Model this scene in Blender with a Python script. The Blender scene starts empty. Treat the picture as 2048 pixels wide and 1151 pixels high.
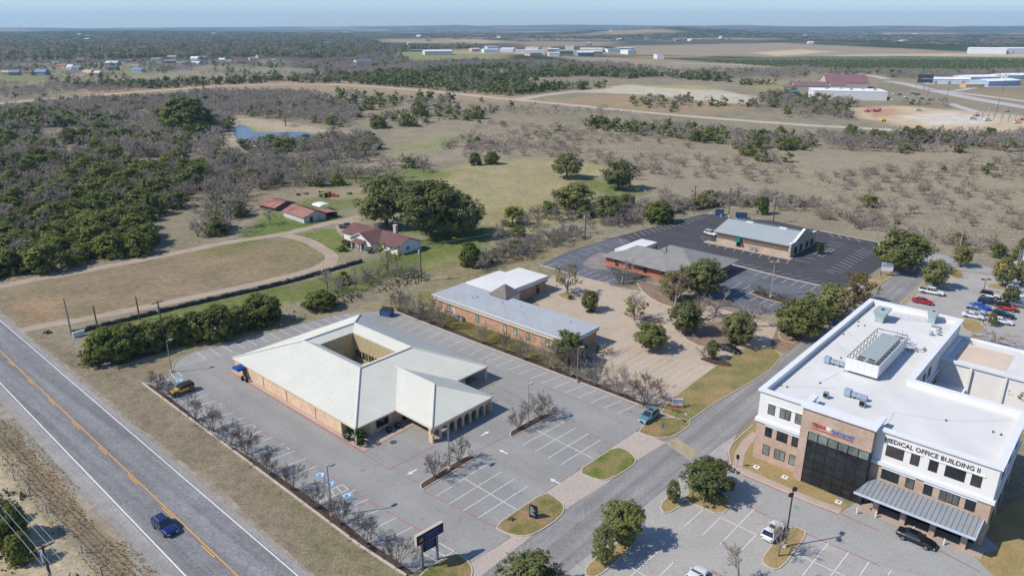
import bpy, bmesh, math, random
import numpy as np
from mathutils import Vector, Matrix
R = math.radians
random.seed(7); np.random.seed(7)
SC = bpy.context.scene
COL = SC.collection
# ------------------------------------------------------------------ camera
H = 66.0; F = 1450.0; CX, CY = 1024.0, 575.5
PITCH = math.atan((CY-52.0)/F); CP, SP = math.cos(PITCH), math.sin(PITCH)
cd = bpy.data.cameras.new('camera'); cam = bpy.data.objects.new('camera', cd); COL.objects.link(cam)
cam.location = (0, 0, H); cam.rotation_euler = (math.pi/2-PITCH, 0, 0)
cd.sensor_width = 36; cd.lens = F/2048*36; cd.clip_start = 1; cd.clip_end = 90000
SC.camera = cam

def P(px, py, z=0.0):
    """ground point (at height z) seen at a photograph pixel"""
    u = (px-CX)/F; v = (CY-py)/F
    dy = CP+v*SP; dz = -SP+v*CP
    t = (z-H)/dz
    return Vector((u*t, dy*t, z))
def PX(X, Y, Z=0.0):
    """pixel of a world point (arrays allowed)"""
    dz = Z-H
    f = Y*CP-dz*SP; up = Y*SP+dz*CP
    return CX+F*X/f, CY-F*up/f
def ZM(ox, oy, s): return lambda x, y: (ox+x/s, oy+y/s)

# ------------------------------------------------------------------ light, sky, view
SUN_EL, SUN_AZ = R(45), R(14)          # shadows fall towards +X, turned 14 degrees to +Y
sd = bpy.data.lights.new('sun', 'SUN'); sd.energy = 4.3; sd.angle = R(0.53); sd.color = (1, .945, .85)
so = bpy.data.objects.new('sun', sd); COL.objects.link(so)
to_sun = Vector((-math.cos(SUN_AZ)*math.cos(SUN_EL), -math.sin(SUN_AZ)*math.cos(SUN_EL), math.sin(SUN_EL)))
so.rotation_euler = to_sun.to_track_quat('Z', 'Y').to_euler(); so.location = to_sun*300
W = bpy.data.worlds.new('World'); SC.world = W; W.use_nodes = True
nt = W.node_tree; bg = nt.nodes['Background']
sk = nt.nodes.new('ShaderNodeTexSky'); sk.sky_type = 'NISHITA'; sk.sun_disc = False
sk.sun_elevation = SUN_EL
sk.sun_rotation = math.atan2(to_sun.x, to_sun.y)
sk.altitude = 250; sk.air_density = 1.0; sk.dust_density = .3; sk.ozone_density = 2.2
tn = nt.nodes.new('ShaderNodeMix'); tn.data_type = 'RGBA'; tn.blend_type = 'MULTIPLY'; tn.inputs[0].default_value = 1; tn.inputs[7].default_value = (.80, .96, 1.2, 1)
nt.links.new(sk.outputs[0], tn.inputs[6]); nt.links.new(tn.outputs[2], bg.inputs[0]); bg.inputs[1].default_value = 0.12
SC.view_settings.view_transform = 'Standard'; SC.view_settings.look = 'None'; SC.view_settings.gamma = 1
SC.view_settings.exposure = 0.26
SC.cycles.use_denoising = True
SC.cycles.max_bounces = 5; SC.cycles.diffuse_bounces = 2; SC.cycles.glossy_bounces = 2
SC.cycles.transmission_bounces = 2; SC.cycles.volume_bounces = 0; SC.cycles.transparent_max_bounces = 4
SC.cycles.caustics_reflective = False; SC.cycles.caustics_refractive = False

# ------------------------------------------------------------------ materials
def lin(c):
    c = c/255.0
    return c/12.92 if c <= .04045 else ((c+.055)/1.055)**2.4
K = 0.80
def C(r, g, b, k=1.0): return (lin(r)*K*k, lin(g)*K*k, lin(b)*K*k)
MATS = {}
def _bsdf(name):
    m = bpy.data.materials.new(name); m.use_nodes = True
    MATS[name] = m
    return m, m.node_tree, m.node_tree.nodes['Principled BSDF']
def N(nt, t, **kw):
    n = nt.nodes.new('ShaderNode'+t)
    for k, v in kw.items(): setattr(n, k, v)
    return n
def ramp(nt, fac, stops):
    r = N(nt, 'ValToRGB'); e = r.color_ramp.elements
    while len(e) > 1: e.remove(e[-1])
    e[0].position = stops[0][0]; e[0].color = (*stops[0][1], 1)
    for p, c in stops[1:]:
        x = e.new(p); x.color = (*c, 1)
    nt.links.new(fac, r.inputs[0]); return r.outputs[0]
def noise(nt, co, scale, detail=4, rough=.6):
    n = N(nt, 'TexNoise'); n.inputs['Scale'].default_value = scale; n.inputs['Detail'].default_value = detail
    n.inputs['Roughness'].default_value = rough
    if co is not None: nt.links.new(co, n.inputs['Vector'])
    return n.outputs['Fac']
def mul(nt, a, b, fac=1.0, mode='MULTIPLY'):
    m = N(nt, 'Mix', data_type='RGBA', blend_type=mode)
    m.inputs[0].default_value = fac if not hasattr(fac, 'is_linked') else 1
    if hasattr(fac, 'is_linked'): nt.links.new(fac, m.inputs[0])
    for i, x in ((6, a), (7, b)):
        if hasattr(x, 'is_linked'): nt.links.new(x, m.inputs[i])
        else: m.inputs[i].default_value = (*x, 1)
    return m.outputs[2]
def coord(nt, kind='Object'): return N(nt, 'TexCoord').outputs[kind]
def plain(name, c, rough=.6, metal=0, var=.12, scale=.7, spec=.3, emit=None, fine=0):
    """colour with gentle procedural mottling"""
    m, nt, b = _bsdf(name)
    co = coord(nt)
    o = ramp(nt, noise(nt, co, scale, 5), [(.3, tuple(x*(1-var) for x in c)), (.7, tuple(min(1, x*(1+var)) for x in c))])
    if fine:
        o = mul(nt, o, ramp(nt, noise(nt, co, fine, 2), [(.3, (.75,)*3), (.7, (1.15,)*3)]), .8)
    nt.links.new(o, b.inputs['Base Color'])
    b.inputs['Roughness'].default_value = rough; b.inputs['Metallic'].default_value = metal
    b.inputs['Specular IOR Level'].default_value = spec
    return m
def asphalt(name, c, patch, scale=.12, streak=None, rough=.85, crack=True, grain=.12):
    m, nt, b = _bsdf(name); co = coord(nt)
    o = ramp(nt, noise(nt, co, scale, 6, .65), [(.3, tuple(x*(1-patch) for x in c)), (.52, c), (.75, tuple(x*(1+patch) for x in c))])
    o = mul(nt, o, ramp(nt, noise(nt, co, 2.2, 4, .7), [(.3, (1-grain,)*3), (.7, (1+grain,)*3)]))
    if streak:                      # tyre streaks along a direction (radians)
        m0 = N(nt, 'Mapping'); nt.links.new(co, m0.inputs[0]); m0.inputs['Rotation'].default_value = (0, 0, -streak[0])
        mp = N(nt, 'Mapping'); nt.links.new(m0.outputs[0], mp.inputs[0]); mp.inputs['Scale'].default_value = (.03, 1, 1)
        o = mul(nt, o, ramp(nt, noise(nt, mp.outputs[0], streak[1], 5, .65), [(.32, (1-streak[2],)*3), (.68, (1+streak[2],)*3)]))
    if crack:
        v = N(nt, 'TexVoronoi', feature='DISTANCE_TO_EDGE'); v.inputs['Scale'].default_value = .055
        w = N(nt, 'Mix', data_type='VECTOR'); w.inputs[0].default_value = .12
        nn = N(nt, 'TexNoise'); nn.inputs['Scale'].default_value = .3; nt.links.new(co, nn.inputs['Vector'])
        sc_ = N(nt, 'VectorMath', operation='SCALE'); sc_.inputs['Scale'].default_value = 60; nt.links.new(nn.outputs['Color'], sc_.inputs[0])
        nt.links.new(co, w.inputs[4]); nt.links.new(sc_.outputs[0], w.inputs[5]); nt.links.new(w.outputs[1], v.inputs['Vector'])
        o = mul(nt, o, ramp(nt, v.outputs['Distance'], [(.002, (.8,)*3), (.007, (1, 1, 1))]), .6)
        sp = N(nt, 'TexVoronoi'); sp.inputs['Scale'].default_value = .23; nt.links.new(co, sp.inputs['Vector'])
        o = mul(nt, o, ramp(nt, sp.outputs['Distance'], [(.04, (.5,)*3), (.13, (1, 1, 1))]), .5)
        s2 = N(nt, 'TexVoronoi'); s2.inputs['Scale'].default_value = .61; nt.links.new(co, s2.inputs['Vector'])
        o = mul(nt, o, ramp(nt, s2.outputs['Distance'], [(.03, (.6,)*3), (.1, (1, 1, 1))]), .35)
    nt.links.new(o, b.inputs['Base Color']); b.inputs['Roughness'].default_value = rough
    b.inputs['Specular IOR Level'].default_value = .15
    return m
def brick(name, c1, c2, mortar, ang=0):
    m, nt, b = _bsdf(name); co = coord(nt)
    o = ramp(nt, noise(nt, co, .5, 5, .7), [(.3, c1), (.7, c2)])
    # courses of brick: z against distance along the wall
    sx = N(nt, 'SeparateXYZ'); nt.links.new(co, sx.inputs[0])
    ad = N(nt, 'Math', operation='ADD'); nt.links.new(sx.outputs[0], ad.inputs[0]); nt.links.new(sx.outputs[1], ad.inputs[1])
    cb = N(nt, 'CombineXYZ'); nt.links.new(ad.outputs[0], cb.inputs[0]); nt.links.new(sx.outputs[2], cb.inputs[1])
    bt = N(nt, 'TexBrick'); nt.links.new(cb.outputs[0], bt.inputs['Vector'])
    bt.inputs['Scale'].default_value = 1.0; bt.inputs['Brick Width'].default_value = .42; bt.inputs['Row Height'].default_value = .2
    bt.inputs['Mortar Size'].default_value = .018
    bt.inputs['Color1'].default_value = (.88, .88, .88, 1); bt.inputs['Color2'].default_value = (1.1, 1.1, 1.08, 1)
    bt.inputs['Mortar'].default_value = (1.12, 1.12, 1.12, 1)
    o = mul(nt, o, bt.outputs['Color'])
    nt.links.new(o, b.inputs['Base Color']); b.inputs['Roughness'].default_value = .85; b.inputs['Specular IOR Level'].default_value = .15
    return m
def glass_dark(name, c=(.015, .018, .022), rough=.06):
    m, nt, b = _bsdf(name)
    co = coord(nt)
    o = ramp(nt, noise(nt, co, .35, 3), [(.35, tuple(x*.6 for x in c)), (.7, tuple(x*1.7 for x in c))])
    nt.links.new(o, b.inputs['Base Color'])
    b.inputs['Roughness'].default_value = rough; b.inputs['Specular IOR Level'].default_value = .6
    return m
def paint(name, c, rough=.3):
    m, nt, b = _bsdf(name); co = coord(nt)
    o = ramp(nt, noise(nt, co, 3, 3), [(.3, tuple(x*.93 for x in c)), (.7, c)])
    nt.links.new(o, b.inputs['Base Color'])
    b.inputs['Roughness'].default_value = rough; b.inputs['Coat Weight'].default_value = .6; b.inputs['Coat Roughness'].default_value = .08
    return m
def leaf(name, c1, c2, scale=.5):
    m, nt, b = _bsdf(name); co = coord(nt)
    oi = N(nt, 'ObjectInfo')
    o = ramp(nt, noise(nt, co, scale, 4, .7), [(.3, c1), (.7, c2)])
    o = mul(nt, o, ramp(nt, oi.outputs['Random'], [(0, (.74, .76, .72)), (.5, (1, 1, .9)), (1, (1.28, 1.18, 1.02))]))
    nt.links.new(o, b.inputs['Base Color']); b.inputs['Roughness'].default_value = .7; b.inputs['Specular IOR Level'].default_value = .2
    tr = N(nt, 'BsdfTranslucent'); nt.links.new(o, tr.inputs[0]); mx = N(nt, 'MixShader'); mx.inputs[0].default_value = .34
    nt.links.new(b.outputs[0], mx.inputs[1]); nt.links.new(tr.outputs[0], mx.inputs[2]); nt.links.new(mx.outputs[0], nt.nodes['Material Output'].inputs['Surface'])
    return m

# ------------------------------------------------------------------ mesh helpers
class MB:
    def __init__(s): s.v = []; s.f = []; s.mi = []
    def add(s, vs, fs, mi=0):
        o = len(s.v); s.v += [tuple(v) for v in vs]; s.f += [tuple(i+o for i in f) for f in fs]; s.mi += [mi]*len(fs); return s
    def quad(s, a, b, c, d, mi=0): return s.add([a, b, c, d], [(0, 1, 2, 3)], mi)
    def poly(s, pts, mi=0): return s.add(pts, [tuple(range(len(pts)))], mi)
    def box(s, x0, x1, y0, y1, z0, z1, mi=0):
        return s.add([(x0,y0,z0),(x1,y0,z0),(x1,y1,z0),(x0,y1,z0),(x0,y0,z1),(x1,y0,z1),(x1,y1,z1),(x0,y1,z1)],
                     [(3,2,1,0),(4,5,6,7),(0,1,5,4),(1,2,6,5),(2,3,7,6),(3,0,4,7)], mi)
    def prism(s, pts, z0, z1, mi=0, cap=True):
        n = len(pts)
        fs = [(i, (i+1) % n, n+(i+1) % n, n+i) for i in range(n)]
        if cap: fs += [tuple(range(n-1, -1, -1)), tuple(range(n, 2*n))]
        return s.add([(p[0], p[1], z0) for p in pts]+[(p[0], p[1], z1) for p in pts], fs, mi)
    def tube(s, a, b, r0, r1=None, n=6, mi=0, cap=True):
        a = Vector(a); b = Vector(b); r1 = r0 if r1 is None else r1
        d = (b-a)
        if d.length < 1e-6: return s
        d.normalize(); x = d.orthogonal().normalized(); y = d.cross(x)
        vs = []
        for c, r in ((a, r0), (b, r1)):
            for i in range(n):
                t = 2*math.pi*i/n; vs.append(c+(x*math.cos(t)+y*math.sin(t))*r)
        fs = [(i, (i+1) % n, n+(i+1) % n, n+i) for i in range(n)]
        if cap: fs += [tuple(range(n-1, -1, -1)), tuple(range(n, 2*n))]
        return s.add(vs, fs, mi)
    def path(s, pts, r, n=5, mi=0):
        for a, b in zip(pts, pts[1:]): s.tube(a, b, r, r, n, mi)
        return s
    def bar(s, a, b, w, h, mi=0):
        """beam of width w and height h from a to b (near horizontal), resting on a-b"""
        a = Vector(a); b = Vector(b); d = (b-a).normalized(); sdv = Vector((-d.y, d.x, 0))
        if sdv.length < 1e-6: sdv = Vector((1, 0, 0))
        sdv.normalize(); sdv *= w/2; up = Vector((0, 0, h))
        vs = [a-sdv, a+sdv, b+sdv, b-sdv]; vs += [v+up for v in vs]
        return s.add(vs, [(3,2,1,0),(4,5,6,7),(0,1,5,4),(1,2,6,5),(2,3,7,6),(3,0,4,7)], mi)
    def mesh(s, name, mats, smooth=False):
        me = bpy.data.meshes.new(name); me.from_pydata(s.v, [], s.f)
        for m in (mats if isinstance(mats, (list, tuple)) else [mats]): me.materials.append(m)
        if any(s.mi): me.polygons.foreach_set('material_index', s.mi)
        if smooth: me.polygons.foreach_set('use_smooth', [True]*len(me.polygons))
        me.update(); return me
    def build(s, name, mats, parent=None, smooth=False, fix=True):
        me = s.mesh(name, mats, smooth)
        if fix:
            bm = bmesh.new(); bm.from_mesh(me); bmesh.ops.recalc_face_normals(bm, faces=bm.faces); bm.to_mesh(me); bm.free()
        return link(name, me, parent)
def link(name, me, parent=None):
    o = bpy.data.objects.new(name, me); COL.objects.link(o)
    if parent is not None: o.parent = parent
    return o
def tag(o, label, cat, group=None, kind=None):
    if label: o['label'] = label
    if cat: o['category'] = cat
    if group: o['group'] = group
    if kind: o['kind'] = kind
    return o
def thing(name, label, cat, loc=(0, 0, 0), rz=0, group=None):
    o = bpy.data.objects.new(name, None); o.empty_display_size = .5; COL.objects.link(o)
    o.location = loc; o.rotation_euler = (0, 0, rz); return tag(o, label, cat, group)
def dup(root, loc, rz, label=None, group=None, scale=None, cat=None):
    def cp(o, parent):
        c = o.copy(); COL.objects.link(c)
        if parent is not None: c.parent = parent
        for ch in list(o.children): cp(ch, c)
        return c
    r = cp(root, None); r.location = loc; r.rotation_euler = (0, 0, rz)
    if scale is not None: r.scale = scale if hasattr(scale, '__len__') else (scale,)*3
    if label: r['label'] = label
    if group: r['group'] = group
    if cat: r['category'] = cat
    return r
def chaikin(pts, n=2, closed=True):
    pts = [Vector(p) for p in pts]
    for _ in range(n):
        q = []
        m = len(pts)
        for i in range(m if closed else m-1):
            a, b = pts[i], pts[(i+1) % m]
            q += [a*.75+b*.25, a*.25+b*.75]
        if not closed: q = [pts[0]]+q+[pts[-1]]
        pts = q
    return pts
def sheet(name, pix, z, m, smooth=0, kind='structure', world=False):
    pts = [Vector((p[0], p[1], 0)) for p in pix] if world else [P(*p) for p in pix]
    if smooth: pts = chaikin(pts, smooth)
    me = bpy.data.meshes.new(name); bm = bmesh.new()
    f = bm.faces.new([bm.verts.new((p.x, p.y, z)) for p in pts]); f.normal_update()
    if f.normal.z < 0: f.normal_flip()
    bmesh.ops.triangulate(bm, faces=bm.faces, ngon_method='EAR_CLIP')
    bm.to_mesh(me); bm.free(); me.materials.append(m)
    o = link(name, me); o['kind'] = kind
    return o
def ribbon(mb, pts, w, z, mi=0, closed=False):
    pts = [Vector((p[0], p[1], 0)) for p in pts]; n = len(pts); L = []
    for i in range(n):
        a = pts[i-1] if (i or closed) else pts[i]; b = pts[(i+1) % n] if (i < n-1 or closed) else pts[i]
        d = (b-a).normalized(); s_ = Vector((-d.y, d.x, 0))*w/2
        L += [pts[i]+s_+Vector((0, 0, z)), pts[i]-s_+Vector((0, 0, z))]
    fs = [(2*i, 2*i+1, (2*i+3) % (2*n), (2*i+2) % (2*n)) for i in range(n if closed else n-1)]
    mb.add(L, fs, mi); return mb
def kerb(mb, pts, w=.16, h=.14, closed=False, mi=0):
    pts = [Vector((p[0], p[1], 0)) for p in pts]; n = len(pts); L = []
    for i in range(n):
        a = pts[i-1] if (i or closed) else pts[i]; b = pts[(i+1) % n] if (i < n-1 or closed) else pts[i]
        d = (b-a).normalized(); s_ = Vector((-d.y, d.x, 0))*w/2
        for q in (pts[i]+s_, pts[i]-s_): L += [(q.x, q.y, 0), (q.x, q.y, h)]
    fs = []
    for i in range(n if closed else n-1):
        j = (i+1) % n; A = 4*i; B = 4*j
        fs += [(A+1, A+3, B+3, B+1), (A, A+1, B+1, B), (A+3, A+2, B+2, B+3)]
    mb.add(L, fs, mi); return mb
def frame(o, U, V, z=0):
    """world point from a building's own axes"""
    return Vector((o[0]+U*UX.x+V*VX.x, o[1]+U*UX.y+V*VX.y, z))
UA = R(-42.0)
UX = Vector((math.cos(UA), math.sin(UA), 0)); VX = Vector((-math.sin(UA), math.cos(UA), 0))
# ------------------------------------------------------------------ terrain and land cover
_rs = np.random.RandomState(3)
_LAT = _rs.rand(256, 256)
def vnoise(x, y):
    xi = np.floor(x).astype(int); yi = np.floor(y).astype(int); fx = x-xi; fy = y-yi
    fx = fx*fx*(3-2*fx); fy = fy*fy*(3-2*fy)
    g_ = lambda i, j: _LAT[i & 255, j & 255]
    return (g_(xi, yi)*(1-fx)+g_(xi+1, yi)*fx)*(1-fy)+(g_(xi, yi+1)*(1-fx)+g_(xi+1, yi+1)*fx)*fy
def fbm(x, y, s, o=4):
    t = 0; a = .5; n = 0
    for i in range(o):
        t = t+a*vnoise(x/s+17.3*i, y/s+9.1*i); n += a; a *= .5; s = s/2.1
    return t/n
def terr(x, y):
    x = np.asarray(x, float); y = np.asarray(y, float)
    d = np.hypot(x, y)
    far = np.clip((d-2600)/6000, 0, 1)
    h = far*(fbm(x, y, 3600, 4)-.42)*95
    h = h+np.clip((d-8500)/5000, 0, 1)*((fbm(x+900, y*.6, 3200, 4)-.42)*120+28)
    h = h+np.exp(-(((x-1130)/650)**2+((y-5400)/700)**2))*48      # the wooded hill right of centre
    h = h+np.exp(-(((x+3300)/2300)**2+((y-5200)/1200)**2))*34    # the long rise on the left
    return h
def in_poly(x, y, poly):
    ins = np.zeros(x.shape, bool); n = len(poly)
    for i in range(n):
        x1, y1 = poly[i]; x2, y2 = poly[(i+1) % n]
        c = ((y1 > y) != (y2 > y))
        with np.errstate(divide='ignore', invalid='ignore'):
            xx = (x2-x1)*(y-y1)/(y2-y1 if y2 != y1 else 1e-9)+x1
        ins ^= c & (x < xx)
    return ins
def sdist(x, y, poly, closed=True):
    d = np.full(x.shape, 1e9); n = len(poly)
    for i in range(n if closed else n-1):
        x1, y1 = poly[i]; x2, y2 = poly[(i+1) % n]
        dx, dy = x2-x1, y2-y1; L = dx*dx+dy*dy+1e-9
        t = np.clip(((x-x1)*dx+(y-y1)*dy)/L, 0, 1)
        d = np.minimum(d, np.hypot(x-x1-t*dx, y-y1-t*dy))
    return d
def wpoly(pix): return [tuple(P(*p)[:2]) for p in pix]
ZONES = [  # land cover: colour, outline on the ground (given where the photograph shows it), softness in metres, strength
 ((157,146,129), [(780,262),(1000,230),(1180,255),(1400,300),(1560,335),(2100,262),(2100,540),(1860,505),(1700,470),(1500,400),(1300,400),(1180,330),(1000,310),(800,335)], 14, 1),
 ((162,150,132), [(1480,300),(2100,290),(2100,420),(1700,400)], 30, .7),
 ((150,150,112), [(795,292),(900,262),(925,288),(815,318)], 8, .8),
 ((166,156,122), [(850,352),(940,325),(1090,315),(1200,330),(1300,372),(1200,402),(1110,395),(1050,425),(960,432),(900,372)], 4, 1),
 ((158,150,106), [(960,420),(1110,395),(1200,405),(1120,450),(1000,480)], 5, .8),
 ((120,130,82), [(1160,352),(1250,368),(1300,385),(1240,402),(1150,374)], 3, .9),
 ((112,128,64), [(820,345),(920,340),(900,358),(840,362)], 4, .6),
 ((144,134,116), [(0,600),(330,300),(420,330),(430,390),(310,500)], 14, .8),
 ((112,128,66), [(560,330),(760,340),(850,330),(870,352),(760,365),(640,372),(560,360)], 5, .7),
 ((143,131,113), [(0,640),(60,680),(200,780),(650,1160),(900,1160),(720,1085),(280,766),(335,745),(330,705),(175,730),(70,650)], 1.2, 1),
 ((128,124,90), [(520,985),(700,1085),(860,1140),(840,1165),(640,1110)], 4, .6),
 ((140,126,108), [(0,790),(330,1160),(200,1160),(0,930)], 1.5, 1),
 ((176,152,116), [(60,850),(330,1151),(260,1151),(70,930)], 1.5, .45),
 ((190,175,148), [(0,925),(200,1160),(-100,1160),(-100,850)], 2, 1),
 ((148,132,110), [(0,585),(120,555),(300,520),(480,482),(600,480),(655,512),(640,532),(480,577),(300,620),(80,655),(0,622)], 2, 1),
 ((126,126,78), [(400,505),(480,487),(540,484),(520,500),(440,515)], 4, .7),
 ((130,126,86), [(480,520),(560,490),(640,510),(600,535),(500,545)], 9, .5),
 ((168,140,112), [(40,600),(110,600),(120,640),(60,640)], 3, .6),
 ((118,130,76), [(592,468),(650,458),(702,468),(705,505),(650,503),(604,484)], 1.2, 1),
 ((140,132,92), [(606,474),(690,482),(690,495),(620,484)], 3, .6),
 ((112,126,72), [(468,478),(520,440),(545,418),(600,440),(660,430),(695,436),(610,456),(480,492)], 2.5, .95),
 ((114,126,70), [(560,415),(600,398),(720,380),(760,372),(720,410),(670,425)], 3, .7),
 ((172,150,118), [(640,385),(760,372),(740,395),(660,398)], 4, .7),
 ((110,122,68), [(690,545),(800,485),(862,470),(985,455),(965,520),(880,545),(760,560),(680,575),(660,560)], 2.5, .95),
 ((98,118,58), [(800,462),(900,440),(990,455),(960,480),(860,475)], 3, .8),
 ((168,152,118), [(860,520),(920,505),(900,530),(850,540)], 4, .6),
 ((114,124,70), [(160,655),(400,602),(600,562),(725,532),(800,540),(720,580),(560,612),(420,645),(200,700)], 2, .9),
 ((150,138,106), [(180,668),(330,640),(420,640),(300,675)], 3, .7),
 ((150,140,112), [(335,750),(330,712),(420,672),(560,640),(700,612),(800,590),(870,560),(1000,520),(1100,500),(1180,470),(1200,486),(1090,520),(1130,600),(870,612),(760,620),(700,630),(560,662),(420,695),(350,720)], 1.5, .9),
 ((122,124,66), [(760,610),(850,585),(880,596),(800,628)], 2, .6),
 ((150,136,104), [(860,540),(1010,505),(1120,485),(1080,520),(1000,530),(900,560)], 3, .6),
 ((120,126,64), [(880,650),(930,660),(1090,720),(1060,725),(890,665)], 1.5, .8),
 ((182,168,146), [(430,262),(470,232),(560,243),(645,258),(700,266),(650,286),(560,268),(505,262),(475,305)], 5, 1),
 ((134,150,88), [(500,250),(512,258),(520,266),(503,262)], 4, .9),
 ((190,150,122), [(590,318),(612,310),(618,326),(596,330)], 3, .7),
 ((168,146,120), [(1060,206),(1240,188),(1420,204),(1510,212),(1400,228),(1200,216)], 12, .9),
 ((200,190,174), [(1160,184),(1260,169),(1345,176),(1430,180),(1505,192),(1530,208),(1430,206),(1300,190)], 8, 1),
 ((178,168,118), [(1280,170),(1400,170),(1435,180),(1350,178)], 8, .8),
 ((206,184,158), [(1700,215),(1790,212),(2100,235),(2100,268),(1860,262),(1720,236)], 8, 1),
 ((190,150,122), [(1720,218),(1790,216),(1800,228),(1750,236)], 5, .8),
 ((214,206,196), [(1800,232),(1900,222),(2010,240),(1960,252),(1850,250)], 6, .9),
 ((158,150,116), [(1490,166),(1575,160),(1590,182),(1520,192)], 10, .8),
 ((160,144,120), [(1880,180),(2100,188),(2100,212),(1920,192)], 8, .8),
 ((172,150,126), [(150,170),(560,158),(700,160),(820,170),(1040,190),(1100,205),(900,200),(700,182),(400,184),(120,198)], 16, .8),
 ((158,150,128), [(0,128),(560,118),(600,140),(300,165),(0,160)], 25, .7),
 ((134,138,100), [(-60,150),(110,149),(185,158),(-60,166)], 8, .9),
 ((126,136,86), [(180,140),(300,136),(310,150),(200,150)], 15, .5),
 ((152,150,108), [(775,110),(830,103),(1020,110),(1010,118),(820,127)], 20, .9),
 ((164,150,132), [(1090,112),(1300,117),(1545,128),(1570,139),(1340,144),(1230,131)], 20, .95),
 ((166,152,136), [(1240,92),(1560,86),(1940,103),(2200,106),(2200,120),(1700,116),(1400,112),(1230,106)], 40, .95),
 ((212,192,160), [(1500,106),(1600,99),(1670,104),(1560,112)], 20, .9),
 ((210,190,158), [(1640,110),(1900,107),(2150,110),(2150,113),(1700,114)], 15, .8),
 ((104,116,94), [(1380,121),(1600,113),(1800,112),(2200,118),(2200,141),(1850,143),(1600,136)], 25, .95),
 ((62,88,66), [(1850,96),(2200,92),(2200,100),(1880,102)], 30, .95),
 ((190,168,134), [(885,82),(960,81),(1010,86),(950,88)], 50, .9),
 ((178,156,130), [(1000,84),(1250,84),(1240,92),(1060,92)], 60, .7),
]
def build_ground():
    rows = np.concatenate([np.arange(57.8, 120, .8), np.arange(120, 300, 1.6), np.arange(300, 1400, 4.0)])
    t = np.array([P(CX, r)[1] for r in rows]); t = t[::-1]
    rad = np.concatenate([np.array([2, 20, 40, 60]), t[t > 64], [17200]])
    rad = np.unique(rad)
    a1 = np.linspace(-R(44), R(44), 900); a2 = np.linspace(R(44), 2*math.pi-R(44), 100)[1:-1]
    ang = np.concatenate([a1, a2]); na, nr = len(ang), len(rad)
    X = (np.sin(ang)[None, :]*rad[:, None]); Y = (np.cos(ang)[None, :]*rad[:, None])
    Z = terr(X, Y)
    x = X.ravel(); y = Y.ravel(); d = np.hypot(x, y)
    c = lambda *k: np.array(C(*k))
    col = np.tile(c(151, 142, 124), (len(x), 1))
    n1 = fbm(x, y, 60, 4); n2 = fbm(x+500, y-300, 18, 3)
    col *= (0.86+.28*n1)[:, None]
    w = np.clip((n2-.55)*5, 0, 1)[:, None]*.35
    col = col*(1-w)+c(128, 116, 100)*w
    # woodland floor far away: grey brown, green and tan patches
    f1 = fbm(x, y, 420, 5); f2 = fbm(x+3000, y*1.5, 900, 5); f3 = fbm(x-7000, y*2.2, 1500, 5)
    far = c(100, 98, 92)*np.ones((len(x), 1))
    w = np.clip((f1-.46)*9, 0, 1)[:, None]; far = far*(1-w)+c(66, 76, 54)*w
    w = np.clip((f2-.61)*12, 0, 1)[:, None]*.9; far = far*(1-w)+c(170, 150, 122)*w
    w = np.clip((f3-.64)*14, 0, 1)[:, None]*.8; far = far*(1-w)+c(186, 168, 138)*w
    w = np.clip((d-1100)/500, 0, 1)[:, None]; col = col*(1-w)+far*w
    for rgb, pix, soft, st in ZONES:
        poly = wpoly(pix); xs = [p[0] for p in poly]; ys = [p[1] for p in poly]
        b = (x > min(xs)-soft) & (x < max(xs)+soft) & (y > min(ys)-soft) & (y < max(ys)+soft)
        if not b.any(): continue
        xx, yy = x[b], y[b]
        wob = soft*1.1
        xx = xx+(fbm(xx, yy, soft*4, 3)-.5)*2*wob; yy = yy+(fbm(xx+77, yy+31, soft*4, 3)-.5)*2*wob
        s = sdist(xx, yy, poly); s = np.where(in_poly(xx, yy, poly), s, -s)
        w = np.clip(.5+s/soft*.5, 0, 1)*st
        w = np.clip(w*(.72+.56*fbm(x[b]*1.3, y[b]*1.3, max(3, soft*1.2), 3)), 0, 1)[:, None]
        col[b] = col[b]*(1-w)+c(*rgb)*(.92+.16*n2[b])[:, None]*w
    v = np.stack([x, y, Z.ravel()], 1)
    me = bpy.data.meshes.new('ground')
    i = np.arange(nr-1)[:, None]*na; j = np.arange(na)[None, :]; j2 = (j+1) % na
    q = np.stack([i+j, i+j2, i+na+j2, i+na+j], -1).reshape(-1, 4)
    q = q[:, ::-1]
    me.vertices.add(len(v)); me.vertices.foreach_set('co', v.ravel())
    me.loops.add(q.size); me.loops.foreach_set('vertex_index', q.ravel())
    me.polygons.add(len(q)); me.polygons.foreach_set('loop_start', np.arange(0, q.size, 4)); me.polygons.foreach_set('loop_total', np.full(len(q), 4))
    me.update(calc_edges=True)
    at = me.color_attributes.new('cover', 'FLOAT_COLOR', 'POINT')
    at.data.foreach_set('color', np.concatenate([np.clip(col, 0, 1), np.ones((len(x), 1))], 1).astype(np.float32).ravel())
    me.polygons.foreach_set('use_smooth', [True]*len(q))
    m, nt, b = _bsdf('ground')
    vc = N(nt, 'VertexColor', layer_name='cover'); co = coord(nt)
    o = mul(nt, vc.outputs[0], ramp(nt, noise(nt, co, .55, 6, .72), [(.28, (.66, .65, .64)), (.5, (1, 1, 1)), (.72, (1.3, 1.28, 1.22))]))
    o = mul(nt, o, ramp(nt, noise(nt, co, 2.6, 4, .7), [(.3, (.66, .66, .64)), (.7, (1.32, 1.3, 1.26))]))
    o = mul(nt, o, ramp(nt, noise(nt, co, .09, 5, .6), [(.3, (.84, .87, .82)), (.7, (1.15, 1.12, 1.08))]))
    nt.links.new(o, b.inputs['Base Color']); b.inputs['Roughness'].default_value = 1; b.inputs['Specular IOR Level'].default_value = 0
    bp = N(nt, 'Bump'); bp.inputs['Strength'].default_value = .5; bp.inputs['Distance'].default_value = .25
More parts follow.
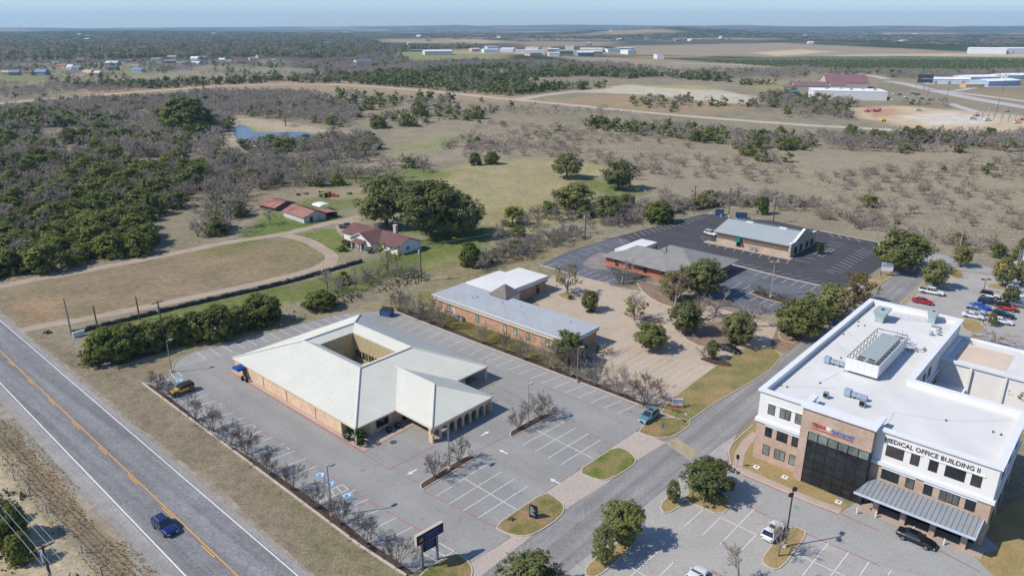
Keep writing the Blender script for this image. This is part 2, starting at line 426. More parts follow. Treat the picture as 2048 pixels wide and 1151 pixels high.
    nt.links.new(noise(nt, co, 1.6, 5, .7), bp.inputs['Height']); nt.links.new(bp.outputs[0], b.inputs['Normal'])
    me.materials.append(m)
    g_ = link('ground', me); g_['kind'] = 'structure'
build_ground()
# ------------------------------------------------------------------ roads, lots, markings
z7 = ZM(480, 360, 5.12); zA = ZM(0, 380, 2.877); zB = ZM(660, 380, 2.877); zC = ZM(1348, 380, 2.877); zD = ZM(0, 750, 2.877); zE = ZM(660, 750, 2.877)
zF = ZM(1348, 750, 2.877); zG = ZM(260, 680, 5.005); zH = ZM(640, 840, 3.7); zI = ZM(960, 680, 5.005); zJ = ZM(1040, 420, 5.005)
zK = ZM(1400, 420, 5.005); zL = ZM(1748, 420, 5.003); zM = ZM(1360, 850, 3.825); zN = ZM(1640, 580, 4.603); zT = ZM(430, 600, 3.488)
zQ = ZM(1560, 100, 4.197); zS = ZM(780, 60, 3.303); zU = ZM(0, 90, 4.876)
HA = R(-39.9)
asph_hwy = asphalt('highway_asphalt', C(136, 134, 133), .16, .3, (HA, .5, .26), crack=False, grain=.3)
asph_sh = asphalt('shoulder_asphalt', C(158, 152, 146), .14, .3, (HA, .4, .16), crack=False, grain=.22)
asph_lot = asphalt('lot_asphalt', C(158, 155, 149), .12, .09, (UA, .22, .08))
asph_street = asphalt('street_asphalt', C(148, 145, 141), .17, .12, (UA+math.pi/2, .5, .24), grain=.2)
asph_dark = asphalt('dark_asphalt', C(84, 82, 84), .18, .15, (UA, .3, .1))
asph_blue = asphalt('old_sealed_asphalt', C(110, 111, 115), .3, .14)
conc = asphalt('concrete', C(190, 176, 162), .08, .15)
conc_beige = asphalt('beige_concrete', C(192, 174, 152), .09, .14, (UA+math.pi/2, .3, .07))
conc_tx = asphalt('pale_concrete', C(176, 171, 163), .11, .12)
conc_grey = asphalt('grey_concrete', C(168, 166, 161), .11, .12)
walkm = asphalt('sidewalk_concrete', C(188, 168, 152), .09, .4, crack=False)
white = plain('road_paint_white', C(232, 230, 226, 1.0), .7, var=.1, scale=2)
yellow = plain('road_paint_yellow', C(236, 170, 50), .7, var=.1, scale=2)
redp = plain('kerb_paint_red', C(176, 116, 118), .8, var=.2, scale=1.2)
bluep = plain('paint_blue', C(108, 160, 192), .8, var=.2, scale=1.5)
kerbm = plain('kerb_concrete', C(200, 186, 170), .9, var=.12, scale=.8)
litter = plain('leaf_litter', C(150, 128, 108), 1, var=.22, scale=.6, spec=.05, fine=3)
mulch = plain('mulch', C(92, 74, 64), 1, var=.3, scale=1.5, spec=.05, fine=5)
dirt = asphalt('dirt_track', C(178, 159, 138), .16, .2, crack=False, rough=1)
dirt_pale = asphalt('caliche_road', C(196, 182, 162), .12, .05, crack=False, rough=1)
def grassm(name, a, b, scale=.3):
    m, nt, bs = _bsdf(name); co = coord(nt)
    o = ramp(nt, noise(nt, co, scale, 6, .65), [(.36, a), (.6, b)])
    o = mul(nt, o, ramp(nt, noise(nt, co, 3.2, 5, .75), [(.3, (.62,)*3), (.7, (1.3,)*3)]))
    nt.links.new(o, bs.inputs['Base Color']); bs.inputs['Roughness'].default_value = 1; bs.inputs['Specular IOR Level'].default_value = 0
    bp = N(nt, 'Bump'); bp.inputs['Strength'].default_value = .6; bp.inputs['Distance'].default_value = .12
    nt.links.new(noise(nt, co, 4, 4, .7), bp.inputs['Height']); nt.links.new(bp.outputs[0], bs.inputs['Normal'])
    return m
g_green = grassm('green_lawn', C(96, 120, 48), C(150, 136, 92), .28)
g_mix = grassm('patchy_lawn', C(104, 118, 60), C(162, 136, 98), .25)
g_gold = grassm('golden_lawn', C(182, 156, 110), C(158, 142, 98), .2)
g_strip = grassm('roadside_lawn', C(168, 146, 104), C(134, 130, 84), .16)

# highway: pavement, shoulders and lines
def line_w(pix): return [P(*p) for p in pix]
def extend(pts, a, b):
    d0 = (pts[0]-pts[1]).normalized(); d1 = (pts[-1]-pts[-2]).normalized()
    return [pts[0]+d0*a]+pts+[pts[-1]+d1*b]
hw_r = extend(line_w([(0, 637), (62, 679), (195, 780), (347, 889), (521, 1025), (646, 1148)]), 60, 45)
hw_l = extend(line_w([(0, 804), (87, 886), (174, 979), (243, 1063), (323, 1150)]), 60, 40)
wr = extend(line_w([(0, 663), (113, 750), (295, 880), (400, 955), (521, 1052), (633, 1150)]), 60, 45)
wl = extend(line_w([(0, 764), (125, 882), (208, 965), (375, 1150)]), 60, 45)
yc = extend(line_w([(0, 705), (45, 750), (195, 889), (313, 1007), (469, 1150)]), 60, 45)
def fit(pts):
    """straighten a traced road line"""
    A = np.array([(p.x, p.y) for p in pts]); c0 = A.mean(0); u, s_, vt = np.linalg.svd(A-c0); d = vt[0]
    d = d if d[0] > 0 else -d
    t = (A-c0)@d; return c0, d, t.min(), t.max()
c0, hd, _, _ = fit(yc); hn = np.array([-hd[1], hd[0]])
off = lambda pts: float(np.mean([(np.array(p[:2])-c0)@hn for p in pts]))
o_r, o_l, o_wr, o_wl = off(hw_r), off(hw_l), off(wr), off(wl)
def hp(t, o): q = c0+hd*t+hn*o; return (q[0], q[1])
T0, T1 = -200, 90
def hstrip(name, o0, o1, z, m): return sheet(name, [hp(T0, o0), hp(T1, o0), hp(T1, o1), hp(T0, o1)], z, m, world=True)
hstrip('highway', o_l, o_r, .030, asph_sh)
hstrip('highway_lanes', o_wl-.25, o_wr+.25, .036, asph_hwy)
mb = MB()
for o, w in ((o_wr, .17), (o_wl, .2)): ribbon(mb, [hp(t, o) for t in (T0, 0, T1)], w, .046)
mb.build('edge_line', white, fix=False)['kind'] = 'structure'
mb = MB(); ribbon(mb, [hp(t, .16) for t in (T0, 0, T1)], .15, .046)
for t in np.arange(T0, T1, 12.2): ribbon(mb, [hp(t, -.18), hp(t+3.6, -.18)], .15, .046)
mb.build('centre_line', yellow, fix=False)['kind'] = 'structure'
gravel = grassm('gravel_margin', C(176, 166, 150), C(150, 138, 120), .5)
rng = random.Random(5)
def ragged(name, o_in, o_out, m, amp):
    a = [hp(t, o_in) for t in np.arange(T0, T1, .5)]
    b = [hp(t, o_out+amp*1.6*float(fbm(np.array(t+o_in*9), np.array(3.3), 9, 4)-.5)*2) for t in np.arange(T1, T0, -.35)]
    return sheet(name, a+b, .018, m, world=True)
ragged('gravel_verge', o_l+.1, o_l-1.5, gravel, 1.2)
ragged('gravel_verge', o_r-.1, o_r+.7, gravel, .6)

# side street
st_l = [(925, 1180), (961, 1151), (1060, 1073), (1129, 1018), (1213, 965), (1272, 920), (1331, 882), (1421, 811), (1515, 750), (1573, 706), (1640, 655), (1734, 595), (1779, 556), (1829, 514)]
st_r = [(1872, 548), (1845, 570), (1800, 606), (1690, 690), (1540, 800), (1468, 870), (1440, 890), (1360, 953), (1286, 1014), (1216, 1078), (1126, 1151), (1090, 1180)]
sheet('street', st_l+[(1850, 500), (1880, 508), (1905, 520), (1900, 530)]+st_r, .030, asph_street)
sheet('speed_table', [(1331, 886), (1352, 875), (1398, 905), (1380, 920)], .044, plain('worn_yellow_paint', C(172, 158, 128), .9, var=.2, scale=.8))

# car park of the tan roofed building
lot = [zG(125, 430), zG(300, 375), zG(440, 330), zG(428, 268), zG(458, 215), zG(540, 160), zG(660, 112), zG(1040, 15), zA(1910, 722), (700, 626), (750, 622), (792, 623), zI(0, 40), zI(640, 282),
       zI(1160, 480), zI(1630, 660), (1316, 832), (1272, 861), (1227, 891), (1152, 943), (1091, 983), (990, 1052), (1021, 1073), (945, 1124), zH(990, 972), zH(640, 1151), zH(300, 930), zH(0, 705), zG(1095, 1151)]
sheet('parking_lot', lot, .032, asph_lot)
sheet('driveway_apron', [(943, 1125), (1023, 1073), (992, 1052), (1091, 984), (1152, 944), (1227, 892), (1272, 862), (1333, 884), (1272, 921), (1213, 966), (1129, 1019), (1060, 1074), (961, 1152), (910, 1175), (905, 1150)], .038, conc)
sheet('planting_bed', [zG(130, 436), zG(215, 445), zG(490, 640), zG(800, 910), zG(1010, 1060), zG(1190, 1160), zH(60, 660), zH(330, 880), zH(700, 1130), zH(620, 1150), zH(300, 925), zH(0, 700), zG(1095, 1146)], .045, mulch)
sheet('planting_bed', [(792, 621), zI(0, 35), zI(640, 278), zI(1160, 475), zI(1630, 655), zI(1660, 630), zI(1180, 440), zI(660, 235), zI(0, -5), (800, 612)], .045, mulch)
KB = MB()
def isl(name, pix, m, sm=2, world=False):
    pts = chaikin([P(*p) for p in pix], sm) if sm else [P(*p) for p in pix]
    sheet(name, [(p.x, p.y) for p in pts], .12, m, world=True)
    kerb(KB, pts, .18, .14, closed=True)
i1 = [zE(945, 870), zE(1090, 770), zE(1240, 672), zE(1300, 705), zE(1352, 755), zE(1330, 815), zE(1180, 915), zE(1090, 930), zE(1000, 905)]
i2 = [zE(1420, 555), zE(1530, 483), zE(1640, 412), zE(1720, 436), zE(1765, 490), zE(1740, 525), zE(1600, 607), zE(1530, 600)]
i3 = [(1272, 861), (1316, 834), (1354, 836), (1388, 845), (1348, 872), (1330, 877), (1298, 873)]
i4 = [zH(720, 1150), zH(990, 975), zH(1045, 1003), zH(1110, 1055), zH(1130, 1120), (940, 1160), (900, 1210), (800, 1210)]
for q, m in ((i1, g_mix), (i2, g_green), (i3, g_mix), (i4, g_mix)): isl('grass_island', q, m, 1)
isl('mulch_island', [zE(520, 640), zE(527, 622), zE(690, 520), zE(790, 465), zE(845, 472), zE(535, 657)], mulch, 0)
isl('mulch_island', [zE(1036, 345), zE(1040, 325), zE(1190, 240), zE(1275, 222), zE(1285, 230), zE(1048, 357)], mulch, 0)
kerb(KB, [P(*p) for p in [zG(125, 430), zG(1095, 1151), zH(0, 705), zH(300, 930), zH(640, 1151)]], .3, .2)
kerb(KB, [P(*p) for p in [zG(125, 430), zG(440, 330), zG(428, 268), zG(458, 215), zG(540, 160), zG(660, 112), zG(1040, 15), zA(1910, 722), (700, 626), (750, 622)]], .16, .14)
kerb(KB, [P(*p) for p in [(792, 623), zI(0, 40), zI(640, 282), zI(1160, 480), zI(1630, 660)]], .2, .16)
# golden strip between the beige lot and the street
gs = [(1322, 826), (1337, 802), (1440, 726), (1482, 698), (1543, 694), (1564, 712), (1540, 741), (1421, 811), (1372, 846), (1345, 833)]
isl('grass_strip', gs, g_strip, 0)

# beige concrete lot of the flat roofed building
sheet('concrete_lot', [(1062, 590), (1092, 562), (1108, 549), (1165, 556), (1240, 575), (1330, 590), (1460, 622), (1560, 652), (1612, 668), (1575, 704), (1564, 694), (1482, 697), (1440, 724), (1337, 801), (1296, 812), (1190, 752), (1205, 728), (1140, 690)], .028, conc_beige)
sheet('raised_walk', [zI(1130, 170), zI(1480, 70), zI(1510, 85), zI(1260, 220), zI(1150, 190)], .09, walkm)
isl('tree_island', [zJ(370, 855), zJ(430, 825), zJ(540, 850), zJ(580, 890), zJ(500, 910), zJ(420, 885)], g_gold)
isl('tree_island', [zJ(640, 1015), zJ(690, 990), zJ(760, 1010), zJ(740, 1040), zJ(670, 1040)], mulch)
sheet('tree_bed', [zC(140, 970), zC(180, 985), zC(250, 1010), zC(350, 1020), zC(300, 985), zC(220, 962)], .15, mulch, smooth=1)
isl('tree_bed', [zJ(980, 1030), zJ(1200, 1050), zJ(1420, 1090), zJ(1500, 1140), zJ(1300, 1140), zJ(1150, 1095)], litter, 1)
isl('tree_bed', [(1352, 652), (1430, 642), (1500, 652), (1512, 672), (1490, 692), (1440, 698), (1380, 688)], litter, 1)
isl('tree_bed', [(1556, 662), (1600, 655), (1622, 664), (1596, 688), (1560, 680)], litter, 1)
isl('tree_bed', [(1270, 560), (1340, 575), (1420, 610), (1400, 625), (1330, 612), (1290, 590)], litter, 1)

# dark lots behind
sheet('asphalt_lot', [zJ(200, 550), zJ(500, 405), zJ(1010, 255), zJ(1830, 40), zK(210, 48), zK(360, 92), zK(700, 100), zK(1200, 208), zK(1780, 322), zK(1850, 545), zK(1690, 670), zK(1480, 780), zK(1290, 775),
       zK(900, 690), zK(320, 545), zK(100, 560), zJ(1500, 640), zJ(900, 742), zJ(640, 680)], .026, asph_dark)
sheet('asphalt_lot', [zK(300, 540), zK(900, 690), zK(1290, 775), zK(1480, 790), zK(1250, 850), zK(900, 1010), zK(600, 1040), zK(300, 970), zK(0, 860), zK(0, 560)], .022, asph_blue)
sheet('asphalt_lot', [zJ(210, 548), zJ(500, 410), zJ(980, 270), zJ(1100, 300), zJ(1000, 420), zJ(900, 600), zJ(1000, 740), zJ(900, 738), zJ(640, 677)], .031, asph_blue)
sheet('dusty_patch', [zJ(600, 540), zJ(760, 430), zJ(880, 420), zJ(850, 560), zJ(900, 600), zJ(700, 590)], .036, asphalt('dusty_asphalt', C(150, 138, 130), .3, .3), smooth=2)
kerb(KB, [P(*p) for p in [zK(320, 545), zK(900, 690), zK(1290, 775)]], .5, .16)
kerb(KB, [P(*p) for p in [zJ(200, 550), zJ(640, 680), zJ(900, 742)]], .3, .16)
kerb(KB, [P(*p) for p in [zK(1200, 208), zK(1780, 322), zK(1850, 500)]], .3, .16)
isl('planter_island', [zK(500, 830), zK(560, 808), zK(720, 850), zK(860, 915), zK(850, 940), zK(640, 885)], mulch, 0)
isl('grass_corner', [zK(1640, 730), zK(1740, 690), zK(1850, 650), zK(1950, 640), zK(1890, 690), zK(1770, 748)], g_gold, 1)
sheet('pavement', [zK(1420, 790), zK(1640, 735), zK(1770, 750), zK(1500, 900), zK(1420, 880), zK(1260, 850)], .034, walkm)
# paved verge and tree bed between the dark lot and the street
sheet('tree_bed', [(1560, 640), (1640, 600), (1700, 585), (1722, 592), (1640, 655), (1575, 704), (1540, 690)], .05, litter)

# office building's car park, driveway, lawns
txk = [zM(560, 0), zM(470, 75), zM(400, 140), zM(372, 200), zM(385, 290), zM(440, 345), zM(500, 380), zM(680, 455), zM(1000, 590), zM(1215, 672)]
sheet('parking_lot', [(1095, 1180), (1126, 1151), (1216, 1078), (1286, 1014), (1360, 953), (1440, 890), (1475, 866)]+txk[2:]+[(1720, 1000), (1975, 1075), (2000, 1098), (1945, 1108), (1990, 1155), (2030, 1200)], .028, conc_tx)
sheet('driveway', [(1440, 892), (1456, 905)]+txk[3:]+[(1750, 1005), (1970, 1080), (2000, 1098), (1945, 1108), (1985, 1151), (1960, 1180), zM(1530, 1075), zM(1250, 955), zM(960, 825), zM(520, 625), zM(380, 560), (1380, 960)], .034, conc_grey)
sheet('front_lawn', txk+[(1700, 1010), (1622, 965), (1508, 905), (1524, 850)], .05, g_gold)
kerb(KB, [P(*p) for p in txk], .2, .15)
MBW = MB(); ribbon(MBW, [P(*p) for p in [zM(585, 60), zM(500, 140), zM(455, 220), zM(440, 330), zM(500, 372)]], 1.5, .06)
ribbon(MBW, [P(*p) for p in [zM(470, 345), zM(700, 445), zM(1010, 580), zM(1230, 655)]], 1.6, .062)
o = MBW.build('sidewalk', walkm, fix=False); o['kind'] = 'structure'
sheet('side_lawn', [(1960, 1085), (1990, 1020), (2100, 960), (2200, 1100), (2100, 1200), (1960, 1180), (1985, 1151), (1948, 1108), (2002, 1097)], .02, g_gold)
isl('tree_island', [zM(0, 600), zM(20, 590), zM(90, 480), zM(180, 470), zM(415, 590), zM(310, 695), zM(110, 600), zM(40, 595), (1330, 1030), (1318, 1010), (1345, 985)], g_gold, 1)
isl('tree_island', [zM(620, 1040), zM(650, 985), zM(800, 800), zM(870, 775), zM(940, 800), zM(968, 830), zM(900, 930), zM(780, 1090), zM(700, 1105)], g_gold, 1)
isl('tree_island', [zE(1465, 1125), zE(1500, 1075), zE(1640, 965), zE(1720, 960), zE(1745, 985), zE(1640, 1080), zE(1540, 1160), zE(1480, 1160)], g_gold, 1)
# far right car park
sheet('parking_lot', [zL(300, 960), zL(445, 800), zL(560, 680), zL(700, 585), zL(1000, 625), zL(1500, 700), (2120, 590), (2200, 780), (2050, 760), (1950, 668), (1900, 700), (1800, 640)], .028, conc_tx)
sheet('access_road', [zL(540, 430), zL(700, 450), zL(950, 520), zL(1220, 590), zL(1500, 650), zL(1500, 690), zL(1190, 650), zL(800, 590), zL(620, 560), zL(470, 470)], .034, conc_grey)
isl('grass_island', [zL(1120, 770), zL(1180, 735), zL(1480, 755), zL(1520, 790), zL(1350, 800), zL(1200, 790)], g_gold, 1)
isl('grass_island', [zL(860, 1100), zL(900, 1080), zL(1080, 1120), zL(1120, 1200), zL(1000, 1240), zL(900, 1200)], g_gold, 1)
isl('grass_island', [zL(260, 935), zL(430, 790), zL(540, 690), zL(560, 705), zL(440, 815), zL(300, 950)], g_gold, 0)
isl('grass_island', [zL(760, 590), zL(900, 600), zL(870, 690), zL(780, 680), zL(740, 640)], g_gold, 1)
o = KB.build('kerb', kerbm, fix=False); o['kind'] = 'structure'

# farm tracks, far roads, pond
def track(name, pix, w, m, z=.02, jit=.25, n=3):
    pts = chaikin([P(*p) for p in pix], n, closed=False)
    a, b = [], []
    for i, p in enumerate(pts):
        q0 = pts[max(0, i-1)]; q1 = pts[min(len(pts)-1, i+1)]; d = (q1-q0).normalized(); s_ = Vector((-d.y, d.x, 0))
        k = w/2*(1+jit*(rng.random()-.5)); a.append(p+s_*k); b.append(p-s_*(w/2*(1+jit*(rng.random()-.5))))
    mb = MB(); k = len(a)
    mb.add([(p.x, p.y, z+float(terr(p.x, p.y))) for p in a]+[(p.x, p.y, z+float(terr(p.x, p.y))) for p in b], [(i, i+1, k+i+1, k+i) for i in range(k-1)])
    o = mb.build(name, m, fix=False); o['kind'] = 'structure'; return o
track('dirt_track', [(-60, 590), (0, 573), (60, 560), (180, 540), (340, 508), (460, 483), (560, 470), (620, 455), (700, 437), (745, 428)], 4.2, dirt)
track('dirt_track', [(570, 470), (610, 478), (650, 500), (668, 515), (655, 535), (640, 545)], 4.0, dirt, .024)
track('dirt_track', [(700, 440), (690, 455), (702, 470)], 7, dirt, .028)
track('dirt_track', [(-20, 690), (40, 660), (90, 650), (160, 640), (300, 612), (480, 575), (580, 552), (640, 535), (668, 515)], 3.6, dirt, .022)
track('dirt_road', [(-200, 230), (60, 200), (200, 190), (330, 180), (480, 170), (640, 168), (760, 174), (900, 186), (1000, 197), (1080, 204)], 11, dirt_pale, .05, .3)
track('dirt_road', [(1040, 200), (1090, 205), (1180, 214), (1300, 226), (1420, 236), (1560, 247), (1700, 256), (1880, 264), (2200, 270)], 11, dirt_pale, .06, .3)
track('dirt_road', [(1030, 200), (1090, 190), (1150, 183), (1190, 180), (1230, 178)], 12, dirt_pale, .055, .3)
pave = plain('far_pavement', C(190, 184, 178), .9, var=.08, scale=.02)
track('far_highway', [zQ(900, 262), zQ(1060, 285), zQ(1200, 320), zQ(1500, 385), zQ(1800, 440), zQ(2200, 505)], 17, pave, .07, 0)
track('far_highway', [zQ(1180, 318), zQ(1350, 342), zQ(1650, 378), zQ(2200, 450)], 11, pave, .06, 0)
track('far_highway', [zQ(-900, 110), zQ(-300, 125), zQ(0, 142), zQ(400, 172), zQ(640, 195), zQ(800, 222), zQ(900, 245)], 14, pave, .05, 0)
track('far_highway', [zQ(1450, 345), zQ(1500, 340), zQ(1640, 315), zQ(1800, 305), zQ(2100, 310)], 8, pave, .08, 0)
track('site_road', [zQ(1430, 450), zQ(1480, 470), zQ(1600, 505), zQ(1700, 540)], 9, pave, .08, 0)
m, nt, b = _bsdf('pond_water'); co = coord(nt)
nt.links.new(ramp(nt, noise(nt, co, .03, 3), [(.3, C(80, 92, 94)), (.7, C(92, 104, 102))]), b.inputs['Base Color'])
b.inputs['Roughness'].default_value = .22; b.inputs['Specular IOR Level'].default_value = .3
bp = N(nt, 'Bump'); bp.inputs['Strength'].default_value = .06; nt.links.new(noise(nt, co, 1.5, 3), bp.inputs['Height']); nt.links.new(bp.outputs[0], b.inputs['Normal'])
sheet('pond', [(466, 260), (470, 252), (484, 249), (497, 253), (506, 263), (525, 266), (570, 264), (600, 263), (632, 268), (622, 276), (600, 284), (570, 290), (530, 290), (500, 288), (478, 285), (468, 272)], .05, m, smooth=2)

# painted stall lines -------------------------------------------------------
WL = MB(); RLn = MB(); BL = MB()
def ln(a, b, w=.11, z=.05, mb=None): ribbon(mb or WL, [P(*a), P(*b)], w, z)
def row(a0, b0, a1, n, w=.11, z=.05, skip=()):
    """n stall lines: the first runs a0-b0, the last starts at a1; even spacing on the ground"""
    A0, B0, A1 = P(*a0), P(*b0), P(*a1); d = B0-A0
    for i in range(n):
        if i in skip: continue
        q = A0.lerp(A1, i/(n-1)); ribbon(WL, [q, q+d], w, z)
row((824.3, 1053.5), zH(450, 910), zG(785, 545), 19, skip=(5, 6))           # west row
row(zI(240, 158), zI(62, 215), zI(1550, 655), 12); row((811, 634), (779, 647), zI(150, 122), 10)   # east row
row((417, 696), (440, 710), (686.5, 627.5), 13)                             # north row
for a, b in [((905.7, 943), (1031.9, 1017.6)), ((1061.5, 853.6), (1185.5, 916))]: ln(a, b)
for a, b in [((608, 697), (905, 512)), ((685, 740), (987, 555)), ((765, 780), (1060, 597)), ((850, 822), (1137, 638)),
             ((1110, 400), (1350, 267)), ((1183, 437), (1418, 300)), ((1253, 477), (1487, 335)), ((1327, 515), (1558, 370))]: ln(zE(*a), zE(*b))
# hatched corner, ladder bays
ln(zG(660, 112), zG(768, 190)); ln(zG(768, 190), zG(440, 280))
for k in range(5):
    f = (k+.5)/5
    ln(zG(660+108*f-8, 112+78*f), [zG(560, 150), zG(520, 172), zG(480, 200), zG(456, 230), zG(445, 258)][k])
def ladder(a, b, c, d, n):
    ln(a, b); ln(c, d); ln(a, c); ln(b, d)
    for i in range(1, n): f = i/n; ln((a[0]+(b[0]-a[0])*f, a[1]+(b[1]-a[1])*f), (c[0]+(d[0]-c[0])*f, c[1]+(d[1]-c[1])*f))
ladder(zG(220, 405), zG(475, 322), zG(255, 447), zG(525, 365), 4)
ladder(zH(165, 475), zH(0, 548), zH(212, 510), zH(0, 607), 4)
ladder(zH(885, 908), zH(760, 985), zH(990, 968), zH(870, 1045), 2)
for c_, w_ in ((zG(500, 400), 7), (zH(5, 400), 9), (zH(78, 467), 9), (zH(205, 555), 9)):
    p = P(*c_); a = UX*.95; v = VX*.95
    BL.poly([(p+a*math.cos(t)*1.0+v*math.sin(t)*.8+Vector((0, 0, .047))) for t in np.linspace(0, 2*math.pi, 13)[:-1]])
    ribbon(WL, [p+a*.5*math.cos(t)-v*.15+v*.5*math.sin(t) for t in np.linspace(0, 5, 9)], .16, .054)
    ribbon(WL, [p+v*.75, p+v*.15, p+a*.5+v*.1, p+a*.7-v*.4], .16, .056)
def arrow(c_, ang):
    p = P(*c_); d = Vector((math.cos(ang), math.sin(ang), 0)); s_ = Vector((-d.y, d.x, 0)); z = Vector((0, 0, .05))
    WL.poly([p-d*1.0-s_*.14+z, p+d*.1-s_*.14+z, p+d*.1-s_*.42+z, p+d*1.0+z, p+d*.1+s_*.42+z, p+d*.1+s_*.14+z, p-d*1.0+s_*.14+z])
arrow(zE(893, 335), UA+math.pi/2); arrow(zE(997, 440), UA+math.pi); arrow(zE(472, 557), UA-math.pi/2); arrow(zE(1292, 608), UA+math.pi); arrow(zE(760, 400), UA+math.pi/2)
# red kerb and fire lane lines
def red(*pix, w=.16): ribbon(RLn, [P(*p) for p in pix], w, .047)
red(zH(760, 520), zH(1290, 785)); red(zI(860, 815), zI(1320, 1040)); red(zG(785, 560), zG(1680, 1145), zH(300, 560), zH(700, 790), zH(990, 970), zH(1110, 1040))
red(zH(330, 245), zH(510, 365)); red(zH(510, 365), zH(850, 190)); red(zT(1000, 1040), zH(330, 245)); red(zE(790, 465), zE(1040, 335)); red(zI(600, 440), zI(1240, 700))
red(zI(200, 465), zI(440, 590)); red(zM(520, 625), zM(960, 825), zM(1530, 1075)); red(*[(p[0]-2, p[1]+2) for p in txk[3:]], w=.22); red(zM(1215, 672), zM(1530, 810), w=.2); red(zF(1390, 935), zF(1760, 1130), w=.2)
red(zL(700, 590), zL(1000, 620), zL(1500, 690), w=.4)
for k in range(9):
    f = k/8; a = zG(785, 560); b = zG(1680, 1145); p = P(a[0]+(b[0]-a[0])*f, a[1]+(b[1]-a[1])*f)
    if k % 3 == 1: ribbon(WL, [p, p+UX*.9], .12, .052)
for a in (zM(640, 437), zM(965, 577), zM(1030, 600), zM(590, 418)):
    p = P(*a); ribbon(WL, [p, p+UX*1.0], .2, .056)
# beige lot, faint lines
for k in range(9):
    a = P(*zI(1290+k*0, 215)); b = P(*zI(1960, 520))
    q = P(1290-k*0, 730).lerp(P(1340, 800), 0)
row((1425, 733), (1365, 772), (1265, 697), 11, w=.07, z=.04)
# dark lots
row(zJ(990, 300), zJ(1035, 335), zJ(260, 565), 2, skip=(1,))
for a, b in [((1800, 55), (1875, 75)), ((1760, 65), (1835, 90)), ((1715, 75), (1790, 103)), ((1670, 85), (1745, 117)), ((1625, 97), (1700, 132)), ((1580, 108), (1650, 143)), ((1535, 122), (1605, 158)),
             ((1490, 135), (1557, 170)), ((1440, 148), (1510, 185)), ((1392, 162), (1460, 198)), ((1340, 175), (1410, 210)), ((1292, 187), (1360, 225)), ((1245, 203), (1308, 240)), ((1195, 215), (1258, 255)),
             ((1140, 230), (1202, 270)), ((1085, 262), (1150, 285)), ((1000, 300), (1110, 322)), ((935, 318), (1030, 332)), ((840, 345), (920, 372)), ((750, 375), (830, 402)), ((660, 405), (740, 428)), ((580, 425), (695, 450)),
             ((480, 455), (600, 480)), ((400, 490), (480, 515)), ((260, 565), (380, 520)), ((340, 585), (440, 545)), ((560, 640), (665, 600)), ((625, 662), (735, 620)), ((695, 683), (805, 643)), ((770, 705), (880, 662)), ((845, 727), (950, 685)), ((820, 527), (900, 560))]: ln(zJ(*a), zJ(*b), .1)
for a, b in [((120, 325), (83, 362)), ((200, 342), (160, 378)), ((285, 358), (245, 397)), ((368, 378), (335, 415)), ((450, 397), (415, 433)), ((540, 412), (502, 450)), ((628, 430), (592, 470)), ((718, 448), (682, 490)),
             ((808, 465), (772, 510)), ((903, 487), (865, 535)), ((945, 495), (1105, 530)), ((320, 535), (437, 528)), ((410, 555), (527, 548)), ((505, 575), (620, 570)), ((605, 600), (718, 592)), ((700, 620), (815, 612)),
             ((800, 640), (918, 635)), ((895, 665), (1015, 658)), ((995, 690), (1118, 683)), ((1090, 712), (1215, 705)), ((1195, 738), (1320, 730)), ((535, 660), (622, 620)), ((632, 683), (708, 643)), ((720, 707), (797, 665)), ((810, 730), (887, 688)),
             ((905, 757), (978, 712)), ((997, 783), (1070, 737)), ((1095, 810), (1165, 760)), ((1207, 822), (1265, 783)), ((240, 825), (417, 727)), ((335, 848), (508, 750)), ((400, 885), (557, 793)), ((500, 912), (580, 868)), ((597, 940), (675, 893)),
             ((693, 965), (772, 920)), ((828, 975), (980, 880)), ((1035, 937), (1078, 908)), ((1610, 378), (1725, 428)), ((1582, 397), (1703, 447)), ((1555, 415), (1673, 467)), ((1525, 433), (1645, 487)), ((1492, 455), (1615, 507)), ((1460, 475), (1585, 528)),
             ((1427, 495), (1553, 550)), ((1395, 515), (1522, 573)), ((1357, 537), (1490, 593)), ((1315, 565), (1458, 613)), ((1280, 590), (1428, 633)), ((1255, 602), (1345, 637)), ((1825, 565), (1680, 667)), ((1295, 310), (1432, 343)), ((1270, 340), (1408, 368)),
             ((1310, 383), (1180, 460)), ((1347, 392), (1215, 468)), ((1310, 383), (1347, 392)), ((1260, 375), (1130, 447)), ((1180, 460), (1215, 468)), ((1060, 475), (1165, 497)), ((1297, 235), (1330, 268)), ((1380, 247), (1415, 285)), ((1463, 262), (1505, 303)), ((1555, 280), (1605, 323)), ((10, 255), (110, 297)), ((0, 278), (60, 300))]: ln(zK(*a), zK(*b), .1)
# office lot
for a, b in [((35, 770), (178, 645)), ((170, 840), (310, 702)), ((303, 912), (565, 642)), ((448, 978), (590, 830)), ((315, 708), (590, 838)), ((935, 1150), (1135, 900)), ((1155, 1150), (1290, 970)), ((1375, 1150), (1447, 1042)), ((870, 975), (1255, 1150))]: ln(zM(*a), zM(*b), .12)
for a, b in [((1890, 1012), (1720, 1165)), ((1985, 1068), (1890, 1160)), ((1700, 1085), (1830, 1165)), ((2000, 1180), (1960, 1215))]: ln(zE(*a), zE(*b), .12)
for a, b in [((1230, 1150), (1250, 1122)), ((85, 1150), (115, 1122)), ((0, 1075), (10, 1065))]: ln(zF(*a), zF(*b), .12)
for a, b in [((700, 690), (820, 715)), ((560, 895), (640, 915)), ((350, 935), (420, 955)), ((900, 1150), (1220, 950)), ((640, 985), (330, 930)), ((720, 715), (790, 740))]: ln(zL(*a), zL(*b), .1)
for mb_, nm, mm in ((WL, 'stall_lines', white), (RLn, 'fire_lane_lines', redp), (BL, 'blue_bay_marks', bluep)):
    o = mb_.build(nm, mm, fix=False); o['kind'] = 'structure'
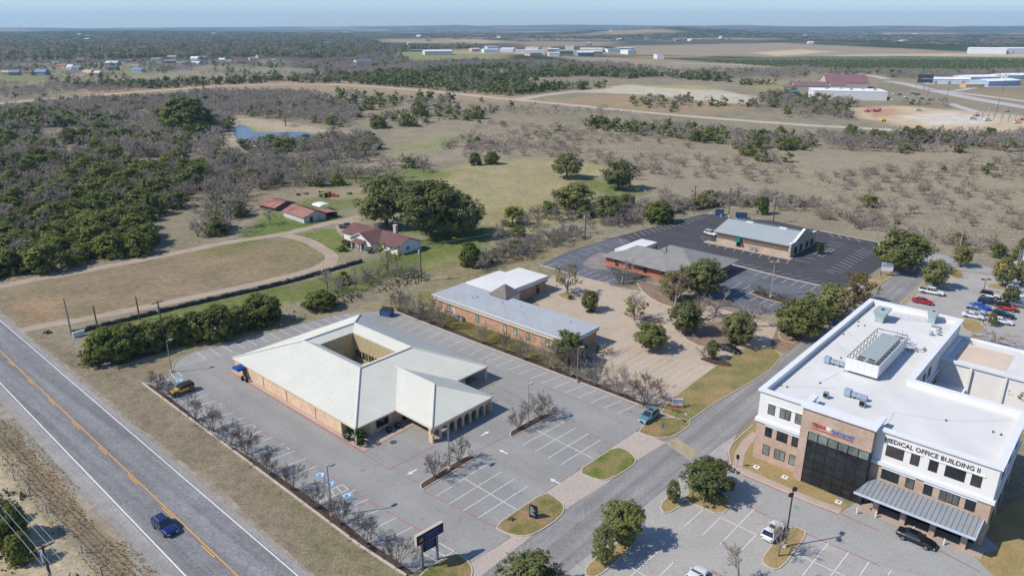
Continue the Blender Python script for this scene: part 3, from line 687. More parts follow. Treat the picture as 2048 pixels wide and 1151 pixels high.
# ------------------------------------------------------------------ vegetation
jun_m = leaf('juniper_foliage', C(90, 104, 50), C(150, 154, 82), 1.1)
oak_m = leaf('oak_foliage', C(104, 112, 68), C(156, 156, 104), .9)
oakd_m = leaf('dark_oak_foliage', C(96, 108, 60), C(146, 148, 90), .9)
yel_m = leaf('yellowing_foliage', C(110, 112, 52), C(160, 150, 80), 1.0)
brn_m = leaf('russet_foliage', C(120, 108, 58), C(156, 132, 78), 1.0)
twig_m = leaf('grey_twigs', C(152, 142, 136), C(186, 174, 168), .6)
pale_m = leaf('pale_twigs', C(156, 143, 128), C(186, 171, 152), .6)
red_m = leaf('reddish_twigs', C(150, 122, 110), C(176, 148, 134), .6)
myr_m = leaf('dark_twigs', C(94, 84, 82), C(124, 112, 106), .6)
bark_m = plain('bark', C(112, 102, 94), .95, var=.25, scale=2, spec=.1)
barkp_m = plain('pale_bark', C(150, 140, 130), .95, var=.2, scale=2, spec=.1)
hedge_m = leaf('hedge_foliage', C(50, 70, 26), C(92, 108, 46), 2)

def cloud(seed, prof, nl, nc, per, ls, lobe=.22, clr=.085, up=.35, base=0.0, fill=.25):
    """crown as many small leaf cards: lobes > clumps > cards. prof(z) gives the radius at height z (0..1)"""
    r = np.random.RandomState(seed)
    lobes = []
    while len(lobes) < nl:
        z = base+(1-base)*r.rand(); a = r.rand()*6.283; q = prof(z)
        if q <= 0: continue
        k = (fill+(1-fill)*math.sqrt(r.rand()))*max(0, q-lobe*.55)
        lobes.append((k*math.cos(a), k*math.sin(a), min(z, 1-lobe*.5)))
    V, Q = [], []
    for L in lobes:
        lr = lobe*(.7+.6*r.rand())
        d = r.normal(size=(nc, 3)); d[:, 2] = d[:, 2]*.8+up; d /= np.linalg.norm(d, axis=1)[:, None]
        cc = np.array(L)+d*lr*(.6+.4*r.rand(nc))[:, None]
        for c in cc:
            if c[2] < base*.9: c[2] = base*.9+.02*r.rand()
            n = per
            e = r.normal(size=(n, 3)); e /= np.linalg.norm(e, axis=1)[:, None]
            p = c+e*clr*(.35+.75*r.rand(n))[:, None]
            nrm = e*.45+(c-np.array([0, 0, .35]))/(np.linalg.norm(c-np.array([0, 0, .35]))+.1)*.95+r.normal(size=(n, 3))*.32
            nrm /= np.linalg.norm(nrm, axis=1)[:, None]
            t = np.cross(nrm, r.normal(size=(n, 3))); t /= np.linalg.norm(t, axis=1)[:, None]
            b = np.cross(nrm, t); s = ls*(.6+.8*r.rand(n))[:, None]
            V.append(np.stack([p-t*s, p-b*s*.6, p+t*s, p+b*s*.6], 1).reshape(-1, 3))
    V = np.concatenate(V); V[:, 2] = np.maximum(V[:, 2], .004)
    return V, np.arange(len(V)).reshape(-1, 4)
def npmesh(name, V, Q, mats, mi=None):
    me = bpy.data.meshes.new(name); k = Q.shape[1]
    me.vertices.add(len(V)); me.vertices.foreach_set('co', np.asarray(V, np.float32).ravel())
    me.loops.add(Q.size); me.loops.foreach_set('vertex_index', Q.ravel().astype(np.int32))
    me.polygons.add(len(Q)); me.polygons.foreach_set('loop_start', np.arange(0, Q.size, k)); me.polygons.foreach_set('loop_total', np.full(len(Q), k))
    for m_ in (mats if isinstance(mats, (list, tuple)) else [mats]): me.materials.append(m_)
    if mi is not None: me.polygons.foreach_set('material_index', mi)
    me.update(calc_edges=True); return me
pj = lambda z: .5*max(0, 1-((z-.34)/.68)**2)**.5
po = lambda z: .5*max(0, 1-((z-.58)/.43)**2)**.5
pw = lambda z: .5*max(0, 1-((z-.62)/.40)**2)**.5
ph = lambda z: .5*max(0, 1-((z-.5)/.52)**2)**.5

def bare(seed, spread=1.0, levels=4, stems=1, th=.028, h0=.28, nb=(4, 3, 4, 5), tw=.0042, droop=0.0, lenk=.62, ntw=5):
    """leafless tree: returns limb MB and twig arrays; about 1 wide and 1 high"""
    r = random.Random(seed); limbs = MB(); tv = []
    def grow(p, d, L, rad, lv):
        d = d.normalized(); q = p+d*L*.55
        d2 = (d+Vector((r.uniform(-1, 1), r.uniform(-1, 1), r.uniform(-.5, .8)-droop))*.22).normalized(); e = q+d2*L*.45
        if lv < levels-1:
            n = 5 if lv == 0 else 4 if lv == 1 else 3
            limbs.tube(p, q, rad, rad*.8, n, cap=False); limbs.tube(q, e, rad*.8, rad*.6, n, cap=False)
        else:
            w = d.cross(Vector((r.uniform(-1, 1), r.uniform(-1, 1), r.uniform(-1, 1)))).normalized()*tw*r.uniform(.7, 1.4)
            tv.append((p-w, p+w, e)); 
            w2 = d.orthogonal().normalized()*tw*.8
            for _ in range(ntw):
                f = q+Vector((r.uniform(-1, 1), r.uniform(-1, 1), r.uniform(-.4, 1)-droop)).normalized()*L*.6
                tv.append((q-w2, q+w2, f))
            return
        for k in range(nb[lv]):
            t = r.uniform(.35, 1.0); s = p.lerp(q, t/.55) if t < .55 else q.lerp(e, (t-.55)/.45)
            a = r.uniform(0, 6.283); ax = d.orthogonal().normalized(); ax = Matrix.Rotation(a, 3, d) @ ax
            nd = (d*r.uniform(.5, 1.0)+ax*r.uniform(.5, 1.0)*spread+Vector((0, 0, .12-droop))).normalized()
            grow(s, nd, L*lenk*r.uniform(.75, 1.25), rad*.52, lv+1)
        grow(e, d2, L*lenk, rad*.55, lv+1)
    for s_ in range(stems):
        if stems == 1: d = Vector((r.uniform(-.1, .1), r.uniform(-.1, .1), 1)); L = h0*1.5
        else:
            a = 6.283*s_/stems+r.uniform(-.3, .3); k = r.uniform(.35, .75); d = Vector((math.cos(a)*k, math.sin(a)*k, 1)); L = h0*r.uniform(1.2, 1.7)
        grow(Vector((0, 0, 0)), d, L, th, 0)
    V = np.array([[tuple(x) for x in t] for t in tv]).reshape(-1, 3)
    lv_ = np.array(limbs.v)
    mx = max(V[:, 2].max(), .1); wx = max(np.percentile(np.hypot(V[:, 0], V[:, 1]), 92), .1)
    S = np.array([.5/wx, .5/wx, 1/mx]); V = V*S; V[:, 2] = np.maximum(V[:, 2], 0.01); limbs.v = [tuple(np.array(v)*S) for v in limbs.v]
    return limbs, V, np.arange(len(V)).reshape(-1, 3)
def both(name, limbs, V, Q, bark, leaf_):
    """single mesh of limbs and crown for copies too small to show their parts"""
    n = len(limbs.v); k = Q.shape[1]
    me = bpy.data.meshes.new(name)
    me.from_pydata(list(limbs.v)+[tuple(v) for v in V], [], list(limbs.f)+[tuple(int(i)+n for i in q) for q in Q])
    me.materials.append(bark); me.materials.append(leaf_)
    me.polygons.foreach_set('material_index', [0]*len(limbs.f)+[1]*len(Q)); me.update(); return me
def trunk_for(seed, h=.45, rad=.03, limbs=5, sp=.3, lean=.05):
    r = random.Random(seed); m_ = MB(); top = Vector((r.uniform(-lean, lean), r.uniform(-lean, lean), h*.55))
    m_.tube((0, 0, -.01), top*.5, rad*1.25, rad, 7); m_.tube(top*.5, top, rad, rad*.85, 7)
    for k in range(limbs):
        a = 6.283*k/limbs+r.uniform(-.4, .4); e = top+Vector((math.cos(a)*sp*r.uniform(.5, 1), math.sin(a)*sp*r.uniform(.5, 1), h*r.uniform(.4, 1.0)))
        mid = top.lerp(e, .5)+Vector((0, 0, .04)); m_.tube(top, mid, rad*.6, rad*.42, 5); m_.tube(mid, e, rad*.42, rad*.2, 5)
    return m_

# near versions (trunk and crown as parts) and small versions (one mesh)
JN = [npmesh('crown', *cloud(100+i, pj, 60+3*i, 9, 13, .033, .14, .062, fill=.5), jun_m) for i in range(4)]
JT = [trunk_for(130+i, .5, .03, 3, .15).mesh('trunk', bark_m) for i in range(2)]
JB = []
for i in range(4):
    V, Q = cloud(150+i, pj, 46, 6, 7, .047, .145, .075, fill=.55); JB.append(both('juniper_tree', trunk_for(155+i, .4, .03, 3, .1), V, Q, bark_m, jun_m))
ON = [npmesh('crown', *cloud(200+i, po, 66, 10, 13, .0235, .125, .052, base=.22, fill=.25), oak_m) for i in range(3)]
OD = [npmesh('crown', *cloud(210+i, po, 66, 10, 13, .0245, .125, .052, base=.2, fill=.25), oakd_m) for i in range(3)]
YN = [npmesh('crown', *cloud(230+i, po, 16, 6, 9, .034, .15, .07, base=.3), yel_m) for i in range(2)]
BNm = [npmesh('crown', *cloud(235, po, 20, 8, 11, .03, .17, .07, base=.24), brn_m)]
OT = [trunk_for(240+i, .62, .028, 6, .3).mesh('trunk', bark_m) for i in range(3)]
ROUND = [npmesh('foliage', *cloud(260+i, ph, 30, 7, 12, .035, .16, .06, base=0), hedge_m) for i in range(2)]
BARE = []
for i in range(4):
    L_, V, Q = bare(300+i, 1.0, 5, 1, .024, .24, (4, 3, 3, 3), tw=.0030, ntw=4); BARE.append((L_.mesh('trunk', barkp_m), npmesh('crown', V, Q, twig_m), npmesh('crown', V, Q, red_m), npmesh('crown', V, Q, pale_m)))
MYR = []
for i in range(4):
    L_, V, Q = bare(320+i, .75, 4, 7, .014, .30, (2, 3, 4), tw=.0046, lenk=.66, ntw=6); MYR.append((L_.mesh('trunk', barkp_m), npmesh('crown', V, Q, myr_m), npmesh('crown', V, Q, twig_m)))
BB = []; BM = []
for i in range(4):
    L_, V, Q = bare(340+i, 1.05, 4, 2, .018, .25, (4, 4, 4), tw=.0055, ntw=4); BB.append(both('bare_tree', L_, V, Q, bark_m, twig_m))
    L_, V, Q = bare(350+i, 1.4, 4, 3, .016, .2, (3, 3, 3), tw=.006, ntw=4); BM.append(both('mesquite_tree', L_, V, Q, barkp_m, pale_m))
print('veg', len(JN[0].polygons), len(JB[0].polygons), len(ON[0].polygons), len(BARE[0][1].polygons), len(MYR[0][1].polygons), len(BB[0].polygons), len(BM[0].polygons))

PROTO = {}
def tree(kind, variant, trunk_me, crown_me, loc, w, h, label, cat='tree', group=None, name=None, rz=None):
    """a tree with trunk and crown as parts; copies share their meshes"""
    o = thing(name or kind, label, cat, loc, random.uniform(0, 6.28) if rz is None else rz, group)
    if trunk_me is not None: link('trunk', trunk_me, o)
    link('crown' if trunk_me is not None else 'foliage', crown_me, o)
    o.scale = (w, w, h); return o
def psize(base, pw_, ph_):
    """metres per photograph pixel at a ground point -> width and height of a thing"""
    b = P(*base); d = math.sqrt(b.x**2+b.y**2+H*H); mpp = d/F
    el = math.atan2(H, math.hypot(b.x, b.y)); w = pw_*mpp
    return b, w, max(.5, (ph_*mpp-w*.5*math.sin(el)*.8)/math.cos(el))
def T(kind, base, pw_, ph_, label, cat='tree', group=None, v=None):
    k_ = .92 if kind in ('live_oak', 'dark_oak') and 1130 < base[0] < 1500 else 1
    b, w, h = psize(base, pw_*k_, ph_*k_); v = random.randrange(12) if v is None else v
    if kind == 'juniper_tree': tm, cm = JT[v % 2], JN[v % 4]
    elif kind == 'live_oak': tm, cm = OT[v % 3], ON[v % 3]
    elif kind == 'dark_oak': tm, cm = OT[v % 3], OD[v % 3]
    elif kind == 'yellow': tm, cm = OT[v % 3], YN[v % 2]
    elif kind == 'russet': tm, cm = OT[v % 3], BNm[0]
    elif kind == 'bare_tree': tm, cm = BARE[v % 4][0], BARE[v % 4][1]
    elif kind == 'red_bare': tm, cm = BARE[v % 4][0], BARE[v % 4][2]
    elif kind == 'pale_bare': tm, cm = BARE[v % 4][0], BARE[v % 4][3]
    elif kind == 'crepe_myrtle': tm, cm = MYR[v % 4][0], MYR[v % 4][1]
    elif kind == 'pale_myrtle': tm, cm = MYR[v % 4][0], MYR[v % 4][2]
    elif kind == 'shrub': tm, cm = None, ROUND[v % 2]
    nm = {'dark_oak': 'live_oak', 'yellow': 'street_tree', 'russet': 'street_tree', 'red_bare': 'bare_tree', 'pale_bare': 'bare_tree', 'pale_myrtle': 'crepe_myrtle'}.get(kind, kind)
    return tree(kind, v, tm, cm, b, w, h, label, cat, group, nm)
def semi(base, pw_, ph_, label, v, group=None):
    """half bare tree: limbs, bare twigs and some yellow green foliage"""
    b, w, h = psize(base, pw_, ph_); o = thing('street_tree', label, 'tree', b, random.uniform(0, 6), group)
    link('trunk', BARE[v % 4][0], o); link('twigs', BARE[v % 4][1], o); link('crown', SPARSE[v % 2], o); o.scale = (w, w, h); return o
SPARSE = [npmesh('crown', *cloud(280+i, po, 9, 5, 9, .032, .13, .07, base=.3), yel_m) for i in range(2)]

# --- trees and shrubs named one by one: (kind, foot, width, height, label)
for k_, b_, w_, h_, l_ in [
 ('live_oak', (1134, 356), 74, 54, 'grey green live oak at the left end of the mown field, bare brush behind it'),
 ('live_oak', (1238, 378), 84, 60, 'broad rounded live oak standing alone right of the mown field'),
 ('live_oak', (772, 452), 128, 104, 'big spreading live oak behind the red roofed farmhouse chimney, left of the oak group'),
 ('dark_oak', (862, 474), 142, 118, 'tallest dark live oak with several leaning trunks right of the farmhouse'),
 ('live_oak', (922, 472), 100, 86, 'live oak at the right edge of the oak group beside the farmhouse'),
 ('live_oak', (838, 432), 96, 72, 'live oak at the back of the oak group, behind the tallest dark oak'),
 ('live_oak', (1148, 424), 100, 66, 'live oak above the fence line, just left of the pole with transformer'),
 ('dark_oak', (1216, 440), 72, 56, 'dark evergreen oak in the brush right of the transformer pole'),
 ('juniper_tree', (1318, 444), 58, 44, 'green bushy juniper in the fence line brush above the dark car park'),
 ('juniper_tree', (1524, 428), 24, 34, 'single upright green juniper behind the grey metal roofed building'),
 ('juniper_tree', (941, 532), 44, 50, 'green juniper at the left end of the fence line brush, right of the farm lawn'),
 ('dark_oak', (1800, 542), 106, 76, 'large dark green oak over the street beside the white sign board'),
 ('live_oak', (1868, 576), 52, 50, 'round green tree beside the white pickup truck'),
 ('live_oak', (1920, 533), 34, 36, 'small round green tree at the far bend of the street'),
 ('russet', (1710, 604), 70, 60, 'olive brown oak between the dark car park and the street'),
 ('live_oak', (1655, 642), 88, 74, 'green oak beside the street, next to the olive brown oak'),
 ('dark_oak', (1600, 678), 100, 84, 'wide green oak above the street corner with clipped shrubs at its foot'),
 ('live_oak', (1476, 690), 80, 76, 'yellow green oak by the beige car park above the black car'),
 ('dark_oak', (1370, 668), 76, 74, 'dark green oak in the middle of the beige car park bed'),
 ('dark_oak', (1298, 696), 86, 64, 'dense green oak on the kerb of the beige car park, left one of its bed'),
 ('live_oak', (1404, 592), 104, 84, 'big grey green oak in front of the grey shingle roofed building'),
 ('live_oak', (1342, 600), 60, 66, 'smaller grey green oak against the brick wall under the grey shingle roof'),
 ('dark_oak', (1180, 622), 46, 48, 'small round green tree in a ring island on the beige lot'),
 ('dark_oak', (1136, 722), 88, 76, 'green oak at the right end of the flat roofed brick building'),
 ('dark_oak', (1413, 993), 112, 90, 'large dark oak on the island opposite the brick entrance wall'),
 ('live_oak', (1345, 1006), 32, 50, 'slim young oak left of the large island oak by the street'),
 ('dark_oak', (1246, 1088), 98, 96, 'round dark oak on the gold grass island right of the street'),
 ('live_oak', (1204, 1128), 54, 80, 'slender grey green oak left of the round dark oak on its island'),
 ('live_oak', (1058, 1195), 128, 96, 'grey green oak cut by the bottom edge of the photo, beside the street'),
 ('live_oak', (2052, 838), 100, 84, 'grey green oak at the right edge behind the white office roof'),
 ('live_oak', (2003, 573), 36, 50, 'olive tree on the gold island beside yellow machinery, left of two'),
 ('live_oak', (2041, 572), 34, 44, 'olive tree on the gold island at the right edge of the photo'),
 ('live_oak', (2018, 608), 30, 30, 'small olive tree among parked cars at the far right'),
 ('live_oak', (1982, 652), 16, 24, 'tiny young tree on the grass island beside the white sedan'),
 ('juniper_tree', (642, 616), 66, 40, 'low spreading juniper below the bare trees, right of the juniper row'),
 ('juniper_tree', (375, 264), 100, 60, 'very wide dark evergreen clump left of the pond'),
 ('juniper_tree', (20, 1080), 60, 70, 'green juniper left of the crossarm pole at the bottom left corner'),
 ('juniper_tree', (45, 1122), 44, 52, 'smaller green juniper directly behind the crossarm pole'),
 ('juniper_tree', (-8, 1044), 40, 50, 'juniper cut off by the left edge at the bottom left corner'),
 ('juniper_tree', (950, 330), 26, 24, 'round juniper at the top of the mown field, left of a pair'),
 ('juniper_tree', (984, 328), 32, 24, 'darker juniper at the top of the mown field, right of a pair'),
 ('bare_tree', (1245, 566), 84, 58, 'wide bare tree between the dark lot and the beige lot'),
 ('red_bare', (1350, 612), 110, 84, 'reddish brown leafless tree with dense twigs left of the big grey green oak'),
 ('red_bare', (1395, 640), 80, 60, 'reddish brown leafless tree below the big grey green oak'),
 ('bare_tree', (1500, 655), 90, 60, 'grey leafless thicket tree left of the wide street oak'),
 ('bare_tree', (1430, 632), 70, 56, 'dark grey leafless tree beside the planter lot'),
 ('red_bare', (1886, 548), 48, 36, 'pinkish leafless tree at the far end of the street'),
 ('bare_tree', (1405, 714), 40, 34, 'little leafless tree beside the parked black car'),
 ('dark_oak', (1424, 718), 30, 42, 'little green tree beside the parked black car'),
 ('pale_bare', (1478, 1190), 110, 100, 'pale leafless tree cut by the bottom edge in the office car park'),
 ('bare_tree', (1556, 1112), 52, 86, 'thin leafless tree on the island with the tall dark lamp post'),
 ('red_bare', (1990, 690), 70, 34, 'low brownish leafless tree behind the white rear wing'),
 ('pale_bare', (672, 292), 34, 62, 'tall white barked leafless tree right of the pond'),
 ('red_bare', (571, 252), 34, 30, 'reddish leafless tree on the far bank of the pond'),
 ('bare_tree', (300, 720), 1, 1, ''),
 ]:
    if l_: T(k_, b_, w_, h_, l_)
semi((1134, 588), 62, 66, 'half bare tree with yellow green tufts in the island by the flat roofed building', 0)
semi((1268, 640), 64, 72, 'half bare tree with sparse olive leaves in the middle of the beige lot', 1)
semi((776, 548), 60, 66, 'half bare tree with yellow green top in front of the farmhouse', 2)
# roadside juniper row
for i, (b_, w_, h_, l_) in enumerate([((214, 722), 84, 74, 'outermost roadside juniper, nearest to the highway'), ((256, 712), 80, 74, 'second roadside juniper from the highway, between the poles'),
    ((300, 700), 66, 64, 'roadside juniper left of the pole with the blue box'), ((350, 686), 66, 66, 'roadside juniper just right of the pole with the blue box'),
    ((392, 680), 60, 66, 'middle juniper of the roadside row, above the hatched corner'), ((436, 676), 78, 76, 'tall bright juniper in the middle right of the roadside row'),
    ((476, 660), 56, 56, 'lower juniper in the dip of the roadside row'), ((524, 646), 84, 70, 'last roadside juniper, a big round one at the right end of the row')]):
    T('juniper_tree', b_, w_*.95, h_*.86, l_, group='junipers in the roadside row', v=i)
# crepe myrtles along the kerbs and on islands
cm_left = [((316, 778), 46, 40), ((334, 796), 40, 44), ((391, 838), 48, 50), ((426, 862), 58, 56), ((461, 889), 54, 54), ((494, 908), 60, 60), ((539, 948), 64, 60), ((584, 979), 56, 60), ((632, 1017), 62, 62), ((681, 1049), 66, 66), ((733, 1087), 70, 66), ((795, 1136), 76, 78)]
wl_ = ['first bare crepe myrtle at the far tip of the bed, left of the yellow car', 'bare crepe myrtle in front of the yellow car', 'bare crepe myrtle two stalls below the yellow car', 'bare crepe myrtle three stalls below the yellow car',
       'fifth bare crepe myrtle along the highway side mulch bed', 'sixth bare crepe myrtle along the highway side mulch bed', 'bare crepe myrtle halfway along the highway side mulch bed', 'bare crepe myrtle just above the blue parking bays',
       'bare crepe myrtle beside the ladder striped bay', 'bare crepe myrtle just below the lamp post by the blue bays', 'bare crepe myrtle second from the tall pylon sign', 'bare crepe myrtle directly left of the tall blue pylon sign']
for i, (b_, w_, h_) in enumerate(cm_left): T('crepe_myrtle', b_, w_*.88, h_*1.0, wl_[i], group='crepe myrtles along the highway side bed', v=i)
cm_right = [((797, 622), 36, 42), ((812, 628), 34, 44), ((834, 638), 40, 48), ((858, 646), 44, 50), ((884, 656), 44, 46), ((966, 686), 46, 44), ((1009, 704), 40, 44), ((1048, 719), 46, 48), ((1098, 737), 52, 52), ((1142, 753), 60, 58), ((1190, 772), 58, 60), ((1239, 790), 54, 56), ((1290, 808), 80, 62)]
wr_ = ['bare crepe myrtle right behind the blue dumpster', 'second bare crepe myrtle from the blue dumpster', 'bare crepe myrtle at the left end of the flat roofed brick wall', 'bare crepe myrtle hiding the wall mounted cooling units', 'bare crepe myrtle right of the wall mounted cooling units',
       'bare crepe myrtle on the grass below the second brick wall window', 'bare crepe myrtle below the middle windows of the flat roofed building', 'bare crepe myrtle below the right windows of the flat roofed building', 'bare crepe myrtle left of the oak at the end of the brick wall', 'bare crepe myrtle beside the thin grey lamp post of the bed', 'bare crepe myrtle just right of the thin grey lamp post', 'bare crepe myrtle third from the teal car end of the bed', 'widest bare crepe myrtle right behind the teal car']
for i, (b_, w_, h_) in enumerate(cm_right): T('pale_myrtle' if i % 3 else 'crepe_myrtle', b_, w_*1.05, h_*1.25, wr_[i], group='crepe myrtles along the brick building bed', v=i+1)
for i, (b_, w_, h_, l_) in enumerate([((870, 955), 54, 60, 'left bare crepe myrtle on the near mulch island'), ((921, 924), 58, 64, 'right bare crepe myrtle on the near mulch island, behind the pale lamp post'), ((1037, 858), 48, 54, 'left bare crepe myrtle on the far mulch island'), ((1081, 835), 64, 60, 'right and wider bare crepe myrtle on the far mulch island')]):
    T('crepe_myrtle', b_, w_, h_, l_, group='crepe myrtles on the mulch islands', v=i+2)
for b_, w_, h_, l_ in [((696, 880), 22, 26, 'round clipped shrub left of the corner downpipe'), ((722, 890), 32, 34, 'round clipped shrub right of the corner downpipe'), ((1194, 706), 12, 18, 'small clipped ball shrub at the end of the flat roofed building'), ((1566, 664), 22, 14, 'clipped green shrub at the foot of the wide street oak, left one'), ((1585, 672), 24, 16, 'clipped green shrub at the foot of the wide street oak, right one'),
    ((1140, 598), 14, 10, 'low green shrub in the island by the flat roofed building'), ((1466, 686), 24, 14, 'dark shrub below the yellow green oak'), ((690, 490), 16, 12, 'brown bush on the farmhouse front lawn'), ((684, 502), 24, 12, 'wide low bush beside the farmhouse path'), ((700, 494), 20, 14, 'reddish bush by the farmhouse porch'), ((740, 506), 16, 14, 'blue green bush at the farmhouse corner'), ((1640, 508), 20, 22, 'dark shrub right of the stone gable front'), ((1584, 508), 18, 14, 'shrub at the near corner of the stone gable front')]:
    T('shrub', b_, w_, h_, l_, 'shrub')
T('pale_myrtle', (1213, 708), 30, 28, 'silver grey bush beside the ball shrub', 'shrub')
T('shrub', (776, 838), 34, 24, 'dark hedge under the eave beside the entrance', 'hedge')
for i, (x, y) in enumerate(((1514, 583), (1530, 588), (1556, 597), (1570, 602))): T('crepe_myrtle', (x, y), 24, 15, ['low brown bush at the left end of the planter island', 'low brown bush left of the pale double lamp post', 'low brown bush right of the pale double lamp post', 'low brown bush at the right end of the planter island'][i], 'shrub', 'brown bushes on the planter island', i)
# thin bare trees by the wall end and in the farm hedges
for i, (b_, w_, h_, l_) in enumerate([((655, 582), 44, 60, 'bare spindly tree over the end of the dark stone wall'), ((680, 592), 40, 50, 'bare spindly tree right of the stone wall end'), ((712, 580), 40, 52, 'bare thin tree in the weeds below the farmhouse'), ((738, 570), 42, 56, 'bare thin tree left of the half bare tree by the farmhouse'),
    ((800, 556), 36, 46, 'bare thin tree left of the farm transformer pole'), ((826, 556), 34, 44, 'bare thin tree touching the farm transformer pole'), ((455, 462), 92, 74, 'big grey leafless tree left of the farm barns'), ((430, 440), 56, 56, 'grey leafless tree behind the big one left of the barns'), ((540, 448), 30, 42, 'small leafless tree in the barnyard pen')]):
    T('bare_tree', b_, w_, h_, l_, v=i)

# --- trees sown over the land: (outline, spacing, kinds, width range, height/width, where)
EXCL = [wpoly(p) for p in [
 [(-60, 596), (0, 566), (180, 533), (460, 478), (620, 450), (700, 430), (760, 425), (760, 440), (700, 450), (690, 520), (640, 560), (400, 610), (160, 660), (0, 700), (-100, 690)],
 [(495, 425), (495, 385), (590, 380), (690, 370), (700, 440), (560, 440)], [(660, 520), (670, 430), (960, 440), (980, 500), (860, 520)],
 [(850, 350), (940, 322), (1090, 312), (1200, 330), (1300, 375), (1200, 400), (1110, 400), (1060, 430), (960, 440), (890, 372)],
 [(335, 760), (335, 705), (480, 645), (700, 600), (870, 560), (1050, 520), (1200, 462), (1440, 412), (1480, 418), (1640, 440), (1780, 492), (1860, 490), (2150, 545), (2150, 1200), (0, 1200), (0, 640)],
 [(462, 262), (470, 236), (560, 244), (640, 256), (690, 264), (640, 278), (560, 282), (474, 280)],
 [(1160, 186), (1260, 168), (1345, 174), (1430, 179), (1510, 192), (1535, 210), (1430, 208), (1300, 191)],
 [(1690, 215), (1790, 210), (2150, 232), (2150, 272), (1860, 264), (1710, 238)],
 [(1585, 198), (1600, 176), (1640, 150), (1760, 150), (1800, 165), (1905, 180), (1905, 210), (1800, 206)],
 [(1780, 180), (1900, 170), (2150, 178), (2150, 235), (1960, 206)],
 [(785, 112), (830, 100), (1020, 104), (1010, 120), (830, 128)], [(940, 118), (960, 96), (1320, 98), (1580, 130), (1570, 142), (1340, 142), (1230, 130), (1090, 126)],
 [(1240, 94), (1560, 84), (1940, 100), (2300, 103), (2300, 120), (1700, 117), (1400, 114), (1230, 107)], [(1400, 123), (1600, 113), (1800, 112), (2300, 117), (2300, 142), (1850, 144), (1600, 137)],
 [(-60, 152), (110, 150), (180, 158), (-60, 167)], [(885, 82), (960, 80), (1010, 86), (950, 89)],
 ]]
ROADS = [([P(*p)[:2] for p in q], w) for q, w in [
 ([(-200, 230), (60, 200), (200, 190), (330, 180), (480, 170), (640, 168), (760, 174), (900, 186), (1000, 197), (1080, 204)], 12),
 ([(1040, 200), (1090, 205), (1180, 214), (1300, 226), (1420, 236), (1560, 247), (1700, 256), (1880, 264), (2200, 270)], 12), ([(1030, 200), (1090, 190), (1150, 183), (1230, 178)], 14)]]
def free(x, y, pad=0):
    ok = np.ones(x.shape, bool)
    for p in EXCL: ok &= ~in_poly(x, y, p)
    for q, w in ROADS: ok &= sdist(x, y, q, False) > w
    return ok
def sow(pix, sp, seed, dens=1.0, clump=None):
    poly = wpoly(pix); r = np.random.RandomState(seed)
    xs = [p[0] for p in poly]; ys = [p[1] for p in poly]
    gx, gy = np.meshgrid(np.arange(min(xs), max(xs), sp), np.arange(min(ys), max(ys), sp))
    x = gx.ravel()+(r.rand(gx.size)-.5)*sp*.95; y = gy.ravel()+(r.rand(gx.size)-.5)*sp*.95
    k = in_poly(x, y, poly); x, y = x[k], y[k]
    if dens < 1 or clump:
        n_ = fbm(x+seed*31, y, clump or 60, 3); lim = np.quantile(n_, 1-dens) if len(n_) else 0
        k = n_ >= lim; x, y = x[k], y[k]
    k = free(x, y)
    if sp >= 40: k &= (fbm(x+3000, y*1.5, 900, 5) < .625) & (fbm(x-7000, y*2.2, 1500, 5) < .65)
    return x[k], y[k]
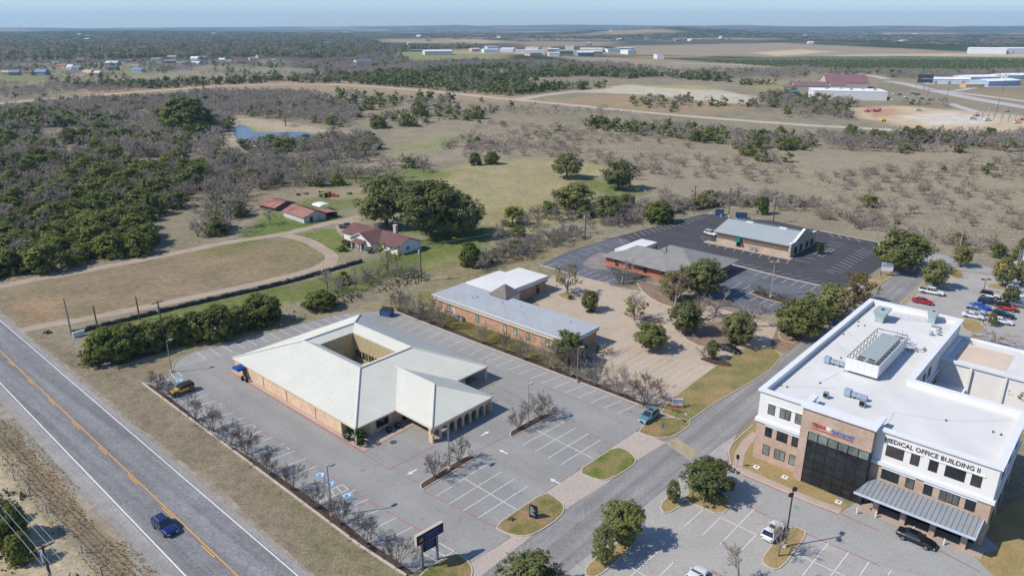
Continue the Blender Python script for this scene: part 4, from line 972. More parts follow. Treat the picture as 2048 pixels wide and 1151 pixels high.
SOW = [  # outline, spacing, density, clump size, share (juniper, bare, mesquite), width min-max, where
 ([(-150, 575), (0, 560), (150, 535), (292, 508), (302, 490), (285, 450), (210, 418), (110, 420), (0, 440), (-150, 450)], 5.6, .96, 30, (.8, .2, 0), 6.5, 11, 'in the dense grove left of the farm track'),
 ([(0, 440), (110, 420), (210, 418), (290, 450), (330, 440), (420, 380), (430, 340), (330, 295), (280, 270), (200, 225), (-100, 235), (-150, 430)], 6.0, .9, 45, (.5, .5, 0), 5.5, 11.5, 'on the wooded slope at the left edge'),
 ([(-100, 240), (60, 212), (210, 200), (440, 192), (470, 235), (440, 300), (420, 330), (300, 275), (200, 225)], 5.8, .9, 60, (.2, .8, 0), 5, 10, 'left of the pond, below the pale dirt road'),
 ([(180, 212), (440, 186), (640, 190), (720, 235), (690, 260), (600, 240), (470, 232), (420, 262), (300, 232)], 6.0, .88, 70, (.12, .88, 0), 6, 11, 'on the far side of the pond'),
 ([(420, 400), (430, 320), (470, 300), (560, 302), (640, 292), (740, 275), (760, 300), (740, 325), (640, 335), (560, 345), (510, 390), (480, 440)], 5.4, .9, 40, (.12, .88, 0), 6, 10, 'between the pond and the farm'),
 ([(470, 293), (520, 288), (570, 287), (640, 281), (700, 279), (745, 277), (700, 297), (560, 304), (480, 304)], 4.6, .95, 40, (.3, .7, 0), 5.5, 9, 'on the near bank of the pond'),
 ([(510, 392), (640, 376), (850, 350), (850, 326), (700, 338), (520, 360)], 5.5, .8, 40, (.05, .95, 0), 6, 9, 'in the bare tree row behind the farm'),
 ([(380, 480), (400, 430), (470, 380), (510, 400), (470, 470)], 6.5, .75, 30, (.15, .85, 0), 5, 9, 'left of the farm barns'),
 ([(660, 190), (960, 203), (1000, 215), (960, 238), (760, 262), (680, 240)], 12, .72, 60, (.62, .38, 0), 6, 13, 'below the dirt road above the pond'),
 ([(880, 216), (1150, 212), (1300, 235), (1200, 250), (960, 240)], 12, .5, 60, (.15, .85, 0), 4, 8, 'along the near side of the dirt road'),
 ([(120, 176), (480, 162), (700, 152), (1010, 132), (1330, 150), (1450, 155), (1460, 168), (1260, 168), (1160, 184), (1020, 192), (880, 182), (700, 166), (480, 168), (300, 178)], 10.5, .72, 90, (.86, .14, 0), 8, 14, 'in the dark belt beyond the dirt road'),
 ([(560, 140), (660, 122), (1000, 116), (1250, 128), (1340, 145), (1560, 140), (1640, 150), (1560, 162), (1460, 160), (1330, 148), (1010, 132), (700, 152)], 11, .85, 120, (.12, .88, 0), 8, 12, 'in the grey woodland behind the dark belt'),
 ([(1240, 202), (1400, 198), (1540, 210), (1600, 225), (1500, 238), (1300, 222)], 11, .5, 60, (.62, .38, 0), 5, 11, 'between the caliche lot and the dirt road'),
 ([(1120, 240), (1260, 246), (1420, 262), (1640, 282), (1660, 330), (1600, 345), (1480, 318), (1440, 290), (1280, 275), (1170, 256)], 6.6, .74, 50, (.5, .5, 0), 5, 10, 'below the dirt road right of centre'),
 ([(1640, 275), (2150, 275), (2150, 300), (1850, 308), (1650, 300)], 5.6, .92, 60, (.22, .78, 0), 6, 11, 'in the hedge below the dirt road at the right'),
 ([(1530, 190), (1700, 196), (1880, 205), (1900, 218), (1690, 240), (1540, 235), (1500, 215)], 8, .8, 60, (.4, .6, 0), 6, 11, 'in front of the long white warehouse'),
 ([(1480, 165), (1600, 168), (1680, 190), (1560, 200), (1500, 198)], 10, .35, 60, (.9, .1, 0), 6, 10, 'left of the long white warehouse'),
 ([(960, 245), (1180, 256), (1440, 305), (1600, 350), (2150, 305), (2150, 520), (1860, 492), (1640, 440), (1480, 405), (1310, 398), (1290, 365), (1190, 325), (1000, 308), (880, 300)], 8.0, .72, 45, (.05, .12, .83), 3.6, 7.5, 'in the dry scrub field'),
 ([(870, 322), (960, 285), (1180, 300), (1330, 345), (1280, 365), (1190, 328), (1080, 312), (940, 322)], 7, .75, 50, (.02, .2, .78), 4.5, 8, 'along the top of the mown field'),
 ([(955, 540), (1000, 500), (1180, 452), (1320, 420), (1500, 388), (1560, 395), (1480, 420), (1300, 445), (1200, 463), (1010, 532)], 2.7, .9, 30, (.12, .84, .04), 3.2, 6.5, 'in the brush along the fence above the car parks'),
 ([(1080, 402), (1340, 408), (1500, 388), (1440, 412), (1200, 456), (1100, 446)], 4.8, .8, 30, (.2, .7, .1), 4, 8, 'in the thicket above the old car park'),
 ([(955, 470), (1010, 440), (1110, 425), (1180, 440), (1100, 465), (1000, 495)], 7, .75, 30, (.1, .9, 0), 5, 8.5, 'in the bare hedge right of the farm oaks'),
 ([(1560, 395), (1700, 430), (1860, 470), (2150, 525), (2150, 545), (1860, 492), (1640, 440), (1540, 412)], 3.8, .82, 30, (.05, .7, .25), 3.5, 6.5, 'in the brush behind the grey metal roofed building'),
 ([(640, 600), (700, 575), (830, 560), (850, 545), (760, 545), (650, 570)], 2.8, .75, 20, (.05, .95, 0), 2.5, 5, 'in the weeds right of the stone wall'),
 ([(0, 122), (560, 116), (640, 140), (480, 158), (300, 168), (110, 172), (0, 150)], 13, .42, 60, (.3, .7, 0), 6, 10, 'among the houses at the left'),
 ([(-100, 205), (-100, 168), (110, 170), (400, 170), (200, 188)], 8, .8, 60, (.05, .9, .05), 5, 9, 'above the pale dirt road at the left'),
 ([(0, 76), (300, 72), (700, 76), (780, 92), (780, 108), (620, 118), (560, 114), (0, 122)], 17, .84, 260, (.66, .34, 0), 10, 19, 'on the wooded rise at the left'),
 ([(640, 122), (790, 96), (1000, 92), (960, 116), (780, 130)], 20, .55, 200, (.55, .45, 0), 11, 18, 'around the far sheds'),
 ([(1290, 118), (1420, 120), (1640, 142), (1880, 150), (2150, 140), (2150, 158), (1900, 162), (1700, 152), (1520, 140)], 9, .9, 120, (.12, .88, 0), 8, 12, 'along the creek below the orchard'),
 
 ([(-200, 76), (760, 76), (1000, 84), (1250, 82), (1560, 80), (1900, 92), (2300, 90), (2300, 70), (1024, 66), (-200, 67)], 46, .84, 700, (.55, .45, 0), 36, 60, 'in the far woodland'),
 ([(-300, 68), (1024, 68), (2400, 71), (2400, 60), (1024, 58.6), (-300, 60)], 90, .8, 1500, (.6, .4, 0), 60, 100, 'near the horizon'),
]
LJ, LB, LM = [], [], []
for i, (pix, sp, dens, cl, sh, w0, w1, where) in enumerate(SOW):
    if not where: continue
    x, y = sow(pix, sp, 40+i, dens, cl); r = np.random.RandomState(900+i)
    u = r.rand(len(x)); w = w0+(w1-w0)*r.rand(len(x))**1.3
    n_ = fbm(x*1.0+i*70, y, max(30, sp*4), 2); u = np.clip(u*.6+(n_-n_.min())/(np.ptp(n_)+1e-6)*.4, 0, 1); u = np.argsort(np.argsort(u))/max(1, len(u))
    z = terr(x, y)
    for X, Y, Z, uu, ww in zip(x, y, z, u, w):
        d = math.sqrt(X*X+Y*Y+H*H); t_ = (X, Y, float(Z), ww, ww/d, where)
        (LJ if uu < sh[0] else LB if uu < sh[0]+sh[1] else LM).append(t_)
print('sown', len(LJ), len(LB), len(LM))
def place(lst, meshes, name, cat, desc, limit, hr, stuff_label, lods, stuff_mats):
    lst.sort(key=lambda t: -t[4]); r = random.Random(11)
    inview = lambda t: -60 < PX(t[0], t[1], t[2])[0] < 2108 and PX(t[0], t[1], t[2])[1] < 1250
    a = [t for t in lst if inview(t) and t[3] < 14.5][:limit]; ids = set(map(id, a)); rest = [t for t in lst if id(t) not in ids]
    for X, Y, Z, w, s, where in a:
        o = link(name, meshes[r.randrange(len(meshes))]); h = w*r.uniform(*hr)
        o.location = (X, Y, Z-.05); o.rotation_euler = (0, 0, r.uniform(0, 6.28)); o.scale = (w, w*r.uniform(.85, 1.15), h)
        tag(o, desc(w, h)+' '+where, cat, name.replace('_', ' ')+'s '+where)
    # the rest: one merged mesh
    Vs, Qs, n = [], [], 0
    for X, Y, Z, w, s, where in rest:
        V, Q = lods[r.randrange(len(lods))] if w < 34 else FAR[r.randrange(len(FAR))]
        h = w*r.uniform(*hr) if w < 34 else r.uniform(5, 8)
        c_, s_ = math.cos(r.uniform(0, 6.28)), 0; s_ = math.sqrt(1-c_*c_)
        W_ = np.empty_like(V); W_[:, 0] = (V[:, 0]*c_-V[:, 1]*s_)*w+X; W_[:, 1] = (V[:, 0]*s_+V[:, 1]*c_)*w+Y; W_[:, 2] = V[:, 2]*h+Z-.1
        Vs.append(W_); Qs.append(Q+n); n += len(V)
    if Vs:
        o = link(name+'_woodland', npmesh(name+'_woodland', np.concatenate(Vs), np.concatenate(Qs), stuff_mats)); o['kind'] = 'stuff'; o['label'] = stuff_label; o['category'] = 'woodland'
def tri2quad(Q): return np.concatenate([Q, Q[:, 2:3]], 1)
LODJ = [cloud(500+i, pj, 7, 4, 3, .13, .24, .11) for i in range(4)]
FAR = [cloud(520+i, lambda z: .5, 9, 3, 1, .17, .16, .09, up=.9, fill=.0) for i in range(4)]
LODB = []
for i in range(4):
    _, V, Q = bare(540+i, 1.05, 3, 3, .02, .24, (3, 4), tw=.013, ntw=3); LODB.append((V, Q))
# thin twigs as narrow kites so every merged face has four corners
def kite(V, Q):
    A, B, C_ = V[Q[:, 0]], V[Q[:, 1]], V[Q[:, 2]]; M = (A+B)*.5
    P4 = np.stack([A, B, C_+(B-A)*.15, C_-(B-A)*.15], 1).reshape(-1, 3); return P4, np.arange(len(P4)).reshape(-1, 4)
LODB = [kite(*t) for t in LODB]
sz = lambda w, a, b: 'wide' if w > b else 'small' if w < a else 'middle sized'
place(LJ, JB, 'juniper_tree', 'tree', lambda w, h: sz(w, 6.5, 9)+' dark green juniper', 300, (.55, .78), 'dark green juniper and oak woodland running to the horizon', LODJ, jun_m)
place(LB, BB, 'bare_tree', 'tree', lambda w, h: sz(w, 6, 8.5)+' grey leafless tree', 300, (.7, .95), 'grey leafless winter woodland in belts to the horizon', LODB, twig_m)
place(LM, BM, 'mesquite_tree', 'tree', lambda w, h: sz(w, 4.5, 6)+' pale leafless mesquite', 300, (.5, .7), 'pale leafless scrub bushes over the dry field', LODB, pale_m)
orch = MB(); q0, q1, q2, q3 = P(1400, 122), P(2150, 120), P(2150, 139), P(1560, 135)
OV = []
for i in range(26):
    for j in range(70):
        p = q0.lerp(q1, j/69).lerp(q3.lerp(q2, j/69), i/25); r_ = random.Random(i*97+j)
        if r_.random() < .12: continue
        OV.append((p.x+r_.uniform(-2, 2), p.y+r_.uniform(-3, 3), 0, r_.uniform(5, 8)))
Vs, Qs, n = [], [], 0
for X, Y, Z, w in OV:
    V, Q = FAR[int(X) % 4]; Vs.append(V*np.array([w, w, w*.5])+np.array([X, Y, 0])); Qs.append(Q+n); n += len(V)
o = link('orchard', npmesh('orchard', np.concatenate(Vs), np.concatenate(Qs), jun_m)); o['kind'] = 'stuff'; o['label'] = 'far green orchard planted in rows below the pale strips'; o['category'] = 'orchard'
# low weeds and dry tufts
def tufts(name, label, pix, sp, seed, s0, s1, m_, dens=.7, cl=12):
    poly = wpoly(pix); r = np.random.RandomState(seed); xs = [p[0] for p in poly]; ys = [p[1] for p in poly]
    gx, gy = np.meshgrid(np.arange(min(xs), max(xs), sp), np.arange(min(ys), max(ys), sp))
    x = gx.ravel()+(r.rand(gx.size)-.5)*sp; y = gy.ravel()+(r.rand(gx.size)-.5)*sp; k = in_poly(x, y, poly); x, y = x[k], y[k]
    n_ = fbm(x, y, cl, 3); k = n_ > np.quantile(n_, 1-dens); x, y = x[k], y[k]
    nb_ = 5; n = len(x); s = s0+(s1-s0)*r.rand(n)**2
    a = r.rand(n, nb_)*6.283; t = .35+.65*r.rand(n, nb_)
    ex = np.cos(a)*s[:, None]*.6*t; ey = np.sin(a)*s[:, None]*.6*t; ez = s[:, None]*(.35+.5*r.rand(n, nb_))
    wx, wy = -np.sin(a)*s[:, None]*.22, np.cos(a)*s[:, None]*.22
    o0 = np.stack([x[:, None]-wx, y[:, None]-wy, 0*ex], -1); o1 = np.stack([x[:, None]+wx, y[:, None]+wy, 0*ex], -1)
    e0 = np.stack([x[:, None]+ex+wx*.4, y[:, None]+ey+wy*.4, ez], -1); e1 = np.stack([x[:, None]+ex-wx*.4, y[:, None]+ey-wy*.4, ez], -1)
    V = np.stack([o0, o1, e0, e1], 2).reshape(-1, 3)
    o = link(name, npmesh(name, V, np.arange(len(V)).reshape(-1, 4), m_)); o['kind'] = 'stuff'; o['label'] = label; o['category'] = 'grass'
dry_m = leaf('dry_grass', C(166, 146, 116), C(204, 184, 150), .4)
weed_m = leaf('weeds', C(98, 96, 60), C(140, 126, 92), .4)
tufts('dry_grass', 'brown dry grass on the highway verge', [(0, 805), (70, 880), (330, 1160), (200, 1160), (0, 935)], .45, 1, .15, .38, dry_m, .85)
tufts('scrub_weeds', 'low green grey weeds on pale sand at the bottom left', [(0, 940), (205, 1160), (-60, 1160), (-60, 940)], 1.1, 2, .4, 1.2, weed_m, .35, 6)
0 and tufts('dry_grass', 'dry grass between the highway and the mulch bed', [(0, 645), (200, 785), (650, 1160), (800, 1160), (300, 790), (280, 760), (330, 710), (200, 740), (90, 660)], .8, 3, .2, .5, dry_m, .6)
tufts('dry_grass', 'dry grass tussocks scattered over the scrub field', [(800, 300), (1000, 250), (1200, 262), (1600, 345), (2100, 300), (2100, 520), (1860, 490), (1640, 435), (1480, 400), (1310, 395), (1280, 365), (1180, 325)], 2.0, 4, .25, .65, dry_m, .4, 40)
tufts('scrub_weeds', 'rough dead weeds along the fence and below the juniper row', [(250, 740), (330, 705), (480, 655), (700, 605), (860, 560), (840, 550), (640, 590), (540, 650), (400, 690), (180, 735)], .9, 5, .4, 1.0, weed_m, .55, 10)
tufts('dry_grass', 'dead grass in the wood clearings at the left', [(0, 565), (300, 505), (440, 480), (430, 330), (300, 280), (0, 300)], 2.2, 6, .3, .8, dry_m, .5, 30)
# ------------------------------------------------------------------ buildings
b_tan = brick('tan_brick', C(212, 178, 146), C(234, 204, 172), 0)
b_tx = brick('light_brick', C(178, 150, 131), C(202, 177, 158), 0)
b_flat = brick('orange_brick', C(188, 144, 116), C(210, 170, 142), 0)
b_red = brick('red_brick', C(176, 106, 84), C(200, 134, 110), 0)
b_stone = brick('buff_stone', C(176, 156, 136), C(206, 188, 166), 0)
roof_tan = plain('cream_metal_roof', C(222, 219, 203), .5, .0, var=.06, scale=.15, spec=.5)
rib_tan = plain('cream_metal_seam', C(230, 227, 213), .5, var=.04, scale=.3, spec=.5)
ridge_m = plain('ridge_flashing', C(206, 206, 196), .5, var=.05)
panel_tan = plain('tan_metal_panel', C(214, 196, 152), .55, var=.08, scale=.3)
panel_rib = plain('tan_panel_rib', C(190, 172, 130), .55, var=.06)
stucco = plain('white_stucco', C(238, 234, 228), .85, var=.04, scale=.3)
trim_w = plain('white_trim', C(234, 234, 234), .6, var=.05, scale=.5)
trim_c = plain('cream_trim', C(222, 206, 178), .6, var=.08, scale=.5)
membrane = asphalt('white_roof_membrane', C(226, 223, 217), .085, .1, (UA, .35, .03), crack=False, grain=.025)
memb_grey = asphalt('grey_roof_membrane', C(178, 180, 182), .06, .2, (UA, .5, .04), crack=False)
memb_stain = asphalt('stained_membrane', C(222, 200, 178), .08, .2, crack=False)
shingle = plain('grey_shingle', C(146, 144, 138), .95, var=.12, scale=.4, fine=4)
shingle_r = plain('maroon_shingle', C(118, 86, 82), .95, var=.14, scale=.4, fine=4)
rust = asphalt('rusty_metal', C(172, 126, 112), .34, .35, (R(48), .8, .26), crack=False)
grey_metal = plain('grey_metal_roof', C(176, 182, 180), .45, var=.05, scale=.2, spec=.5)
seam_g = plain('grey_metal_seam', C(198, 204, 202), .45, var=.04, spec=.5)
canopy_m = plain('canopy_metal', C(150, 154, 158), .4, var=.06, scale=.5, spec=.5)
canopy_s = plain('canopy_seam', C(96, 100, 104), .5)
bronze = plain('bronze_metal', C(128, 116, 108), .5, var=.1)
glass = glass_dark('dark_glass'); glass_2 = glass_dark('smoky_glass', (.045, .04, .038), .08); glass_3 = glass_dark('curtained_glass', (.09, .085, .08), .15); glass_b = glass_dark('blinds_glass', C(120, 128, 124), .12); frame_d = plain('dark_frame', C(44, 42, 42), .5)
glass_g = glass_dark('pale_green_glass', C(150, 172, 160), .2)
door_d = plain('dark_door', C(58, 52, 50), .5); steel = plain('galvanised_steel', C(168, 176, 180), .45, .3, var=.1, scale=1)
steel_g = plain('green_grey_steel', C(172, 186, 182), .5, var=.08, scale=1); dark_m = plain('black_metal', C(36, 36, 38), .5)
wood = plain('weathered_wood', C(120, 98, 82), .95, var=.25, scale=2); blue_c = plain('blue_canvas', C(34, 84, 156), .8, var=.12)
teal_c = plain('teal_canvas', C(20, 110, 112), .8, var=.12); handrail_m = plain('white_rail', C(222, 222, 220), .5)
stone_d = plain('dark_dry_stone', C(84, 80, 76), 1, var=.4, scale=1.2, fine=3)

def seams(mb, poly, e0, e1, sp, w=.05, h=.05, mi=0):
    """standing seams on one roof slope: ribs run up the slope, square to the eave e0-e1"""
    P_ = [Vector(p) for p in poly]; e0 = Vector(e0); ed = (Vector(e1)-e0).normalized()
    n = (P_[1]-P_[0]).cross(P_[2]-P_[0]).normalized(); n = n if n.z > 0 else -n
    up = n.cross(ed); up = up if up.z > 0 else -up
    st = [((p-e0).dot(ed), (p-e0).dot(up)) for p in P_]; s0 = min(s for s, t in st); s1 = max(s for s, t in st); k = len(st)
    s = s0+sp*.5
    while s < s1:
        ts = []
        for i in range(k):
            (a, b), (c_, d) = st[i], st[(i+1) % k]
            if (a-s)*(c_-s) <= 0 and a != c_: ts.append(b+(d-b)*(s-a)/(c_-a))
        if len(ts) >= 2 and max(ts)-min(ts) > .2:
            A = e0+ed*s+up*min(ts); B = e0+ed*s+up*max(ts); x = ed*w/2
            v = [A-x, A+x, B+x, B-x]; v += [q+n*h for q in v]
            mb.add(v, [(4, 5, 6, 7), (0, 1, 5, 4), (1, 2, 6, 5), (2, 3, 7, 6), (3, 0, 4, 7)], mi)
        s += sp
WR = random.Random(4)
def window(parent, p, axis, w, h, pane=glass, frame_m=frame_d, out=1, mull=0, name='window', t=.07):
    """window in a wall: p lower left corner, axis 'u' (wall along U, facing -V*out) or 'v'"""
    if pane is glass: pane = WR.choice((glass, glass, glass_2, glass_3))
    mb = MB(); mg = MB(); u0, v0, z0 = p; f = .07
    def bx(m_, a0, a1, d0, d1, z0_, z1_):
        d0, d1 = sorted((d0, d1))
        if axis == 'u': m_.box(u0+a0, u0+a1, v0+d0, v0+d1, z0_, z1_)
        else: m_.box(u0+d0, u0+d1, v0+a0, v0+a1, z0_, z1_)
    s = -out if axis == 'u' else out
    bx(mb, 0, w, 0, s*t, z0, z0+f); bx(mb, 0, w, 0, s*t, z0+h-f, z0+h); bx(mb, 0, f, 0, s*t, z0+f, z0+h-f); bx(mb, w-f, w, 0, s*t, z0+f, z0+h-f)
    for k in range(mull):
        c_ = w*(k+1)/(mull+1); bx(mb, c_-f/2, c_+f/2, 0, s*t*.9, z0+f, z0+h-f)
    o = mb.build(name, frame_m, parent)
    bx(mg, f, w-f, -s*.01, s*t*.5, z0+f, z0+h-f); mg.build('pane', pane, o); return o

# ---- tan roofed clinic
CO = P(711, 857, 3.0); CO.z = 0
clinic = thing('medical_clinic', 'tan brick clinic with cream metal hip roof round an open courtyard', 'building', CO, UA)
ze, zr = 3.0, 6.8; zi = 5.95
L_, F_, R_, B_ = (-41, 0, ze), (0, 0, ze), (0, 31.8, ze), (-41, 31.8, ze)
l_, f_, r_, b_ = (-29.9, 9.8, zr), (-11.4, 9.8, zr), (-11.4, 22.2, zr), (-29.9, 22.2, zr)
li, fi, ri, bi = (-27.7, 12, zi), (-13.6, 12, zi), (-13.6, 20.1, zi), (-27.7, 20.1, zi)
mb = MB(); sm = MB()
for q in ((L_, F_, f_, l_), (F_, R_, r_, f_), (R_, B_, b_, r_), (B_, L_, l_, b_), (li, l_, f_, fi), (fi, f_, r_, ri), (ri, r_, b_, bi), (bi, b_, l_, li)): mb.poly(q)
roof = mb.build('roof', roof_tan, clinic, fix=False)
sol = roof.modifiers.new('thick', 'SOLIDIFY'); sol.thickness = .12; sol.offset = -1
for q, e in (((L_, F_, f_, l_), (L_, F_)), ((F_, R_, r_, f_), (F_, R_)), ((R_, B_, b_, r_), (R_, B_)), ((B_, L_, l_, b_), (B_, L_)),
             ((li, l_, f_, fi), (li, fi)), ((fi, f_, r_, ri), (fi, ri)), ((ri, r_, b_, bi), (ri, bi)), ((bi, b_, l_, li), (bi, li))): seams(sm, q, e[0], e[1], .6, .055, .05)
sm.build('standing_seams', rib_tan, roof)
rm = MB()
for a, b in ((L_, l_), (F_, f_), (R_, r_), (B_, b_), (l_, f_), (f_, r_), (r_, b_), (b_, l_)):
    a = Vector(a); b = Vector(b); d = (b-a).normalized(); rm.tube(a+Vector((0, 0, .07)), b+Vector((0, 0, .07)), .16, .16, 6)
rm.build('ridge_cap', ridge_m, roof)
gm = MB()
for a, b in ((L_, F_), (F_, R_), (R_, B_), (B_, L_)): gm.bar(Vector(a)-Vector((0, 0, .26)), Vector(b)-Vector((0, 0, .26)), .14, .22)
gm.build('gutter', trim_c, clinic)
wm = MB()
fp = [(-40.7, .3), (-4.6, .3), (-4.6, 3.4), (-.5, 3.4), (-.5, 26.0), (-5, 26.0), (-5, 31.5), (-40.7, 31.5)]
wm.prism(fp, 0, 2.98, cap=False); wm.build('wall', b_tan, clinic, fix=False)
wm = MB(); wm.poly([(-40.9, .1, 2.82), (-.1, .1, 2.82), (-.1, 31.7, 2.82), (-13.6, 31.7, 2.82), (-13.6, 20.1, 2.82), (-13.6, 12, 2.82), (-27.7, 12, 2.82), (-27.7, 31.7, 2.82), (-40.9, 31.7, 2.82)]); wm.build('soffit', trim_c, clinic)
wm = MB(); wm.box(-13.62, -13.5, 12, 20.1, 0, zi-.1); wm.box(-27.8, -27.68, 12, 20.1, 0, zi-.1); wm.box(-27.68, -13.62, 20.08, 20.2, 0, zi-.1); wm.box(-27.68, -13.62, 11.9, 12.02, 0, zi-.1)
cw = wm.build('courtyard_wall', panel_tan, clinic)
wm = MB()
for k in range(33): u = -27.4+k*.42; wm.box(u, u+.06, 20.03, 20.08, .1, zi-.15)
for k in range(18): v = 12.3+k*.44; wm.box(-27.68, -27.62, v, v+.06, .1, zi-.15)
wm.build('panel_ribs', panel_rib, cw)
for k in range(7): window(clinic, (-26.9+k*1.05, 20.03, .9), 'u', .62, 1.5)
wm = MB(); wm.box(-27.6, -13.7, 12.1, 20.0, .02, .06); wm.build('courtyard_floor', walkm, clinic)
for u, v in ((-.35, .35), (-.35, 31.45)):
    wm = MB(); wm.box(u-.22, u+.22, v-.22, v+.22, 0, 2.8); wm.build('corner_post', trim_c, clinic)
for u in (-35.8, -30, -21.8, -12.4):
    wm = MB(); wm.box(u, u+.1, .18, .28, .1, 2.75); wm.build('downpipe', trim_c, clinic)
o = window(clinic, (-4.55, 1.2, 0), 'v', 1.1, 2.2, door_d, name='door'); window(clinic, (-4.95, 27.2, 0), 'v', 1.2, 2.2, door_d, name='door'); window(clinic, (-.47, 4.6, .9), 'v', 2.6, 1.4)
window(clinic, (-37.9, .28, 0), 'u', 1.6, 2.2, door_d, name='door')
am = MB(); pts = [(0, .0), (.9, .16), (1.5, .5), (1.75, 1.0)]
for k in range(6):
    a0, a1 = math.pi*k/6, math.pi*(k+1)/6; uu = lambda a: -37.1-math.cos(a)*1.25; zz = lambda a: 2.1+.75*math.sin(a)
    am.quad((uu(a0), -1.6, zz(a0)), (uu(a1), -1.6, zz(a1)), (uu(a1), .28, zz(a1)+.05), (uu(a0), .28, zz(a0)+.05))
am.poly([(-37.1-math.cos(math.pi*k/8)*1.25, -1.6, 2.1+.75*math.sin(math.pi*k/8)) for k in range(9)]); am.build('awning', blue_c, clinic)
# drive through wing
wing_r = MB(); we = 3.0; wz = 5.75; v0, v1, vm = 8.6, 23.4, 16.0; ue = 9.4
A_, Bq, Cq, D_ = (0, v0, we), (ue, v0, we), (ue, v1, we), (0, v1, we); ap = (2.0, vm, wz); back = (-9.0, vm, wz); va, vb = (-.02, v0, we+.02), (-.02, v1, we+.02)
for q in ((A_, Bq, ap, back), (Bq, Cq, ap), (Cq, D_, back, ap)): wing_r.poly([(x, y, z+.03) for x, y, z in q])
wr_o = wing_r.build('wing_roof', roof_tan, clinic, fix=False); s2 = wr_o.modifiers.new('thick', 'SOLIDIFY'); s2.thickness = .1; s2.offset = -1
sm = MB(); seams(sm, (A_, Bq, ap, back), A_, Bq, .6, .055, .08); seams(sm, (Bq, Cq, ap), Bq, Cq, .6, .055, .08); seams(sm, (Cq, D_, back, ap), Cq, D_, .6, .055, .08); sm.build('standing_seams', rib_tan, wr_o)
rm = MB(); up_ = Vector((0, 0, .1))
for a, b in ((Bq, ap), (Cq, ap), (ap, back)): rm.tube(Vector(a)+up_, Vector(b)+up_, .15, .15, 6)
rm.build('ridge_cap', ridge_m, wr_o)
gm = MB()
for a, b in ((A_, Bq), (Bq, Cq), (Cq, D_)): gm.bar(Vector(a)-Vector((0, 0, .24)), Vector(b)-Vector((0, 0, .24)), .14, .2)
gm.build('gutter', trim_c, clinic)
ar = MB(); n_ = 8; a0, a1 = v0+.3, v1-.3; bw = (a1-a0)/n_; pw2 = .17; u0, u1 = 8.8, 9.25; ztop = 2.8; zs = 1.55; rr = bw/2-pw2
for k in range(n_+1):
    c_ = a0+bw*k; ar.box(u0, u1, c_-pw2, c_+pw2, 0, zs)
for k in range(n_):
    c_ = a0+bw*(k+.5); arc = [(c_-rr*math.cos(math.pi*i/10), zs+rr*math.sin(math.pi*i/10)) for i in range(11)]
    for uu_ in (u0, u1):
        for i in range(10): ar.quad((uu_, arc[i][0], arc[i][1]), (uu_, arc[i+1][0], arc[i+1][1]), (uu_, arc[i+1][0], ztop), (uu_, arc[i][0], ztop))
        for s_ in (-1, 1): ar.quad((uu_, c_+s_*rr, zs), (uu_, c_+s_*(rr+pw2), zs), (uu_, c_+s_*(rr+pw2), ztop), (uu_, c_+s_*rr, ztop))
    for i in range(10): ar.quad((u0, *arc[i]), (u1, *arc[i]), (u1, *arc[i+1]), (u0, *arc[i+1]))
ar.build('arcade_wall', b_tan, clinic, fix=False)
for v in (v0+.5, v1-.5):
    wm = MB(); wm.box(8.2, 8.79, v-.3, v+.3, 0, 2.8); wm.build('brick_pier', b_tan, clinic)
    wm = MB(); wm.box(-.45, 8.19, v-.12, v+.12, 2.5, 2.8); wm.build('beam', trim_c, clinic)
wm = MB(); wm.box(-1.4, 9.2, v0+.2, v1-.2, 2.82, 2.86); wm.build('wing_ceiling', trim_c, clinic)
window(clinic, (-.47, 10.3, .05), 'v', 3.2, 2.2, glass, mull=2, name='entrance_door')
def clinic_sheet(name, pts, z, m_): return sheet(name, [(CO.x+UX.x*u+VX.x*v, CO.y+UX.y*u+VX.y*v) for u, v in pts], z, m_, world=True)
clinic_sheet('sidewalk', [(-41.6, -.6), (2.8, -.6), (2.4, 10.6), (4.2, 10.6), (4.2, 13.4), (-.4, 13.4), (-.4, .25), (-41.6, .25)], .10, walkm)
clinic_sheet('sidewalk', [(-1.4, 24), (2, 24), (2, 32.4), (-40, 32.4), (-40, 30.5), (-1.4, 30.5)], .10, walkm)
kk = MB(); fr = lambda u, v: (CO.x+UX.x*u+VX.x*v, CO.y+UX.y*u+VX.y*v)
ribbon(kk, [fr(-41.7, -.75), fr(2.9, -.75)], .3, .06); o = kk.build('red_kerb', redp, fix=False); o['kind'] = 'structure'
rl = thing('handrail', 'white pipe handrail along the concrete ramp at the right end of the clinic', 'railing', Vector((*fr(1.2, 25.2), 0)), UA)
m_ = MB(); m_.box(0, 5.2, -.9, -.75, 0, .55); m_.build('ramp_kerb', walkm, rl); m_ = MB()
for z in (.95, 1.35): m_.tube((0, -.82, z), (5.2, -.82, z), .04)
m_.tube((5.2, -.82, 1.35), (5.2, .6, 1.35), .04); m_.tube((5.2, .6, .1), (5.2, .6, 1.35), .04)
m_.build('rail', handrail_m, rl)
for x in (.1, 1.8, 3.5, 5.15): m_ = MB(); m_.tube((x, -.82, .5), (x, -.82, 1.35), .035); m_.build('rail_post', handrail_m, rl)

